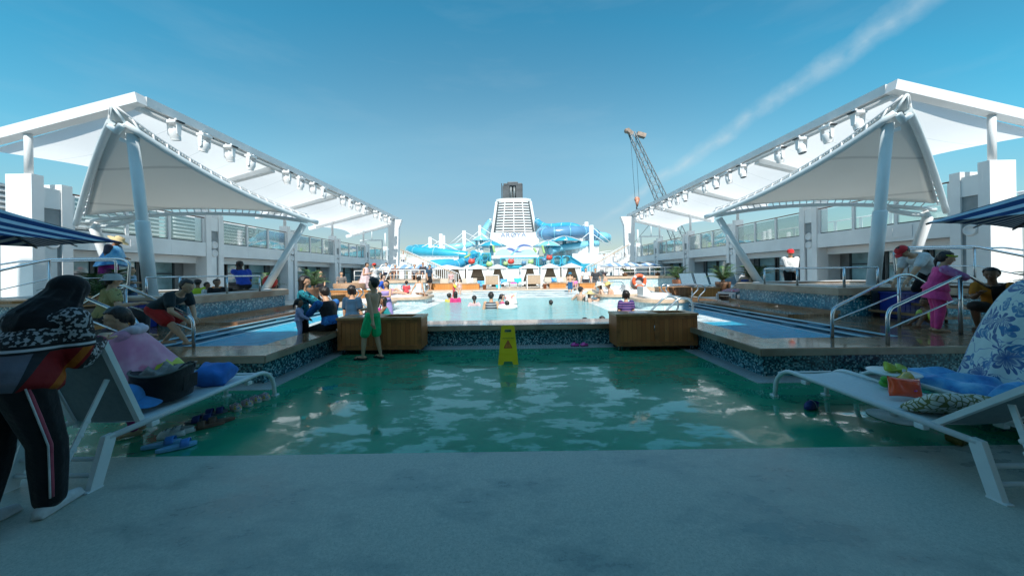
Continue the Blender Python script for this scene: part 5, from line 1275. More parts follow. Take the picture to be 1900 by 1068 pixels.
# ---- grey-blue loungers on the right deck
GB=paint('grey_blue_sling',(.07,.14,.19),.7,.1,12)
for i in range(4):
    x=8.7+.78*i; y=15.6+.1*i; t=thing('deck_lounger',(x,y,.44),0,'grey-blue deck lounger with raised back below the windows, %s from the pool'%('first','second','third','fourth')[i],'lounger','grey-blue loungers in a row')
    m=MB(); m.box((x,y-.2,.74),(.6,1.1,.04)); m.build('seat',GB,t); m=MB(); m.box((x,y+.52,.99),(.6,.05,.72),(R(-28),0,0)); m.build('backrest',GB,t)
    for a,b in((-.27,-.7),(.27,-.7),(-.27,.3),(.27,.3)):
        m=MB(); m.b2(x+a-.02,x+a+.02,y+b-.02,y+b+.02,.44,.72); m.build('leg',WHITE2,t)
for i,(x0,x1,y,z) in enumerate(((5.9,7.2,13.0,.82),(7.25,8.1,12.6,.80))):
    t=thing('wooden_planter',((x0+x1)/2,y,.44),0,'%s wooden bench box beside the right channel'%('brown','bright orange')[i],'planter','bench boxes by the channel')
    m=MB(); m.b2(x0,x1,y,y+.4,.44,z-.04); m.build('box',TEAKX if i==0 else ORANGEWOOD,t); m=MB(); m.b2(x0-.02,x1+.02,y-.02,y+.42,z-.039,z); m.build('rim',DRYTEAK,t)
t=thing('wooden_planter',(-6.6,13.4,.44),0,'brown wooden bench box beside the left channel','planter','bench boxes by the channel')
m=MB(); m.b2(-7.4,-5.9,13.2,13.6,.44,.80); m.build('box',DRYTEAK,t); m=MB(); m.b2(-7.42,-5.88,13.18,13.62,.801,.84); m.build('rim',ORANGEWOOD,t)
t=thing('wicker_tub_chair',(-8.0,15.8,.0),0,'big round brown wicker tub chair by the left deckhouse','chair')
m=MB(); m.lathe((-8.0,15.9,.3),[(.55,0),(.68,.3),(.72,.75),(.68,.78),(.62,.70),(.55,.35),(.001,.30)],24,a0=0,a1=2*pi); m.build('shell',paint('brown_wicker',(.36,.22,.13),.6,.25,30,bmp=.5,bscale=120),t)
m=MB(); m.lathe((-8,15.9,0),[(.001,0),(.4,0),(.45,.3),(.001,.3)],16); m.build('base',DARK,t)
t=thing('guard_chair',(-7.0,17.2,.44),0,'white ladder chair frame behind the boy in green shorts','lifeguard chair')
for dx in(0,.9):
    m=MB(); m.tube([(-7.9+dx,17,.44),(-6.9+dx*.6,17.2,2.0),(-6.7+dx*.6,17.3,2.0)],.035,6); m.build('side_frame',WHITE2,t)
m=MB()
for k in range(4): m.tube([(-7.8+.22*k,17.02+.05*k,.65+.35*k),(-7.0+.1*k,17.05+.05*k,.65+.35*k)],.025,6)
m.build('rung',WHITE2,t)
# plants
cycad(-10.0,7.9,.30,.75,1.05,34,'potted cycad behind the woman in the grey cap',POT,.6,.28,1)
cycad(11.6,6.6,.15,.85,1.05,34,'potted cycad behind the boy in orange',POT,.6,.28,2)
cycad(8.85,11.8,.45,.65,.75,30,'potted cycad beside the guard in the red cap',POT,.6,.24,3)
cycad(-9.3,12.3,.45,.62,.70,28,'potted cycad behind the man in the royal blue shirt',POT,.55,.24,4)
cycad(-9.0,14.6,.44,.85,.80,30,'potted cycad behind the boy in the teal rash guard',POT,.5,.26,5)
cycad(8.6,13.2,.44,.72,.75,30,'potted cycad in front of the grey-blue loungers',POT,.55,.28,6)
cycad(8.9,17.4,.44,.75,.85,30,'potted cycad by the far bay of the right deckhouse',TERRA,.55,.28,7)
for i,(x,y) in enumerate(((-6.3,21.0),(-8.8,22.8),(8.3,23.8),(10.8,24.0))): cycad(x,y,1.1,.4,.55,18,'leafy plant on the %s terrace, %s'%('left' if x<0 else 'right','nearer the stage' if abs(x)<7 else 'farther from the stage'),POT,.2,.2,10+i,'terrace plants')
# ---- harbour crane far behind on the right
def crane():
    t=thing('harbour_crane',(38,100,-10),0,'grey lattice boom crane with a hook beyond the right roof','crane')
    tip=A(1172,247,90); root=A(1275,475,96); root2=root+(root-tip)*.9
    ax=(root2-tip); ln=ax.length; d=ax.normalized(); r=d.cross(Vector((0,1,0))).normalized(); u=r.cross(d)
    CG=paint('crane_grey',(.24,.26,.27),.5,.2,2)
    def wd(f): return .7+1.75*min(1,f*1.3) if f<.9 else 2.4
    m=MB(); n=30; cs=((-1,-1),(1,-1),(1,1),(-1,1))
    P=lambda f,c: tip+d*(ln*f)+r*(c[0]*wd(f))+u*(c[1]*wd(f)*.75)
    for c in cs: m.tube([P(i/n,c) for i in range(n+1)],.14,5)
    m.build('boom_chord',CG,t)
    m=MB()
    for i in range(n):
        for k in range(4):
            a,b=cs[k],cs[(k+1)%4]; m.tube([P(i/n,a),P((i+1)/n,b)],.065,4); m.tube([P((i+1)/n,b),P((i+1)/n,a)],.035,4)
    m.build('boom_lattice',CG,t)
    m=MB(); m.box(tip+Vector((-.6,0,.3)),(2.0,1.2,.9),(0,.7,0)); m.box(tip+Vector((2.6,0,-.6)),(2.4,1.3,1.1),(0,.3,0)); m.ball(tip+Vector((-1.4,0,.6)),.7,10,6); m.build('boom_head',paint('crane_tan',(.30,.22,.17),.6,.3,1),t)
    hk=A(1182,370,90); m=MB(); m.lathe(hk,[(.001,-.4),(.65,-.35),(.78,0),(.65,.35),(.001,.4)],16,rot=(pi/2,0,0)); m.tube([hk,hk-Vector((0,0,1.9))],[.7,.25],8); h=m.build('hook_block',paint('hook_orange',(.50,.22,.14),.5,.25,2),t)
    m=MB(); m.tube(arc(hk-Vector((0,0,1.8)),hk-Vector((-.6,0,2.6)),hk-Vector((.5,0,3.1)),6),.18,6); m.build('hook',BLACKM,h)
    m=MB()
    for dx in(-.7,.7): m.tube([tip+Vector((dx+.3,0,0)),hk+Vector((dx*.8,0,.3))],.045,4)
    m.build('cable',BLACKM,t)
    m=MB(); m.b2(root2.x-4,root2.x+8,root2.y-4,root2.y+6,-24,root2.z+2); m.build('crane_house',CG,t)
    for q in(A(1160,470,95),):
        m=MB(); m.tube([A(1215,405,94),q,A(1150,485,95)],.06,4); m.build('cable',BLACKM,t)
crane()

# ---- more of the far stage: loungers, a drinks bar front, thin tie rods
for i,(x,y,Y) in enumerate(((862,527,23.4),(875,527,23.5),(1020,526,23.4),(1034,526,23.5),(1047,526,23.6),(820,528,23.2))):
    p=A(x,y,Y); t=thing('stage_lounger',(p.x,Y,.44),0,'small tan lounger at the back of the stage, %s'%('left of the pink child and first','left group and second','first right of the wicker seats','second right of the wicker seats','third right of the wicker seats','nearest the left stairs')[i],'lounger','tan loungers at the back of the stage')
    m=MB(); m.box((p.x,Y,.72),(.62,1.5,.10),bev=.03); m.build('pad',paint('tan_pad',(.46,.40,.33),.8,.1),t); m=MB(); m.box((p.x,Y+.85,.90),(.62,.10,.42),(R(-24),0,0),.03); m.build('backrest',paint('tan_pad',(.46,.40,.33),.8,.1),t)
    for a in(-.26,.26):
        m=MB(); m.b2(p.x+a-.02,p.x+a+.02,Y-.6,Y-.56,.44,.67); m.build('leg',WHITE2,t)
for i,(a,b,Y) in enumerate((((800,442),(835,462),48),((861,430),(905,452),53),((861,430),(828,458),53),((1088,414),(1040,446),55),((1097,420),(1135,452),47),((890,420),(930,446),53),((1078,422),(1120,448),55))):
    p,q=A(*a,Y),A(*b,Y); t=thing('tie_rod',(p.x,Y,p.z),0,'thin white tie rod slanting down from a slide mast %s'%('left of the funnel' if a[0]<950 else 'right of the funnel'),'tie rod','thin tie rods between the slides')
    m=MB(); m.tube([p,q],.06,5); m.build('rod',WHITE2,t)
# ================================================================ PEOPLE
PEND=[]
class Skel: pass
def ik(a,t,l1,l2,pole):
    a,t,pole=Vector(a),Vector(t),Vector(pole); d=t-a; D=max(1e-4,d.length); mx=(l1+l2)*.995
    if D>mx: t=a+d/D*mx; d=t-a; D=mx
    mn=abs(l1-l2)*1.05+.01
    if D<mn: D=mn
    u=d.normalized(); c=(l1*l1+D*D-l2*l2)/(2*l1*D); c=max(-1,min(1,c)); h=l1*math.sqrt(max(0,1-c*c))
    p=pole-u*pole.dot(u)
    if p.length<1e-4: p=Vector((0,1,0))-u*u.y
    return a+u*(l1*c)+p.normalized()*h,t
def oval(c,ax,ay,n=16,p=2.3):
    o=[]
    for i in range(n):
        a=2*pi*i/n; x,y=math.cos(a),math.sin(a); k=1/((abs(x)**p+abs(y)**p)**(1/p)); o.append(c+ax*(x*k)+ay*(y*k))
    return o
HEADS={}
def person(label,loc,rz,H=1.7,kid=0.0,build=1.0,hip=None,lean=0,side=0,twist=0,bend=None,nod=0,yaw=0,tilt=0,hands=None,elbow=None,feet=None,knee=None,skin='tan',wear=(),hair='short',hat=None,vox=.014,group=None,fem=False,footyaw=(8,8),cat='person',hidelegs=False):
    """local frame: +Y is where the person faces, +X their right. kid 0..1 shifts proportions to a small child's."""
    if hands is None: hands={}
    t=thing('person',loc,rz,label,cat,group)
    k=Skel(); hh=H*(.130+.045*kid)            # head height
    legl=H*(.50-.05*kid)                      # hip joint above ankle
    torso=H-hh-legl-H*.045-H*.03
    hipz=hip if hip is not None else legl+H*.040
    b=build; w=H*(.98+.06*kid)
    P=Vector((0,0,hipz)); l1=R(lean); l2=R(bend if bend is not None else lean*1.35); sd=R(side)
    def up(a): return Vector((math.sin(sd),math.sin(a),math.cos(a)*math.cos(sd))).normalized()
    u1,u2=up(l1),up(l2); tw=R(twist)
    r1=Vector((1,0,0)); r1=(r1-u1*r1.dot(u1)).normalized(); r2=Vector((math.cos(tw),math.sin(tw),0)); r2=(r2-u2*r2.dot(u2)).normalized()
    f1,f2=u1.cross(r1),u2.cross(r2)
    C=P+u1*torso*.48; NB=C+u2*torso*.52
    un=up(l2*.75+R(nod)*.3); k.neck=NB
    hq=Matrix.Rotation(R(yaw)+tw,3,'Z')@Matrix.Rotation(R(tilt),3,'Y')@Matrix.Rotation(-(R(nod)),3,'X')
    hu,hf,hr=hq@Vector((0,0,1)),hq@Vector((0,1,0)),hq@Vector((1,0,0))
    HC=NB+un*H*.035+hu*hh*.50+hf*hh*.06
    k.hc=HC; k.hu,k.hf,k.hr,k.hh=hu,hf,hr,hh
    sw=w*(.108 if not fem else .098)*b**.5; hw=w*.050*(1.1 if fem else 1)*b**.5
    SH={s:NB-u2*H*.032+r2*(s*sw) for s in(-1,1)}
    HJ={s:P+r1*(s*hw) for s in(-1,1)}
    ua,fa=H*.172,H*.150; th,sh=legl*.51,legl*.49
    EL,WR,HD={},{},{}
    for s in(-1,1):
        tg=hands.get(s) if hands else None
        if tg is None: tg=SH[s]+Vector((s*H*.045,H*.05,-(ua+fa)*.97))
        else: tg=Vector(tg)
        pole=(elbow or {}).get(s,Vector((s*.5,-.8,-.5)))
        EL[s],WR[s]=ik(SH[s],tg,ua,fa,pole); HD[s]=(WR[s]-EL[s]).normalized()
    KN,AN={},{}
    for s in(-1,1):
        ft=(feet or {}).get(s); ft=Vector(ft) if ft is not None else Vector((s*H*.055,0,0))
        tg=ft+Vector((0,0,H*.04))
        KN[s],AN[s]=ik(HJ[s],tg,th,sh,(knee or {}).get(s,Vector((s*.15,1,0))))
    rr=w*b
    R_=dict(ua0=.030*rr,ua1=.024*rr,fa0=.024*rr,fa1=.0155*rr,th0=.050*rr,th1=.034*rr,sh0=.035*rr,sh1=.019*rr)
    k.__dict__.update(P=P,C=C,NB=NB,SH=SH,EL=EL,WR=WR,HJ=HJ,KN=KN,AN=AN,R_=R_,u1=u1,u2=u2,r1=r1,r2=r2,f1=f1,f2=f2,H=H,hd=HD,t=t,torso=torso,rr=rr)
    bust=.012*rr if fem else 0
    def trunk(m,e=0,z0=0,z1=1,flare=0):
        """z0..z1: fraction of the trunk kept; e: inflation"""
        st=[(-.10,.052,.046,0),(0,.082,.062,.0),(.14,.086,.064,.0),(.34,.076,.055,.004),(.50,.080,.056,.006),(.68,.092,.063,.008+bust),(.84,.096,.056,.004+bust*.4),(.95,.074,.044,0),(1.02,.040,.034,0)]
        rs=[]
        for f,a,c,off in st:
            if f<z0-.01 or f>z1+.01: continue
            g=max(0,min(1,(f-.25)/.4)); uu=u1.lerp(u2,g).normalized(); rx=r1.lerp(r2,g).normalized(); ff=uu.cross(rx)
            c0=P+u1*(torso*f) if f<=.48 else C+u2*(torso*(f-.48))
            fl=flare*max(0,(.3-f))
            rs.append(oval(c0+ff*(-off*.0+off),rx*(a*rr*(1.05 if fem and f<.2 else 1)+e+fl),-ff*(c*rr+e+fl)*(1+.25*max(0,b-1)*(1 if f<.6 else 0))))
        m.rings(rs)
    def limb(m,a,c,r0,r1_,f0=0,f1_=1,e=0,mid=0):
        a,c=Vector(a),Vector(c); p,q=a.lerp(c,f0),a.lerp(c,f1_); ra,rb=r0+(r1_-r0)*f0+e,r0+(r1_-r0)*f1_+e
        if mid:
            mm=p.lerp(q,.35); rm=(ra*.65+rb*.35)*mid; m.caps(p,mm,ra,rm); m.caps(mm,q,rm,rb)
        else: m.caps(p,q,ra,rb)
    k.trunk,k.limb=trunk,limb
    # ---------------- body
    m=MB(); trunk(m,0)
    for s in(-1,1):
        m.ball(SH[s],R_['ua0']*1.12,10,8)
        limb(m,SH[s],EL[s],R_['ua0'],R_['ua1'],mid=1.06); limb(m,EL[s],WR[s],R_['fa0'],R_['fa1'],mid=1.08)
        if not hidelegs:
            m.ball(HJ[s]-Vector((0,0,0)),R_['th0']*1.05,10,8)
            limb(m,HJ[s],KN[s],R_['th0'],R_['th1'],mid=1.04); limb(m,KN[s],AN[s],R_['sh0'],R_['sh1'],mid=1.12)
            fy=R(footyaw[0 if s<0 else 1])*s; fd=Vector((math.sin(fy),math.cos(fy),0)); sole=AN[s].copy(); sole.z=AN[s].z-H*.022
            m.caps(sole-fd*H*.025,sole+fd*H*.075,H*.019,H*.016); m.caps(sole+fd*H*.05,sole+fd*H*.095-Vector((0,0,H*.006)),H*.018,H*.012)
        # palm
        hp=WR[s]+HD[s]*H*.048; pn=HD[s].cross(Vector((0,0,1)) if abs(HD[s].z)<.9 else r2*1.0).normalized()
        m.caps(WR[s],hp,R_['fa1']*1.05,H*.019)
    m.caps(NB-u2*H*.02,HC-hu*hh*.25,w*.036*b**.3,w*.031)
    q=Matrix((hr,hf,hu)).transposed()
    m.ball(HC+hu*hh*.10-hf*hh*.03,(hh*.375,hh*.45,hh*.40),16,12,q)
    m.ball(HC-hu*hh*.16+hf*hh*.07,(hh*.30,hh*.335,hh*.33),14,10,q)
    m.ball(HC-hu*hh*.40+hf*hh*.24,(hh*.13,hh*.12,hh*.10),10,8,q)
    m.caps(HC+hu*hh*.06+hf*hh*.36,HC-hu*hh*.12+hf*hh*.455,hh*.045,hh*.075)
    for s in(-1,1):
        m.ball(HC+hr*(s*hh*.375)-hf*hh*.02-hu*hh*.04,(hh*.05,hh*.09,hh*.135),8,6,q)
        m.ball(HC+hr*(s*hh*.19)-hu*hh*.12+hf*hh*.28,(hh*.10,hh*.09,hh*.10),8,6,q)
    o=m.build('body',SKIN[skin],t,False)
    def extras(mb):
        mb.mi=0
        for s in(-1,1):
            d=HD[s]; ax=d.cross(Vector((0,0,1)));
            if ax.length<.3: ax=Vector((0,1,0))-d*d.y
            ax.normalize(); nn=d.cross(ax).normalized(); base=WR[s]+d*H*.030
            cur=-nn*.45 if nn.z>0 else nn*.45
            for i,(o_,ln) in enumerate(((-.016,.043),(-.0055,.050),(.005,.047),(.0145,.037))):
                p0=base+ax*(o_*H)+d*H*.022; p1=p0+(d+cur*.25)*H*ln*.5; p2=p1+(d+cur*.9).normalized()*H*ln*.5
                mb.tube([p0-d*H*.01,p0,p1,p2,p2+(p2-p1)*.12],[H*.006,H*.0062,H*.0058,H*.005,H*.002],6)
            ts=1 if (ax.dot(f2)>0) else -1
            p0=WR[s]+d*H*.012+ax*(ts*H*.012); p1=p0+(d*.7+ax*ts*.7+cur*.3).normalized()*H*.028; p2=p1+(d*.9+ax*ts*.25+cur*.4).normalized()*H*.024
            mb.tube([p0,p1,p2,p2+(p2-p1)*.15],[H*.0085,H*.007,H*.0058,H*.002],6)
        for s in(-1,1):
            e=HC+hr*(s*hh*.165)+hf*hh*.385+hu*hh*.015
            mb.mi=1; mb.ball(e,(hh*.062,hh*.03,hh*.034),8,6,q)
            mb.mi=2; mb.ball(e+hf*hh*.014,(hh*.030,hh*.024,hh*.032),8,6,q)
            mb.mi=3; mb.tube([e+hu*hh*.085+hr*(s*-.07*hh)+hf*hh*.02,e+hu*hh*.105+hf*hh*.035,e+hu*hh*.075+hr*(s*.085*hh)-hf*hh*.01],hh*.018,5)
        mb.mi=4; mc=HC-hu*hh*.255+hf*hh*.40
        mb.tube([mc-hr*hh*.105-hf*hh*.045,mc+hf*hh*.005-hu*hh*.012,mc+hr*hh*.105-hf*hh*.045],[hh*.012,hh*.028,hh*.012],6)
    PEND.append((o,vox,extras,[SKIN[skin],EYEW,EYED,HAIR,LIP]))
    # ---------------- hair
    def hairpiece(parts,name='hair',mt=HAIR,vx=None):
        mh=MB(); parts(mh); ho=mh.build(name,mt,t,False); PEND.append((ho,vx or max(.008,vox*.8),None,None)); return ho
    k.hairpiece=hairpiece
    def skull(mh,g=.05):
        # cap of hair: full at back and top, leaving the face clear
        c=HC+hu*hh*.12-hf*hh*.05; n=18
        rs=[]
        for i in range(9):
            a=i/8*pi*.62
            rs.append([c+hu*(hh*(.42+g)*math.cos(a))+(hr*math.cos(b_)*hh*(.395+g)+hf*math.sin(b_)*hh*(.465+g))*math.sin(max(.05,a))*(1 if math.sin(b_)<.25 else (1.0 if a<1.05 else .55)) for b_ in [2*pi*j/n for j in range(n)]])
        mh.rings(rs)
    if hair in('short','long','bob','tail','bun','curly'):
        def parts(mh):
            skull(mh,.055 if hair!='curly' else .10)
            mh.ball(HC-hf*hh*.20-hu*hh*.02,(hh*.36,hh*.30,hh*.36),12,8,q)
            if hair in('long','bob'):
                L_=.95 if hair=='long' else .42
                for s in(-1,0,1):
                    a=HC+hr*(s*hh*.27)-hf*hh*(.18 if s else .30)+hu*hh*.1; mh.caps(a,a-hu*hh*(L_*.6)+Vector((0,0,-hh*L_*.3)),hh*.20,hh*.13)
                if hair=='bob':
                    for s in(-1,1): mh.caps(HC+hr*(s*hh*.37)+hu*hh*.05,HC+hr*(s*hh*.36)-hu*hh*.38,hh*.11,hh*.09)
            if hair=='tail':
                a=HC-hf*hh*.45+hu*hh*.12; bb=a-hf*hh*.15-Vector((0,0,hh*.45)); mh.caps(a,bb,hh*.13,hh*.12); mh.caps(bb,bb-Vector((0,0,hh*.45)),hh*.12,hh*.05)
            if hair=='bun': mh.ball(HC-hf*hh*.48+hu*hh*.22,hh*.17,10,8)
            rr_=random.Random(int(H*1000)+int(loc[0]*100))
            for i in range(26):
                a=rr_.uniform(.1,1.35); bb=rr_.uniform(pi*.9,2.1*pi) if rr_.random()<.7 else rr_.uniform(0,pi)
                if math.sin(bb)>.3 and a>.95: continue
                dirn=hu*math.cos(a)+(hr*math.cos(bb)*.93+hf*math.sin(bb)*1.08)*math.sin(a)
                p=HC+hu*hh*.12-hf*hh*.05+dirn*hh*.44; mh.ball(p,hh*rr_.uniform(.055,.10)*(1.3 if hair=='curly' else 1),7,5)
        hairpiece(parts)
    # ---------------- hats
    if hat:
        kind,hc=hat[0],hat[1]; mt=hc if not isinstance(hc,tuple) else fabric(hc)
        m=MB()
        if kind=='cap':
            m.lathe(HC+hu*hh*.17-hf*hh*.04,[(hh*.455,-.02*hh),(hh*.46,.10*hh),(hh*.40,.28*hh),(hh*.22,.40*hh),(.002,.43*hh)],20,sy=1.1,rot=q)
            m.sheet(lambda u,v:HC+hu*hh*(.17-.10*v+.05*math.sin(pi*u))+hf*hh*(.42+.36*v*math.sin(pi*(.12+.76*u)))+hr*hh*(.40*(2*u-1)*(1-.15*v)),10,5,True,.006)
        elif kind=='sunhat':
            m.lathe(HC+hu*hh*.16-hf*hh*.03,[(hh*1.02,-.16*hh),(hh*.98,-.12*hh),(hh*.48,.02*hh),(hh*.46,.24*hh),(hh*.34,.40*hh),(.002,.43*hh)],24,sy=1.05,rot=q)
        elif kind=='bucket':
            m.lathe(HC+hu*hh*.14-hf*hh*.03,[(hh*.66,-.16*hh),(hh*.49,.0),(hh*.455,.26*hh),(hh*.30,.36*hh),(.002,.38*hh)],20,sy=1.08,rot=q)
        elif kind=='hijab':
            def parts(mh):
                mh.ball(HC+hu*hh*.12-hf*hh*.05,(hh*.425,hh*.50,hh*.46),16,12,q); mh.ball(HC-hu*hh*.20-hf*hh*.04,(hh*.43,hh*.45,hh*.50),14,10,q)
                mh.caps(HC-hu*hh*.10-hf*hh*.04,NB-u2*H*.02,hh*.44,w*.085); mh.caps(NB,NB-u2*H*.05,w*.088,w*.105); mh.ball(NB-u2*H*.055,(w*.135,w*.09,w*.06),14,8)
                for i in range(9):
                    a=-.5+4.1*i/8; dv=hr*math.cos(a)+hf*-abs(math.sin(a)) if i<9 else hf
                    c0=HC+hu*hh*.30+dv*hh*.36; c1=HC-hu*hh*.28+dv*hh*.44+hr*hh*.05*math.sin(i*2.1); c2=NB-u2*H*.03+dv*w*.10
                    mh.tube(arc(c0,c2,c1*1.0,6),[hh*.03,hh*.05,hh*.06,hh*.06,hh*.06,hh*.06,hh*.05],6)
            m.b.free(); m=None; hairpiece(parts,'headscarf',mt)
        if m: m.build({'cap':'cap','sunhat':'sun_hat','bucket':'bucket_hat'}[kind],mt,t,False)
    # ---------------- clothes
    def garment(name,fn,mt,vx=None):
        mg=MB(); fn(mg); g=mg.build(name,mt,t,False); PEND.append((g,vx or vox,None,None)); return g
    k.garment=garment
    for it in wear:
        nm,c=it[0],it[1]; mt=fabric(c) if isinstance(c,tuple) else c; par=it[2] if len(it)>2 else None; e=.0075*rr+.004
        if nm in('tshirt','longsleeve','vest','polo'):
            sl={'vest':(.0,0),'tshirt':(par or .62,0),'polo':(.68,0),'longsleeve':(1,.96)}[nm]
            def fn(mg):
                trunk(mg,e*1.1,-.02,.96,.06)
                for s in(-1,1):
                    if sl[0]: mg.ball(SH[s],R_['ua0']*1.15+e,10,8); limb(mg,SH[s],EL[s],R_['ua0'],R_['ua1'],0,sl[0]*.93,e*1.35+(.004*H if nm!='longsleeve' else .001*H))
                    if sl[1]: limb(mg,EL[s],WR[s],R_['fa0'],R_['fa1'],0,sl[1]*.93,e*1.1,mid=1.05)
            garment({'vest':'vest','tshirt':'t_shirt','polo':'polo_shirt','longsleeve':'long_sleeve_top'}[nm],fn,mt)
        elif nm in('shorts','trousers','leggings'):
            f=par or .62
            def fn(mg):
                ee=e*.7 if nm=='leggings' else e*1.2
                trunk(mg,ee,-.12,.16)
                for s in(-1,1):
                    mg.ball(HJ[s],R_['th0']*1.06+ee,10,8)
                    if nm=='shorts': 
                        q0=HJ[s].lerp(KN[s],f); mg.caps(HJ[s],q0,R_['th0']+ee*1.1,R_['th0']*(1-.30*f)+ee*1.9+.004*H)
                    else:
                        limb(mg,HJ[s],KN[s],R_['th0'],R_['th1'],0,1,ee,mid=1.03); limb(mg,KN[s],AN[s],R_['sh0'],R_['sh1']*(1 if nm=='leggings' else 1.45),0,(par or .93),ee,mid=1.06)
            garment(nm,fn,mt)
        elif nm in('dress','skirt'):
            ln=par or .6
            def fn(mg):
                if nm=='dress': trunk(mg,e,0,.86)
                dn=[]
                for s in(-1,1): dn.append(HJ[s].lerp(KN[s],min(1,ln*1.6)) if ln<.63 else KN[s].lerp(AN[s],(ln-.63)/.37))
                mid=(dn[0]+dn[1])/2; hw_=(dn[1]-dn[0]).length/2
                top=P+u1*torso*.30
                rs=[oval(top,r1*(.078*rr+e),-f1*(.058*rr+e)),oval(P+u1*torso*.05,r1*(.098*rr+e),-f1*(.076*rr+e)),oval(P.lerp(mid,.5),r1*(.10*rr+hw_*.5+e),-f1*(.085*rr+e)),oval(mid,r1*(.085*rr+hw_+e*2),-f1*(.09*rr+e*2))]
                mg.rings(rs)
            garment(nm,fn,mt)
        elif nm=='swimsuit':
            def fn(mg): trunk(mg,e*.6,-.10,.80)
            garment('swimsuit',fn,mt)
        elif nm=='bikini':
            def fn(mg): trunk(mg,e*.6,.50,.70)
            garment('bikini_top',fn,mt)
            def fn2(mg): trunk(mg,e*.6,-.10,.10)
            garment('bikini_bottom',fn2,mt)
        elif nm in('shoes','sandals'):
            for s in(-1,1):
                fy=R(footyaw[0 if s<0 else 1])*s; fd=Vector((math.sin(fy),math.cos(fy),0)); sole=AN[s].copy(); sole.z=AN[s].z-H*.022
                if nm=='shoes':
                    def fn(mg,sole=sole,fd=fd,s=s):
                        mg.caps(sole-fd*H*.03,sole+fd*H*.06,H*.026,H*.024); mg.caps(sole+fd*H*.05,sole+fd*H*.10-Vector((0,0,H*.005)),H*.024,H*.018); mg.caps(AN[s]-fd*H*.005,sole,H*.027,H*.026)
                        mg.box(sole+fd*H*.033-Vector((0,0,H*.018)),(H*.045,H*.165,H*.010),Matrix((Vector((fd.y,-fd.x,0)),fd,Vector((0,0,1)))).transposed().to_4x4())
                    garment('shoe',fn,mt,min(vox,.008))
                else:
                    mg=MB(); mg.box(sole+fd*H*.033-Vector((0,0,H*.019)),(H*.052,H*.165,H*.010),Matrix((Vector((fd.y,-fd.x,0)),fd,Vector((0,0,1)))).transposed().to_4x4(),H*.003); c_=sole+fd*H*.06; sx=Vector((fd.y,-fd.x,0))
                    mg.tube([c_-sx*H*.024-Vector((0,0,H*.012)),c_+Vector((0,0,H*.017)),c_+sx*H*.024-Vector((0,0,H*.012))],H*.006,6); mg.build('flip_flop',mt,t,False)
        elif nm=='armbands':
            mg=MB()
            for s in(-1,1):
                a=SH[s].lerp(EL[s],.45); b_=SH[s].lerp(EL[s],.85); mg.caps(a,b_,R_['ua0']*2.3,R_['ua0']*2.2)
            mg.build('armbands',mt,t,False)
    return k
def finish_people():
    for o,vx,ex,mts in PEND:
        md=o.modifiers.new('r','REMESH'); md.mode='VOXEL'; md.voxel_size=vx; md.use_smooth_shade=True
        md=o.modifiers.new('s','SMOOTH'); md.factor=.5; md.iterations=3 if vx<.012 else 2
    dg=bpy.context.evaluated_depsgraph_get()
    res=[(o,bpy.data.meshes.new_from_object(o.evaluated_get(dg)),ex,mts) for o,vx,ex,mts in PEND]
    for o,me,ex,mts in res:
        o.modifiers.clear(); old=o.data; nm=old.name; ms=list(old.materials)
        if ex:
            mb=MB(); mb.b.from_mesh(me)
            for f in mb.b.faces: f.material_index=0; f.smooth=True
            n0=len(mb.b.faces); ex(mb)
            mb.b.faces.ensure_lookup_table()
            bmesh.ops.recalc_face_normals(mb.b,faces=mb.b.faces[n0:])
            mb.b.to_mesh(me); mb.b.free(); ms=mts
        me.materials.clear()
        for x in ms: me.materials.append(x)
        o.data=me; bpy.data.meshes.remove(old); me.name=nm
    PEND.clear()
def V3(*a): return Vector(a)
WHT=(.72,.73,.73); BLK=(.012,.012,.014); NAV=(.02,.04,.09)
def cloak(k,name,mt,top,bot,rt,rb,folds=10,amp=.10,seed=1,hood=False,n=84,m_=24,asym=(1,1),ex=.75):
    rr=random.Random(seed); ph=[rr.uniform(0,6.28) for _ in range(4)]; top,bot=Vector(top),Vector(bot)
    def P(u,v):
        a=2*pi*u; f=amp*v**1.2*(1.1-2.2*abs(math.sin((folds*a+ph[0])*.5+.9*v))**.8*(.75+.25*math.sin(3*a+ph[1]))+.45*math.sin(2*a+ph[2]+2*v)+.25*math.sin((folds*2-3)*a+ph[1]+3*v))
        r=(rt+(rb-rt)*(v**ex))*(1+f); c=top.lerp(bot,v)
        z=.03*math.sin(2*a+ph[3])*v
        return c+Vector((math.cos(a)*r*asym[0],math.sin(a)*r*asym[1],z))
    m=MB(); m.sheet(P,n,m_,True); bmesh.ops.remove_doubles(m.b,verts=m.b.verts,dist=.0005)
    o=m.build(name,mt,k.t,False); md=o.modifiers.new('t','SOLIDIFY'); md.thickness=.008
    return o
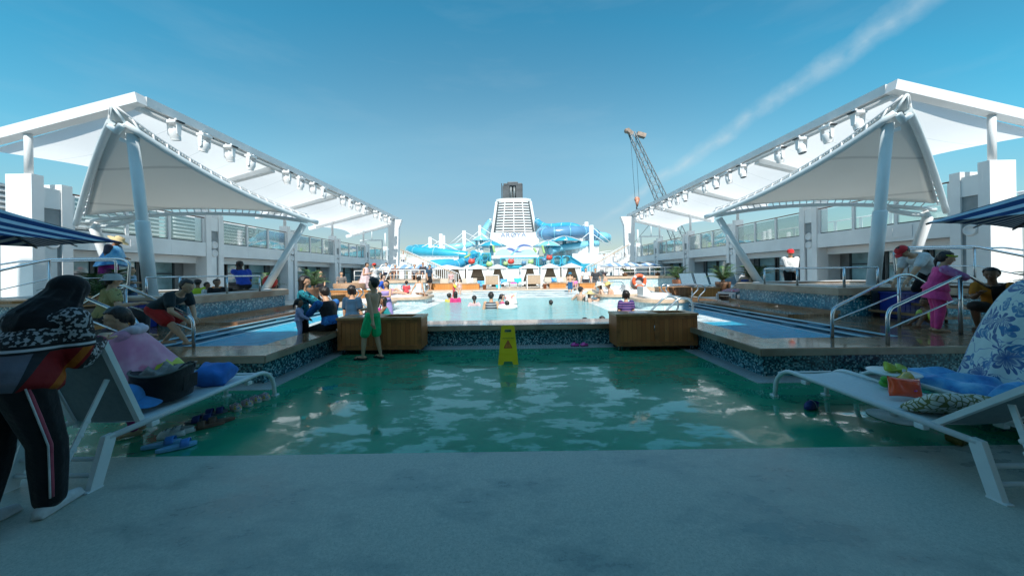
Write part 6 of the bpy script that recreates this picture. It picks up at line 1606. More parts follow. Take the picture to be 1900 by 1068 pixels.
# ---- 1 woman leaning on the lounger back
def jacket_mat():
    m,N,L,p=newmat('patchwork_jacket'); setp(p,rough=.7,spec=.25)
    tc=N.new('ShaderNodeTexCoord'); sp=N.new('ShaderNodeSeparateXYZ'); L.new(tc.outputs['Object'],sp.inputs[0]); x,y,z=sp.outputs
    v=N.new('ShaderNodeTexNoise'); v.inputs['Scale'].default_value=52; v.inputs['Detail'].default_value=1; L.new(tc.outputs['Object'],v.inputs['Vector'])
    pat=ramp(N,L,v.outputs[0],[(.50,(.015,.017,.02)),(.56,(.34,.36,.38))])
    def band(s,a,b): return mth(N,L,'MULTIPLY',mth(N,L,'GREATER_THAN',s,a),mth(N,L,'LESS_THAN',s,b))
    col=pat
    h=mth(N,L,'ADD',mth(N,L,'MULTIPLY',x,.55),mth(N,L,'MULTIPLY',mth(N,L,'SUBTRACT',y,mth(N,L,'MULTIPLY',mth(N,L,'SUBTRACT',z,.8),.42)),.83))
    torso=band(h,-.30,.235)
    low=mth(N,L,'MULTIPLY',torso,band(z,.60,1.04))
    col=mix(N,L,low,col,(.02,.022,.026))
    col=mix(N,L,mth(N,L,'MULTIPLY',low,band(h,-.12,.0)),col,(.12,.12,.15))
    sl=mth(N,L,'SUBTRACT',h,mth(N,L,'MULTIPLY',mth(N,L,'SUBTRACT',z,.8),.25))
    col=mix(N,L,mth(N,L,'MULTIPLY',low,band(sl,.0,.19)),col,(.20,.007,.009))
    col=mix(N,L,mth(N,L,'MULTIPLY',low,band(sl,.125,.17)),col,(.34,.09,.008))
    col=mix(N,L,band(z,1.035,1.085),col,(.012,.012,.014))
    col=mix(N,L,mth(N,L,'MULTIPLY',torso,band(z,1.050,1.066)),col,(.55,.56,.60))
    col=mix(N,L,mth(N,L,'LESS_THAN',z,.76),col,(.014,.014,.016)); col=mix(N,L,band(z,.755,.772),col,(.5,.52,.55))
    L.new(col,p.inputs['Base Color']); bump(N,L,p,noise(N,L,12,4),.6,.02); return m
k=person('woman in a black headscarf and patchwork jacket leaning over the back of the left lounger',(-3.06,1.96,.012),R(1),1.56,0,1.18,hip=.845,lean=19,bend=30,nod=26,hands={1:(.04,.40,1.03),-1:(-.24,.42,1.03)},elbow={1:V3(.35,-.5,-.9),-1:V3(-.35,-.5,-.9)},feet={1:(.10,.10,0),-1:(-.13,-.05,0)},skin='tan',wear=[('trousers',BLK),('shoes',(.60,.62,.62))],hair='none',hat=('hijab',(.010,.010,.012)),vox=.009,fem=True,footyaw=(4,-12),group=None)
JK=jacket_mat()
def fn(mg):
    k.trunk(mg,.03,-.16,.98,.12)
    for s in(-1,1):
        mg.ball(k.SH[s],k.R_['ua0']+.028,12,8); k.limb(mg,k.SH[s],k.EL[s],k.R_['ua0'],k.R_['ua1'],0,1,.030,mid=1.06); k.limb(mg,k.EL[s],k.WR[s],k.R_['fa0'],k.R_['fa1'],0,.88,.024,mid=1.1)
k.garment('jacket',fn,JK,.010)
m=MB()
for s in(-1,1):
    a=k.EL[s].lerp(k.WR[s],.80); b=k.EL[s].lerp(k.WR[s],.92); m.caps(a,b,k.R_['fa1']+.026,k.R_['fa1']+.023)
m.build('cuff',fabric((.20,.012,.05),'maroon_cuff'),k.t,False)
m=MB(); pts=[]
for a,b,ra,rb in((k.HJ[1],k.KN[1],.050*k.rr+.012,.036*k.rr+.014),(k.KN[1],k.AN[1],.036*k.rr+.014,.026*k.rr+.012)):
    for i in range(8):
        f=i/8; pts.append(a.lerp(b,f)+Vector((.80,-.42,0)).normalized()*(ra+(rb-ra)*f+.004*math.sin(3*f)))
m.tube(pts,.011,6,flat=1); m.build('trouser_stripe',fabric((.42,.08,.12),'trouser_stripe_red'),k.t,False)
m=MB(); m.tube([p+Vector((.008,-.016,0)) for p in pts],.005,5); m.tube([p+Vector((-.008,.016,0)) for p in pts],.005,5); m.build('stripe_piping',fabric((.6,.6,.6),'stripe_white'),k.t,False)
# ---- 2 girl in a pink hooded towel
def poncho_mat():
    m,N,L,p=newmat('pink_poncho_towel'); setp(p,rough=.9,sheen=.4)
    tc=N.new('ShaderNodeTexCoord'); sp=N.new('ShaderNodeSeparateXYZ'); L.new(tc.outputs['Object'],sp.inputs[0]); x,y,z=sp.outputs
    base=ramp(N,L,noise(N,L,3.2,4),[(.40,(.62,.22,.36)),(.55,(.70,.36,.48)),(.64,(.66,.14,.26))])
    wv=mth(N,L,'ADD',z,mth(N,L,'MULTIPLY',noise(N,L,6,2),.25))
    side=mth(N,L,'LESS_THAN',y,-.10); cy=mth(N,L,'MULTIPLY',side,mth(N,L,'LESS_THAN',wv,.74))
    col=mix(N,L,cy,base,(.04,.46,.60))
    col=mix(N,L,mth(N,L,'MULTIPLY',side,mth(N,L,'MULTIPLY',mth(N,L,'GREATER_THAN',wv,.70),mth(N,L,'LESS_THAN',wv,.78))),col,(.55,.58,.05))
    L.new(col,p.inputs['Base Color']); bump(N,L,p,noise(N,L,120,2),.4,.004); return m
PON=poncho_mat()
k=person('girl wrapped in a pink hooded towel standing beyond the left lounger',(-3.62,3.10,.01),R(128),1.22,.45,1.0,lean=8,nod=20,hands={1:(.05,.22,.62),-1:(-.05,.24,.60)},skin='tan',wear=[('leggings',(.30,.03,.16)),('longsleeve',(.62,.30,.44))],hair='tail',vox=.008,fem=True)
cloak(k,'hooded_towel',PON,k.NB+Vector((0,0,-.005)),(0,-.06,.42),.10,.34,7,.15,3,asym=(1.12,.95))
def parts(mh):
    c=k.NB-k.f2*.07+Vector((0,0,.0))
    mh.ball(c-Vector((0,0,.02)),(.125,.085,.05),14,8,(R(-20),0,0)); mh.caps(c+k.r2*.10,k.NB+k.f2*.06+k.r2*.07-Vector((0,0,.03)),.045,.03); mh.caps(c-k.r2*.10,k.NB+k.f2*.06-k.r2*.07-Vector((0,0,.03)),.045,.03)
k.hairpiece(parts,'towel_hood',fabric((.62,.55,.64),'pale_towel_hood'))
# ---- 3 bending boy
k=person('boy in black t-shirt and red shorts bending forward with his hands on his knee',(-5.55,5.05,.44),R(-84),1.42,.15,1.05,hip=.56,lean=50,bend=62,nod=20,hands={1:(.12,.50,.40),-1:(-.02,.52,.42)},elbow={1:V3(.5,-.4,.2),-1:V3(-.5,-.4,.2)},feet={1:(.10,.50,0),-1:(-.10,.02,0)},skin='tan',wear=[('tshirt',(.02,.035,.04)),('shorts',(.42,.02,.018),.75)],hair='short',vox=.008)
# ---- 4 woman in grey cap
FLO=blotch_mat('yellow_palm_print',(.36,.31,.13),[(.24,.05,.04),(.05,.09,.05),(.45,.40,.22)],16,.36)
k=person('woman in a grey head wrap and yellow palm-print shirt by the rails',(-6.75,5.35,.44),R(-25),1.6,0,1.1,hip=.40,lean=8,feet={1:(.1,.42,0),-1:(-.1,.42,0)},hands={1:(.3,.30,.62),-1:(-.2,.3,.5)},skin='tan',wear=[('tshirt',FLO),('trousers',(.05,.055,.06))],hair='short',hat=('bucket',(.42,.45,.45)),vox=.012,fem=True)
# ---- 5 woman with blue towel
PUR=blotch_mat('purple_flower_print',(.22,.02,.16),[(.45,.20,.03),(.05,.03,.20)],9,.34)
k=person('woman in a straw hat and blue towel wrap on the left whirlpool rim',(-11.1,8.9,ZT),R(-70),1.62,0,1.1,lean=12,nod=35,hands={1:(.12,.30,.95),-1:(-.05,.32,.98)},skin='brown',wear=[('tshirt',(.05,.05,.08)),('dress',PUR,.9)],hair='bun',hat=('sunhat',(.55,.45,.25)),vox=.014,fem=True)
cloak(k,'blue_towel_wrap',BT,k.NB+Vector((0,.01,-.02)),(0,.06,.78),.10,.30,6,.08,5,asym=(1.15,1))
k=person('child in a pale blue shirt in the left whirlpool beside the mast',(-9.9,8.4,.62),R(-60),1.15,.4,1.0,skin='tan',wear=[('tshirt',(.28,.46,.66)),('shorts',(.10,.2,.4))],hair='short',vox=.016,hands={1:(.15,.25,.75)})
# ---- 6 bathers in the left whirlpool
for x,y,lb,sk,c,hz in ((-8.75,9.0,'dark-haired bather with a lime neckline in the left whirlpool','brown',(.45,.60,.04),'curly'),(-8.4,8.9,'small bather in white low in the left whirlpool','brown',(.55,.56,.56),'short'),(-8.35,9.15,'child in an orange shirt in the left whirlpool','tan',(.72,.22,.03),'short'),(-8.0,8.75,'bather in black with wet hair in the left whirlpool','brown',BLK,'short')):
    person(lb,(x,y,.50),R(-120+200*((x*7)%1)),1.22 if 'small' not in lb else 1.05,.3,1.0,hip=.34,feet={1:(.1,.3,0),-1:(-.1,.3,0)},skin=sk,wear=[('tshirt',c),('shorts',NAV)],hair=hz,vox=.016,group='bathers in the left whirlpool')
k=person('man in a royal blue polo shirt sitting on the left whirlpool rim',(-8.75,10.55,ZT),R(70),1.80,0,1.15,hip=.13,lean=14,nod=14,hands={1:(.12,.34,.26),-1:(-.05,.22,.74)},elbow={-1:V3(-.3,.1,-1)},feet={1:(.12,.55,-.35),-1:(-.12,.55,-.35)},skin='dark',wear=[('polo',(.02,.07,.42)),('trousers',BLK)],hair='short',vox=.014)
m=MB(); m.lathe((-8.05,10.75,1.30),[(.16+.06*math.cos(a),.06*math.sin(a)) for a in [2*pi*i/10 for i in range(11)]],20,rot=(pi/2,0,.3)); tag(m.build('swim_ring',paint('red_vinyl',(.62,.05,.04),.35,.1)),'small red swim ring standing behind the man in royal blue','swim ring')
# ---- 7 people by the left deckhouse
for x,y,z,rz,lb,top,bot,sk,h,hp in ((-12.6,17.2,0,2.6,'man in black standing by the left deckhouse windows',(.02,.022,.025),BLK,'brown',1.68,None),(-10.4,17.6,.0,3.0,'dark-shirted man standing by the left windows beside the potted cycad',(.03,.03,.035),BLK,'tan',1.72,None),(-9.6,18.2,0,-2.4,'man in a grey apron standing at a white table by the left windows',(.18,.16,.15),BLK,'tan',1.66,None),(-9.7,20.5,.0,2.2,'person in a white shirt sitting by the left deckhouse door',(.55,.56,.56),BLK,'dark',1.66,.45)):
    person(lb,(x,y,z),rz,h,0,1.05,hip=hp,feet=None if not hp else {1:(.1,.4,0),-1:(-.1,.4,0)},skin=sk,wear=[('tshirt',top),('trousers',bot)],hair='short',vox=.018)
# ---- 8 group at the left coping
TEALP=blotch_mat('teal_rash_print',(.02,.20,.26),[(.05,.36,.42),(.012,.03,.04)],20,.42)
k=person('boy in a teal and black rash guard standing in the left channel',(-4.05,6.25,-.15),R(-62),1.63,.0,.9,hands={1:(.14,.40,.98),-1:(-.08,.42,1.0)},elbow={1:V3(.5,-.5,-.6),-1:V3(-.5,-.5,-.6)},nod=12,skin='tan',wear=[('longsleeve',TEALP),('leggings',BLK)],hair='long',vox=.010)
def fn(mg): k.trunk(mg,.016,.1,.97)
k.garment('black_vest',fn,fabric(BLK,'black_lycra',.5))
k=person('toddler in a lavender swimsuit standing before the boy in teal',(-3.98,6.02,.26),R(-60),.80,1.0,1.05,hands={1:(.10,.16,.42),-1:(-.1,.15,.42)},skin='brown',wear=[('longsleeve',(.42,.42,.62)),('leggings',(.42,.42,.62))],hair='tail',vox=.009,fem=True)
BLS=blotch_mat('blue_sleeve_print',(.03,.14,.40),[(.05,.24,.52),(.02,.06,.2)],14,.4)
k=person('boy in a black rash guard with blue sleeves sitting on the left coping',(-3.47,6.18,.44),R(62),1.64,.0,1.02,hip=.10,lean=14,nod=18,hands={-1:(-.10,.52,.36),1:(.12,.48,.36)},elbow={-1:V3(-.6,-.3,-.6)},feet={1:(.14,.48,-.45),-1:(-.14,.48,-.45)},skin='tan',wear=[('longsleeve',BLS),('leggings',BLK)],hair='short',vox=.009)
def fn(mg): k.trunk(mg,.018,-.02,.97)
k.garment('black_vest',fn,fabric(BLK,'black_lycra',.5))
GRNF=fabric((.01,.52,.19),'green_shorts_cloth',.7)
k=person('bare-chested boy in green shorts standing before the left wooden cart',(-2.47,5.70,.012),R(72),1.41,.1,.96,lean=-4,nod=0,yaw=12,hands={-1:(-.20,-.20,.62),1:(.10,.24,.86)},elbow={-1:V3(-.4,-1,0),1:V3(.6,-.6,-.4)},feet={-1:(-.10,.13,0),1:(.08,-.10,0)},skin='tan',wear=[('shorts',GRNF,.86),('sandals',RUBBER)],hair='curly',vox=.007,footyaw=(16,10))
k=person('person with dark curls and a navy top sitting behind the left wooden cart',(-3.48,7.02,.44),R(-10),1.55,0,1.0,hip=.10,feet={1:(.1,.42,-.3),-1:(-.1,.42,-.3)},skin='tan',wear=[('tshirt',(.012,.05,.10)),('leggings',NAV)],hair='bob',vox=.011,fem=True)
k=person('child in a lavender dress holding a phone up in the left shallows',(-3.35,8.6,.16),R(172),1.16,.35,1.05,hands={1:(.07,.26,.78),-1:(-.07,.26,.76)},elbow={1:V3(.7,-.2,-.8),-1:V3(-.7,-.2,-.8)},skin='tan',wear=[('dress',(.36,.28,.58),.8)],hair='long',vox=.011,fem=True)
m=MB(); m.box((0,.33,.82),(.075,.01,.14),(R(-15),0,0)); m.build('phone',BLACKM,k.t,False)
m=MB()
for s in(-1,1):
    c=k.hc+k.hf*k.hh*.45+k.hr*(s*k.hh*.17); m.lathe(c,[(k.hh*.11,0),(k.hh*.13,.004),(k.hh*.11,.008)],12,rot=(pi/2,0,0))
m.build('glasses',RUBBER,k.t,False)
k=person('girl in a teal dress crouching in the left shallows beside the cart',(-2.95,7.75,.16),R(105),1.25,.3,1.0,hip=.22,lean=16,feet={1:(.1,.25,0),-1:(-.1,.25,0)},hands={1:(.02,.42,.45),-1:(-.08,.40,.42)},skin='brown',wear=[('dress',(.02,.30,.32),.5)],hair='long',vox=.010,fem=True)
STRIPE=stripe_mat('white_black_ring_stripes',0,.10,(.03,.03,.035),(.62,.63,.66),.4)
m=MB(); m.lathe((0,0,0),[(.24+.09*math.cos(a),.09*math.sin(a)) for a in [2*pi*i/12 for i in range(13)]],28); o=tag(m.build('float_ring',STRIPE),'black and white striped float ring beside the girl in teal','float ring'); o.location=(-3.3,7.9,.50); o.rotation_euler=(R(35),R(15),.4)
k=person('child in a magenta top sitting behind the striped float ring',(-3.42,8.05,.16),R(160),1.12,.4,1.0,hip=.16,feet={1:(.1,.3,0),-1:(-.1,.3,0)},skin='tan',wear=[('tshirt',(.42,.03,.22)),('shorts',NAV)],hair='long',vox=.011)
# ---- 9 left islands and stage side
k=person('guard in red cap and white shirt with raised arms on the left deck',(-7.15,16.8,.44),R(75),1.62,0,1.1,hands={1:(.15,.42,1.30),-1:(-.1,.42,1.25)},skin='tan',wear=[('polo',WHT),('trousers',NAV)],hair='short',hat=('cap',(.66,.04,.03)),vox=.015)
k=person('person draped in a pale pink bathrobe beside the left red-capped guard',(-7.5,16.4,.44),R(-95),1.66,0,1.0,lean=10,nod=20,skin='tan',wear=[('shorts',NAV)],hair='short',vox=.016,hands={1:(.1,.3,1.1),-1:(-.1,.3,1.1)})
cloak(k,'bathrobe',fabric((.66,.50,.52),'pale_pink_robe'),k.NB+Vector((0,0,.03)),(0,.0,.35),.09,.33,6,.08,8)
k=person('person in a blue shirt reclining with bare knees up on the left island',(-5.0,12.85,.66),R(-82),1.62,0,1.0,hip=.10,lean=-22,bend=-12,nod=12,feet={1:(.1,.78,0),-1:(-.12,.62,0)},hands={1:(.35,-.15,.10),-1:(-.30,-.2,.1)},skin='light',wear=[('tshirt',(.03,.10,.48)),('shorts',(.55,.32,.38),.5)],hair='short',vox=.013)
person('small child in a coral red shirt sitting on the left island',(-4.28,13.1,.66),R(30),.95,.7,1.0,hip=.08,feet={1:(.1,.25,0),-1:(-.1,.25,0)},skin='tan',wear=[('tshirt',(.66,.08,.10)),('shorts',NAV)],hair='short',vox=.013)
person('woman in a white dress sitting on the left island, back turned',(-3.72,12.85,.66),R(-25),1.42,0,.98,hip=.08,lean=6,feet={1:(.1,.45,-.4),-1:(-.1,.45,-.4)},hands={-1:(-.32,-.12,.02)},elbow={-1:V3(-1,-.5,0)},skin='tan',wear=[('dress',WHT,.6)],hair='tail',vox=.012,fem=True)
person('man in a navy t-shirt and dark shorts standing by the left terrace',(-5.2,20.3,.44),R(-120),1.60,0,1.08,nod=25,skin='tan',wear=[('tshirt',(.03,.07,.12)),('shorts',BLK,.8)],hair='short',vox=.016)
person('child in a red swimsuit with yellow armbands walking in the far shallows',(-2.85,15.8,.18),R(-80),1.0,.6,1.0,feet={1:(.05,.14,0),-1:(-.05,-.10,0)},hands={1:(.2,.2,.5),-1:(-.2,.15,.5)},skin='tan',wear=[('swimsuit',(.60,.05,.08)),('leggings',(.55,.10,.10),.4),('armbands',paint('yellow_vinyl',(.65,.55,.03),.3,.1))],hair='short',vox=.014)
person('small child in a spotted pink swimsuit facing the camera in the far shallows',(-2.9,17.8,.18),R(175),1.0,.6,1.0,skin='light',wear=[('swimsuit',blotch_mat('pink_spots',(.66,.45,.45),[(.55,.12,.14)],22,.4))],hair='bun',vox=.015,fem=True)
person('child in a pale pink shirt far back by the left stairs',(-4.3,22.8,.44),R(200),1.2,.4,1.0,skin='light',wear=[('tshirt',(.66,.42,.42)),('shorts',(.5,.48,.46))],hair='short',vox=.02)
# ---- 10 in the pool
def dip(lb,px,py,Y,H,rz,sk,wear,hair='short',hat=None,kid=0,**kw):
    p=aty(px,py,Y); person(lb,(p.x,Y,p.z-H),rz,H,kid,kw.pop('build',1.0),skin=sk,wear=wear,hair=hair,hat=hat,vox=kw.pop('vox',.012),**kw)
HOTP=fabric((.66,.05,.20),'hot_pink_lycra',.6)
dip('woman with long dark hair in hot pink standing in the pool with a child',845,541,13,1.50,R(10),'tan',[('tshirt',HOTP),('leggings',HOTP)],'long',fem=True)
dip('child in yellow beside the woman in hot pink in the pool',833.5,544,13.2,1.40,R(-30),'tan',[('tshirt',(.62,.52,.10)),('shorts',HOTP)],'short',kid=.4)
dip('girl with a long braid and pale pink top seen from behind in the pool',880,548.5,11.5,1.42,R(5),'light',[('tshirt',(.62,.44,.46)),('shorts',NAV)],'tail',kid=.2,fem=True,hands={1:(.28,.12,.78),-1:(-.28,.12,.78)})
VST=stripe_mat('grey_black_bands',2,.085,(.035,.045,.06),(.34,.37,.40),.5)
dip('man in a grey and black striped vest seen from behind in the pool',911,542.5,10.4,1.70,R(-4),'tan',[('vest',VST),('shorts',(.02,.08,.14))],'short',build=1.12,hands={1:(.30,.02,.82),-1:(-.30,.02,.82)})
dip('girl with pigtails in a pink and blue swimsuit facing right in the pool',931,546,11.4,1.40,R(-75),'light',[('swimsuit',blotch_mat('pink_blue_print',(.60,.12,.24),[(.08,.14,.45),(.6,.5,.55)],14,.4)),('tshirt',(.60,.12,.24))],'tail',kid=.3,fem=True)
dip('dark-haired child inside the white float ring in the pool',941,558.5,10.5,1.22,R(-5),'tan',[('tshirt',(.02,.12,.18)),('shorts',NAV)],'short',kid=.35)
p=aty(941,568,10.5)
t=thing('float_ring',(p.x,10.5,ZWAT),0,'white inflatable float with a patterned upright back round the child in the pool','float ring')
m=MB(); m.lathe((p.x,10.5,.375),[(.25+.095*math.cos(a),.085*math.sin(a)) for a in [2*pi*i/12 for i in range(13)]],28); m.build('ring',CURT,t)
m=MB(); cushion(m,(p.x+.12,10.82,.60),(.44,.40,.10),(R(72),R(-8),R(-12)),12,.5); m.build('upright_back',blotch_mat('float_print',(.68,.66,.62),[(.60,.14,.16),(.62,.55,.2)],9,.38),t)
dip('swimmer with only a dark head above the water in the middle of the pool',1022,557,11.4,1.35,R(20),'tan',[('tshirt',NAV)],'short')
dip('swimmer with dark hair low at the near pool edge left of the right cart',1117,587,7.75,1.20,R(40),'tan',[('tshirt',NAV)],'short',kid=.3)
dip('swimmer almost under water at the near edge of the pool',1085,589.5,7.7,1.20,R(-40),'tan',[('tshirt',NAV)],'short',kid=.3)
# ---- 11 right shelf
STC=stripe_mat('violet_navy_stripes',2,.055,(.03,.03,.14),(.22,.12,.30),.6)
person('small child in a violet striped shirt sitting behind the right wooden cart',(2.46,7.0,.44),R(-6),1.10,.75,1.08,hip=.08,feet={1:(.1,.25,-.1),-1:(-.1,.25,-.1)},skin='tan',wear=[('tshirt',STC),('shorts',NAV)],hair='bob',vox=.009,fem=True)
dip('bare-chested sunburnt man in a dark visor standing in the pool by the right shelf',1077,532.5,13,1.72,R(-60),'light',[('shorts',NAV)],'short',hat=('cap',(.03,.03,.035)),build=1.2,hands={-1:(-.30,.0,.98),1:(.3,.05,.95)},elbow={-1:V3(-1,-.6,0)})
dip('woman in a straw hat and black swimsuit leaning on the right shelf edge',1090,539.5,12.5,1.56,R(-110),'light',[('swimsuit',BLK)],'long',hat=('sunhat',(.56,.46,.22)),fem=True,lean=8)
k=person('woman in a white hat and black bikini lounging on the right shelf',(3.62,12.85,.2),R(80),1.66,0,1.08,hip=.10,lean=10,nod=18,feet={1:(.1,.85,0),-1:(-.1,.82,0)},hands={1:(.15,.3,.35),-1:(-.2,.25,.3)},skin='light',wear=[('bikini',BLK)],hair='long',hat=('sunhat',(.66,.62,.52)),vox=.012,fem=True)
k=person('man in a yellow straw hat and black trunks sitting close behind the bikini woman',(3.95,12.6,.2),R(70),1.74,0,1.12,hip=.10,lean=14,nod=20,feet={1:(.1,.85,0),-1:(-.2,.7,0)},hands={1:(.1,.42,.3),-1:(-.1,.4,.25)},skin='light',wear=[('shorts',BLK)],hair='short',hat=('sunhat',(.60,.50,.20)),vox=.012)
# ---- 12 right stage side
person('bare-chested boy in blue swim shorts and cap standing in the far right shallows',(3.3,18.4,.18),R(170),1.28,.3,.95,skin='tan',wear=[('shorts',(.02,.10,.22),.95)],hair='short',hat=('bucket',(.02,.16,.30)),vox=.014)
person('child in bright pink sitting beside the boy in blue shorts',(3.85,19.9,.44),R(160),1.1,.5,1.0,hip=.15,feet={1:(.1,.3,0),-1:(-.1,.3,0)},skin='tan',wear=[('tshirt',(.66,.22,.45)),('shorts',(.5,.2,.3))],hair='short',vox=.016)
person('stout man in a white t-shirt and dark shorts at the right of the stage',(5.15,22.6,.05),R(172),1.66,0,1.35,hands={1:(.34,.12,.80),-1:(-.34,.12,.80)},skin='light',wear=[('tshirt',WHT),('shorts',(.05,.05,.06),.85)],hair='short',vox=.017)
person('stout man in a charcoal polo shirt next to the man in the white t-shirt',(5.85,22.7,.05),R(165),1.64,0,1.3,hands={1:(.30,.15,.82),-1:(-.34,.1,.80)},skin='tan',wear=[('polo',(.05,.055,.065)),('shorts',(.10,.10,.11),.85)],hair='short',vox=.017)
person('bare-chested man in a dark cap sitting on the far right island',(4.85,16.5,.62),R(60),1.55,0,1.1,hip=.1,lean=12,feet={1:(.1,.6,-.1),-1:(-.1,.6,-.1)},hands={1:(.12,.35,.25),-1:(-.1,.35,.25)},skin='light',wear=[('shorts',WHT)],hair='short',hat=('cap',(.06,.04,.05)),vox=.014)
# ---- 13 behind and on the right
person('man in a white shirt standing behind the far corner of the right whirlpool',(9.3,12.75,0),R(120),1.58,0,1.1,nod=25,hands={1:(.2,.35,.95),-1:(-.2,.38,.95)},skin='tan',wear=[('polo',WHT),('trousers',NAV)],hair='short',vox=.013)
t=thing('duckboard_platform',(10.5,12.2,0),0,'low wooden platform behind the right whirlpool','platform')
m=MB(); m.b2(8.3,12.4,11.25,13.2,.30,.42); m.build('top',TEAKX,t)
for x in(8.5,12.2):
    m=MB(); m.b2(x-.06,x+.06,11.35,13.1,0,.299); m.build('bearer',DARK,t)
k=person('guard in a red cap and white shirt standing behind the right whirlpool',(10.2,11.85,.425),R(172),1.77,0,1.2,nod=12,yaw=-22,hands={1:(.04,.24,.98),-1:(-.04,.24,.98)},elbow={1:V3(.35,-.9,-.7),-1:V3(-.35,-.9,-.7)},skin='tan',wear=[('longsleeve',WHT),('trousers',BLK)],hair='short',hat=('cap',(.60,.025,.03)),vox=.010)
m=MB(); m.tube([k.NB+k.f2*.06+k.r2*.06,k.C+k.f2*.135+Vector((0,0,.03)),k.NB+k.f2*.06-k.r2*.06],.004,5); m.ball(k.C+k.f2*.14+Vector((0,0,.01)),(.02,.01,.03),8,6); m.build('lanyard',BLACKM,k.t,False)
m=MB(); m.box(k.C+k.f2*.118+k.r2*.075+Vector((0,0,.10)),(.06,.01,.025)); m.build('badge',paint('badge_blue',(.2,.3,.5),.5,.05),k.t,False)
t=thing('deck_lounger',(8.6,12.0,.44),0,'white lounger under the sunbather with sunglasses','lounger')
m=MB(); m.box((8.15,11.75,.66),(1.3,.6,.07),(0,0,R(28))); m.build('seat',WHITE2,t); m=MB(); m.box((8.95,12.2,.86),(.1,.6,.55),(0,R(30),R(28))); m.build('backrest',WHITE2,t)
for a,b in((7.7,11.3),(7.45,11.75),(8.7,11.85),(8.5,12.3)):
    m=MB(); m.b2(a-.03,a+.03,b-.03,b+.03,0,.63); m.build('leg',WHITE2,t)
k=person('sunbather with sunglasses and a bright towel reclining right of the channel',(8.62,12.02,.68),R(117),1.62,0,1.1,hip=.10,lean=-28,bend=-20,nod=5,feet={1:(.12,.85,0),-1:(-.12,.70,0)},hands={1:(.22,.25,.15),-1:(-.22,.25,.15)},skin='light',wear=[('swimsuit',(.06,.10,.30))],hair='long',vox=.012,fem=True)
m=MB()
for s in(-1,1): m.ball(k.hc+k.hf*k.hh*.43+k.hr*(s*k.hh*.17)+k.hu*k.hh*.02,(k.hh*.14,k.hh*.05,k.hh*.10),8,6)
m.build('sunglasses',BLACKM,k.t,False)
m=MB(); towel(m,(8.0,11.6,.71),.7,.5,.18,31,.5); tag(m.build('towel',blotch_mat('bright_towel_print',(.60,.30,.34),[(.05,.28,.55),(.62,.60,.60),(.60,.12,.14)],8,.42)),'bright patterned towel over the lap of the sunbather','towel')
person('child in pink and teal by the far right pillar',(8.9,16.4,.02),R(150),1.12,.5,1.0,skin='tan',wear=[('tshirt',(.50,.08,.22)),('shorts',(.05,.25,.28))],hair='short',vox=.016)
# ---- 14 girl in pink and those behind her
LIL=blotch_mat('lilac_sleeve_print',(.52,.20,.42),[(.58,.34,.52),(.45,.12,.30)],18,.42)
PK=fabric((.78,.07,.27),'bright_pink_lycra',.7)
k=person('girl all in bright pink with lime goggles leaning on the right stair handrail',(6.93,5.30,.44),R(-128),1.30,.45,1.12,lean=10,nod=10,hands={1:(.02,.27,.87),-1:(-.05,.26,.88)},elbow={1:V3(1,.2,-.2),-1:V3(-1,.2,-.2)},skin='tan',wear=[('leggings',PK),('longsleeve',LIL),('skirt',PK,.30)],hair='tail',vox=.008,fem=True)
def fn(mg): k.trunk(mg,.020,-.04,.97,.12)
k.garment('tunic',fn,PK)
m=MB(); m.lathe(k.hc+k.hu*k.hh*.20,[(k.hh*.44,-.012),(k.hh*.452,0),(k.hh*.44,.012)],24,sy=1.12,rot=Matrix((k.hr,k.hf,k.hu)).transposed())
for s in(-1,1): m.ball(k.hc+k.hu*k.hh*.22+k.hf*k.hh*.47+k.hr*(s*k.hh*.16),(k.hh*.13,k.hh*.05,k.hh*.08),8,6)
m.build('goggles',LIME,k.t,False)
k=person('man in a red cap and white shirt bending over behind the girl in pink',(8.55,6.55,.62),R(80),1.66,0,1.15,hip=.80,lean=42,bend=58,nod=55,hands={-1:(-.15,.62,.55),1:(.15,.55,.55)},elbow={-1:V3(-.6,-.2,.4)},skin='tan',wear=[('polo',(.60,.64,.66)),('trousers',BLK)],hair='short',hat=('cap',(.55,.03,.04)),vox=.011)
ORB=stripe_mat('orange_black_blocks',0,.34,(.55,.20,.02),(.02,.018,.016),.62)
k=person('boy in an orange and black shirt crouching behind the floral robe',(8.0,5.35,.44),R(112),1.46,.15,1.05,hip=.36,lean=16,nod=8,feet={1:(.12,.25,0),-1:(-.12,.2,0)},hands={-1:(-.25,.40,.46),1:(.05,.46,.62)},skin='brown',wear=[('tshirt',ORB),('shorts',(.06,.05,.04),.9)],hair='short',vox=.009)
k=person('small child with lime armbands sitting on the deck behind the girl in pink',(7.35,5.62,.44),R(70),.92,.8,1.05,hip=.08,lean=20,feet={1:(.1,.28,0),-1:(-.1,.28,0)},skin='brown',wear=[('swimsuit',(.05,.06,.05)),('armbands',LIME)],hair='short',vox=.009)
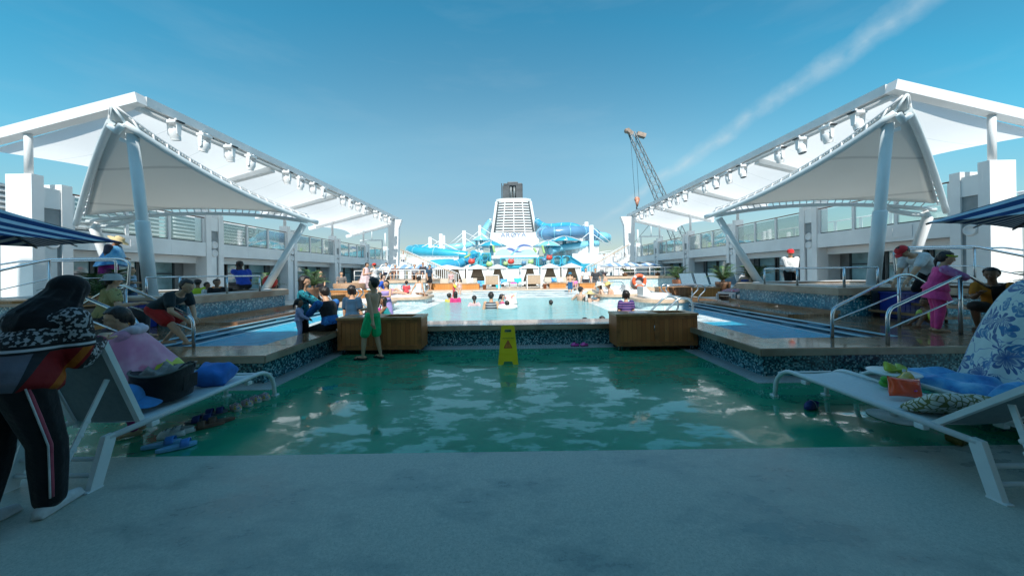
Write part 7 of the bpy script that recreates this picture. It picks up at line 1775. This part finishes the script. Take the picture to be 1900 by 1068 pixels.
# ---- 15 floral robe at the right edge
def floral():
    m,N,L,p=newmat('blue_white_flower_print'); setp(p,rough=.8,sheen=.2)
    tc=N.new('ShaderNodeTexCoord'); nz=N.new('ShaderNodeTexNoise'); nz.inputs['Scale'].default_value=5; nz.inputs['Detail'].default_value=2; L.new(tc.outputs['Object'],nz.inputs['Vector'])
    w=N.new('ShaderNodeMix'); w.data_type='VECTOR'; w.inputs['Factor'].default_value=.13; L.new(tc.outputs['Object'],w.inputs['A']); L.new(nz.outputs['Color'],w.inputs['B'])
    col=(.56,.66,.63)
    def flowers(sc,off,rad,petals,c1,c2):
        mp=N.new('ShaderNodeMapping'); mp.inputs['Location'].default_value=off; mp.inputs['Scale'].default_value=(sc,sc,sc*.8); L.new(w.outputs['Result'],mp.inputs['Vector'])
        vo=N.new('ShaderNodeTexVoronoi'); vo.inputs['Scale'].default_value=1; vo.inputs['Randomness'].default_value=.8; L.new(mp.outputs[0],vo.inputs['Vector'])
        df=N.new('ShaderNodeVectorMath'); df.operation='SUBTRACT'; L.new(mp.outputs[0],df.inputs[0]); L.new(vo.outputs['Position'],df.inputs[1])
        q=N.new('ShaderNodeSeparateXYZ'); L.new(df.outputs[0],q.inputs[0])
        an=mth(N,L,'ARCTAN2',q.outputs[2],mth(N,L,'ADD',q.outputs[0],q.outputs[1]))
        pt=mth(N,L,'ADD',mth(N,L,'MULTIPLY',mth(N,L,'ABSOLUTE',mth(N,L,'SINE',mth(N,L,'MULTIPLY',an,petals))),rad*.55),rad*.45)
        d=mth(N,L,'DIVIDE',vo.outputs['Distance'],pt)
        return ramp(N,L,d,[(0,(1,1,1)),(.50,(.75,)*3),(.62,(.15,)*3),(.72,(.9,)*3),(.98,(.9,)*3),(1.0,(0,0,0))])
    f1=flowers(5.6,(0,0,0),.55,4.5,None,None); col=mix(N,L,f1,col,(.008,.075,.25))
    f2=flowers(9,(3.3,1.2,.4),.46,1.5,None,None); col=mix(N,L,f2,col,(.02,.17,.36))
    n2=noise(N,L,9,1,.5,vec=w.outputs['Result']); vines=ramp(N,L,n2,[(.488,(0,0,0)),(.494,(.8,)*3),(.506,(.8,)*3),(.512,(0,0,0))]); col=mix(N,L,vines,col,(.05,.16,.38))
    L.new(col,p.inputs['Base Color']); bump(N,L,p,noise(N,L,6,4),.5,.03); return m
k=person('person in a blue and white flower-print robe standing at the far right lounger',(4.86,3.02,.01),R(-125),1.66,0,1.1,lean=12,nod=20,hands={1:(.2,.35,.8),-1:(-.2,.35,.8)},skin='tan',wear=[('trousers',BLK)],hair='bun',vox=.012,fem=True)
cloak(k,'flower_robe',floral(),k.NB+Vector((0,-.02,.01)),(0,.0,.12),.06,.47,10,.075,11,n=110,m_=30,asym=(1.12,1.02),ex=.42)
# ---- 16 far, small people
for i,(x,y,z,hp,lb,c) in enumerate(((-8.0,20.6,1.1,.42,'person in white sitting on the left terrace behind the railing',WHT),(-7.4,20.5,1.1,.3,'person in brown sitting low on the left terrace',(.25,.12,.08)),(-6.2,20.6,1.1,.3,'dark-haired person in grey sitting by the plant on the left terrace',(.3,.3,.32)),(-5.75,20.9,1.1,.42,'person in black and white sitting nearest the left stairs on the terrace',(.06,.06,.07)))):
    person(lb,(x,y,z),R(150+20*i),1.5,0,1.0,hip=hp,feet={1:(.1,.35,0),-1:(-.1,.35,0)},skin='tan',wear=[('tshirt',c),('shorts',NAV)],hair='short',vox=.02,group='people on the left terrace')
for px,py,Y,lb,c in ((748,466,29,'person in white at the head of the left stairs',WHT),(1156,463,29,'person in black with a teal towel at the head of the right stairs',BLK),(1121,471,38,'tiny person in pale blue at the far right rail',(.35,.5,.6)),(1139,470,37,'tiny person in grey behind the far right rail',(.3,.3,.3))):
    p=aty(px,py,Y); person(lb,(p.x,Y,p.z-1.68),R(190),1.68,0,1.0,skin='tan',wear=[('tshirt',c),('trousers',NAV)],hair='short',vox=.022)
t=thing('stair_landing',(-9.6,29,0),0,'grey landing at the head of the left stairs','landing'); m=MB(); m.b2(-12.2,-9.0,27.2,31,aty(748,466,29).z-1.78,aty(748,466,29).z-1.685); m.build('slab',GREYW,t)
m=MB(); m.b2(-9.3,-9.1,30.6,30.8,0,aty(748,466,29).z-1.79); m.build('support',WHITE2,t)
t=thing('stair_landing',(10.2,29,0),0,'grey landing at the head of the right stairs','landing'); m=MB(); m.b2(9.2,12.2,27.2,31,aty(1156,463,29).z-1.78,aty(1156,463,29).z-1.685); m.build('slab',GREYW,t)
m=MB(); m.b2(9.3,9.5,30.6,30.8,0,aty(1156,463,29).z-1.79); m.build('support',WHITE2,t)
finish_people()
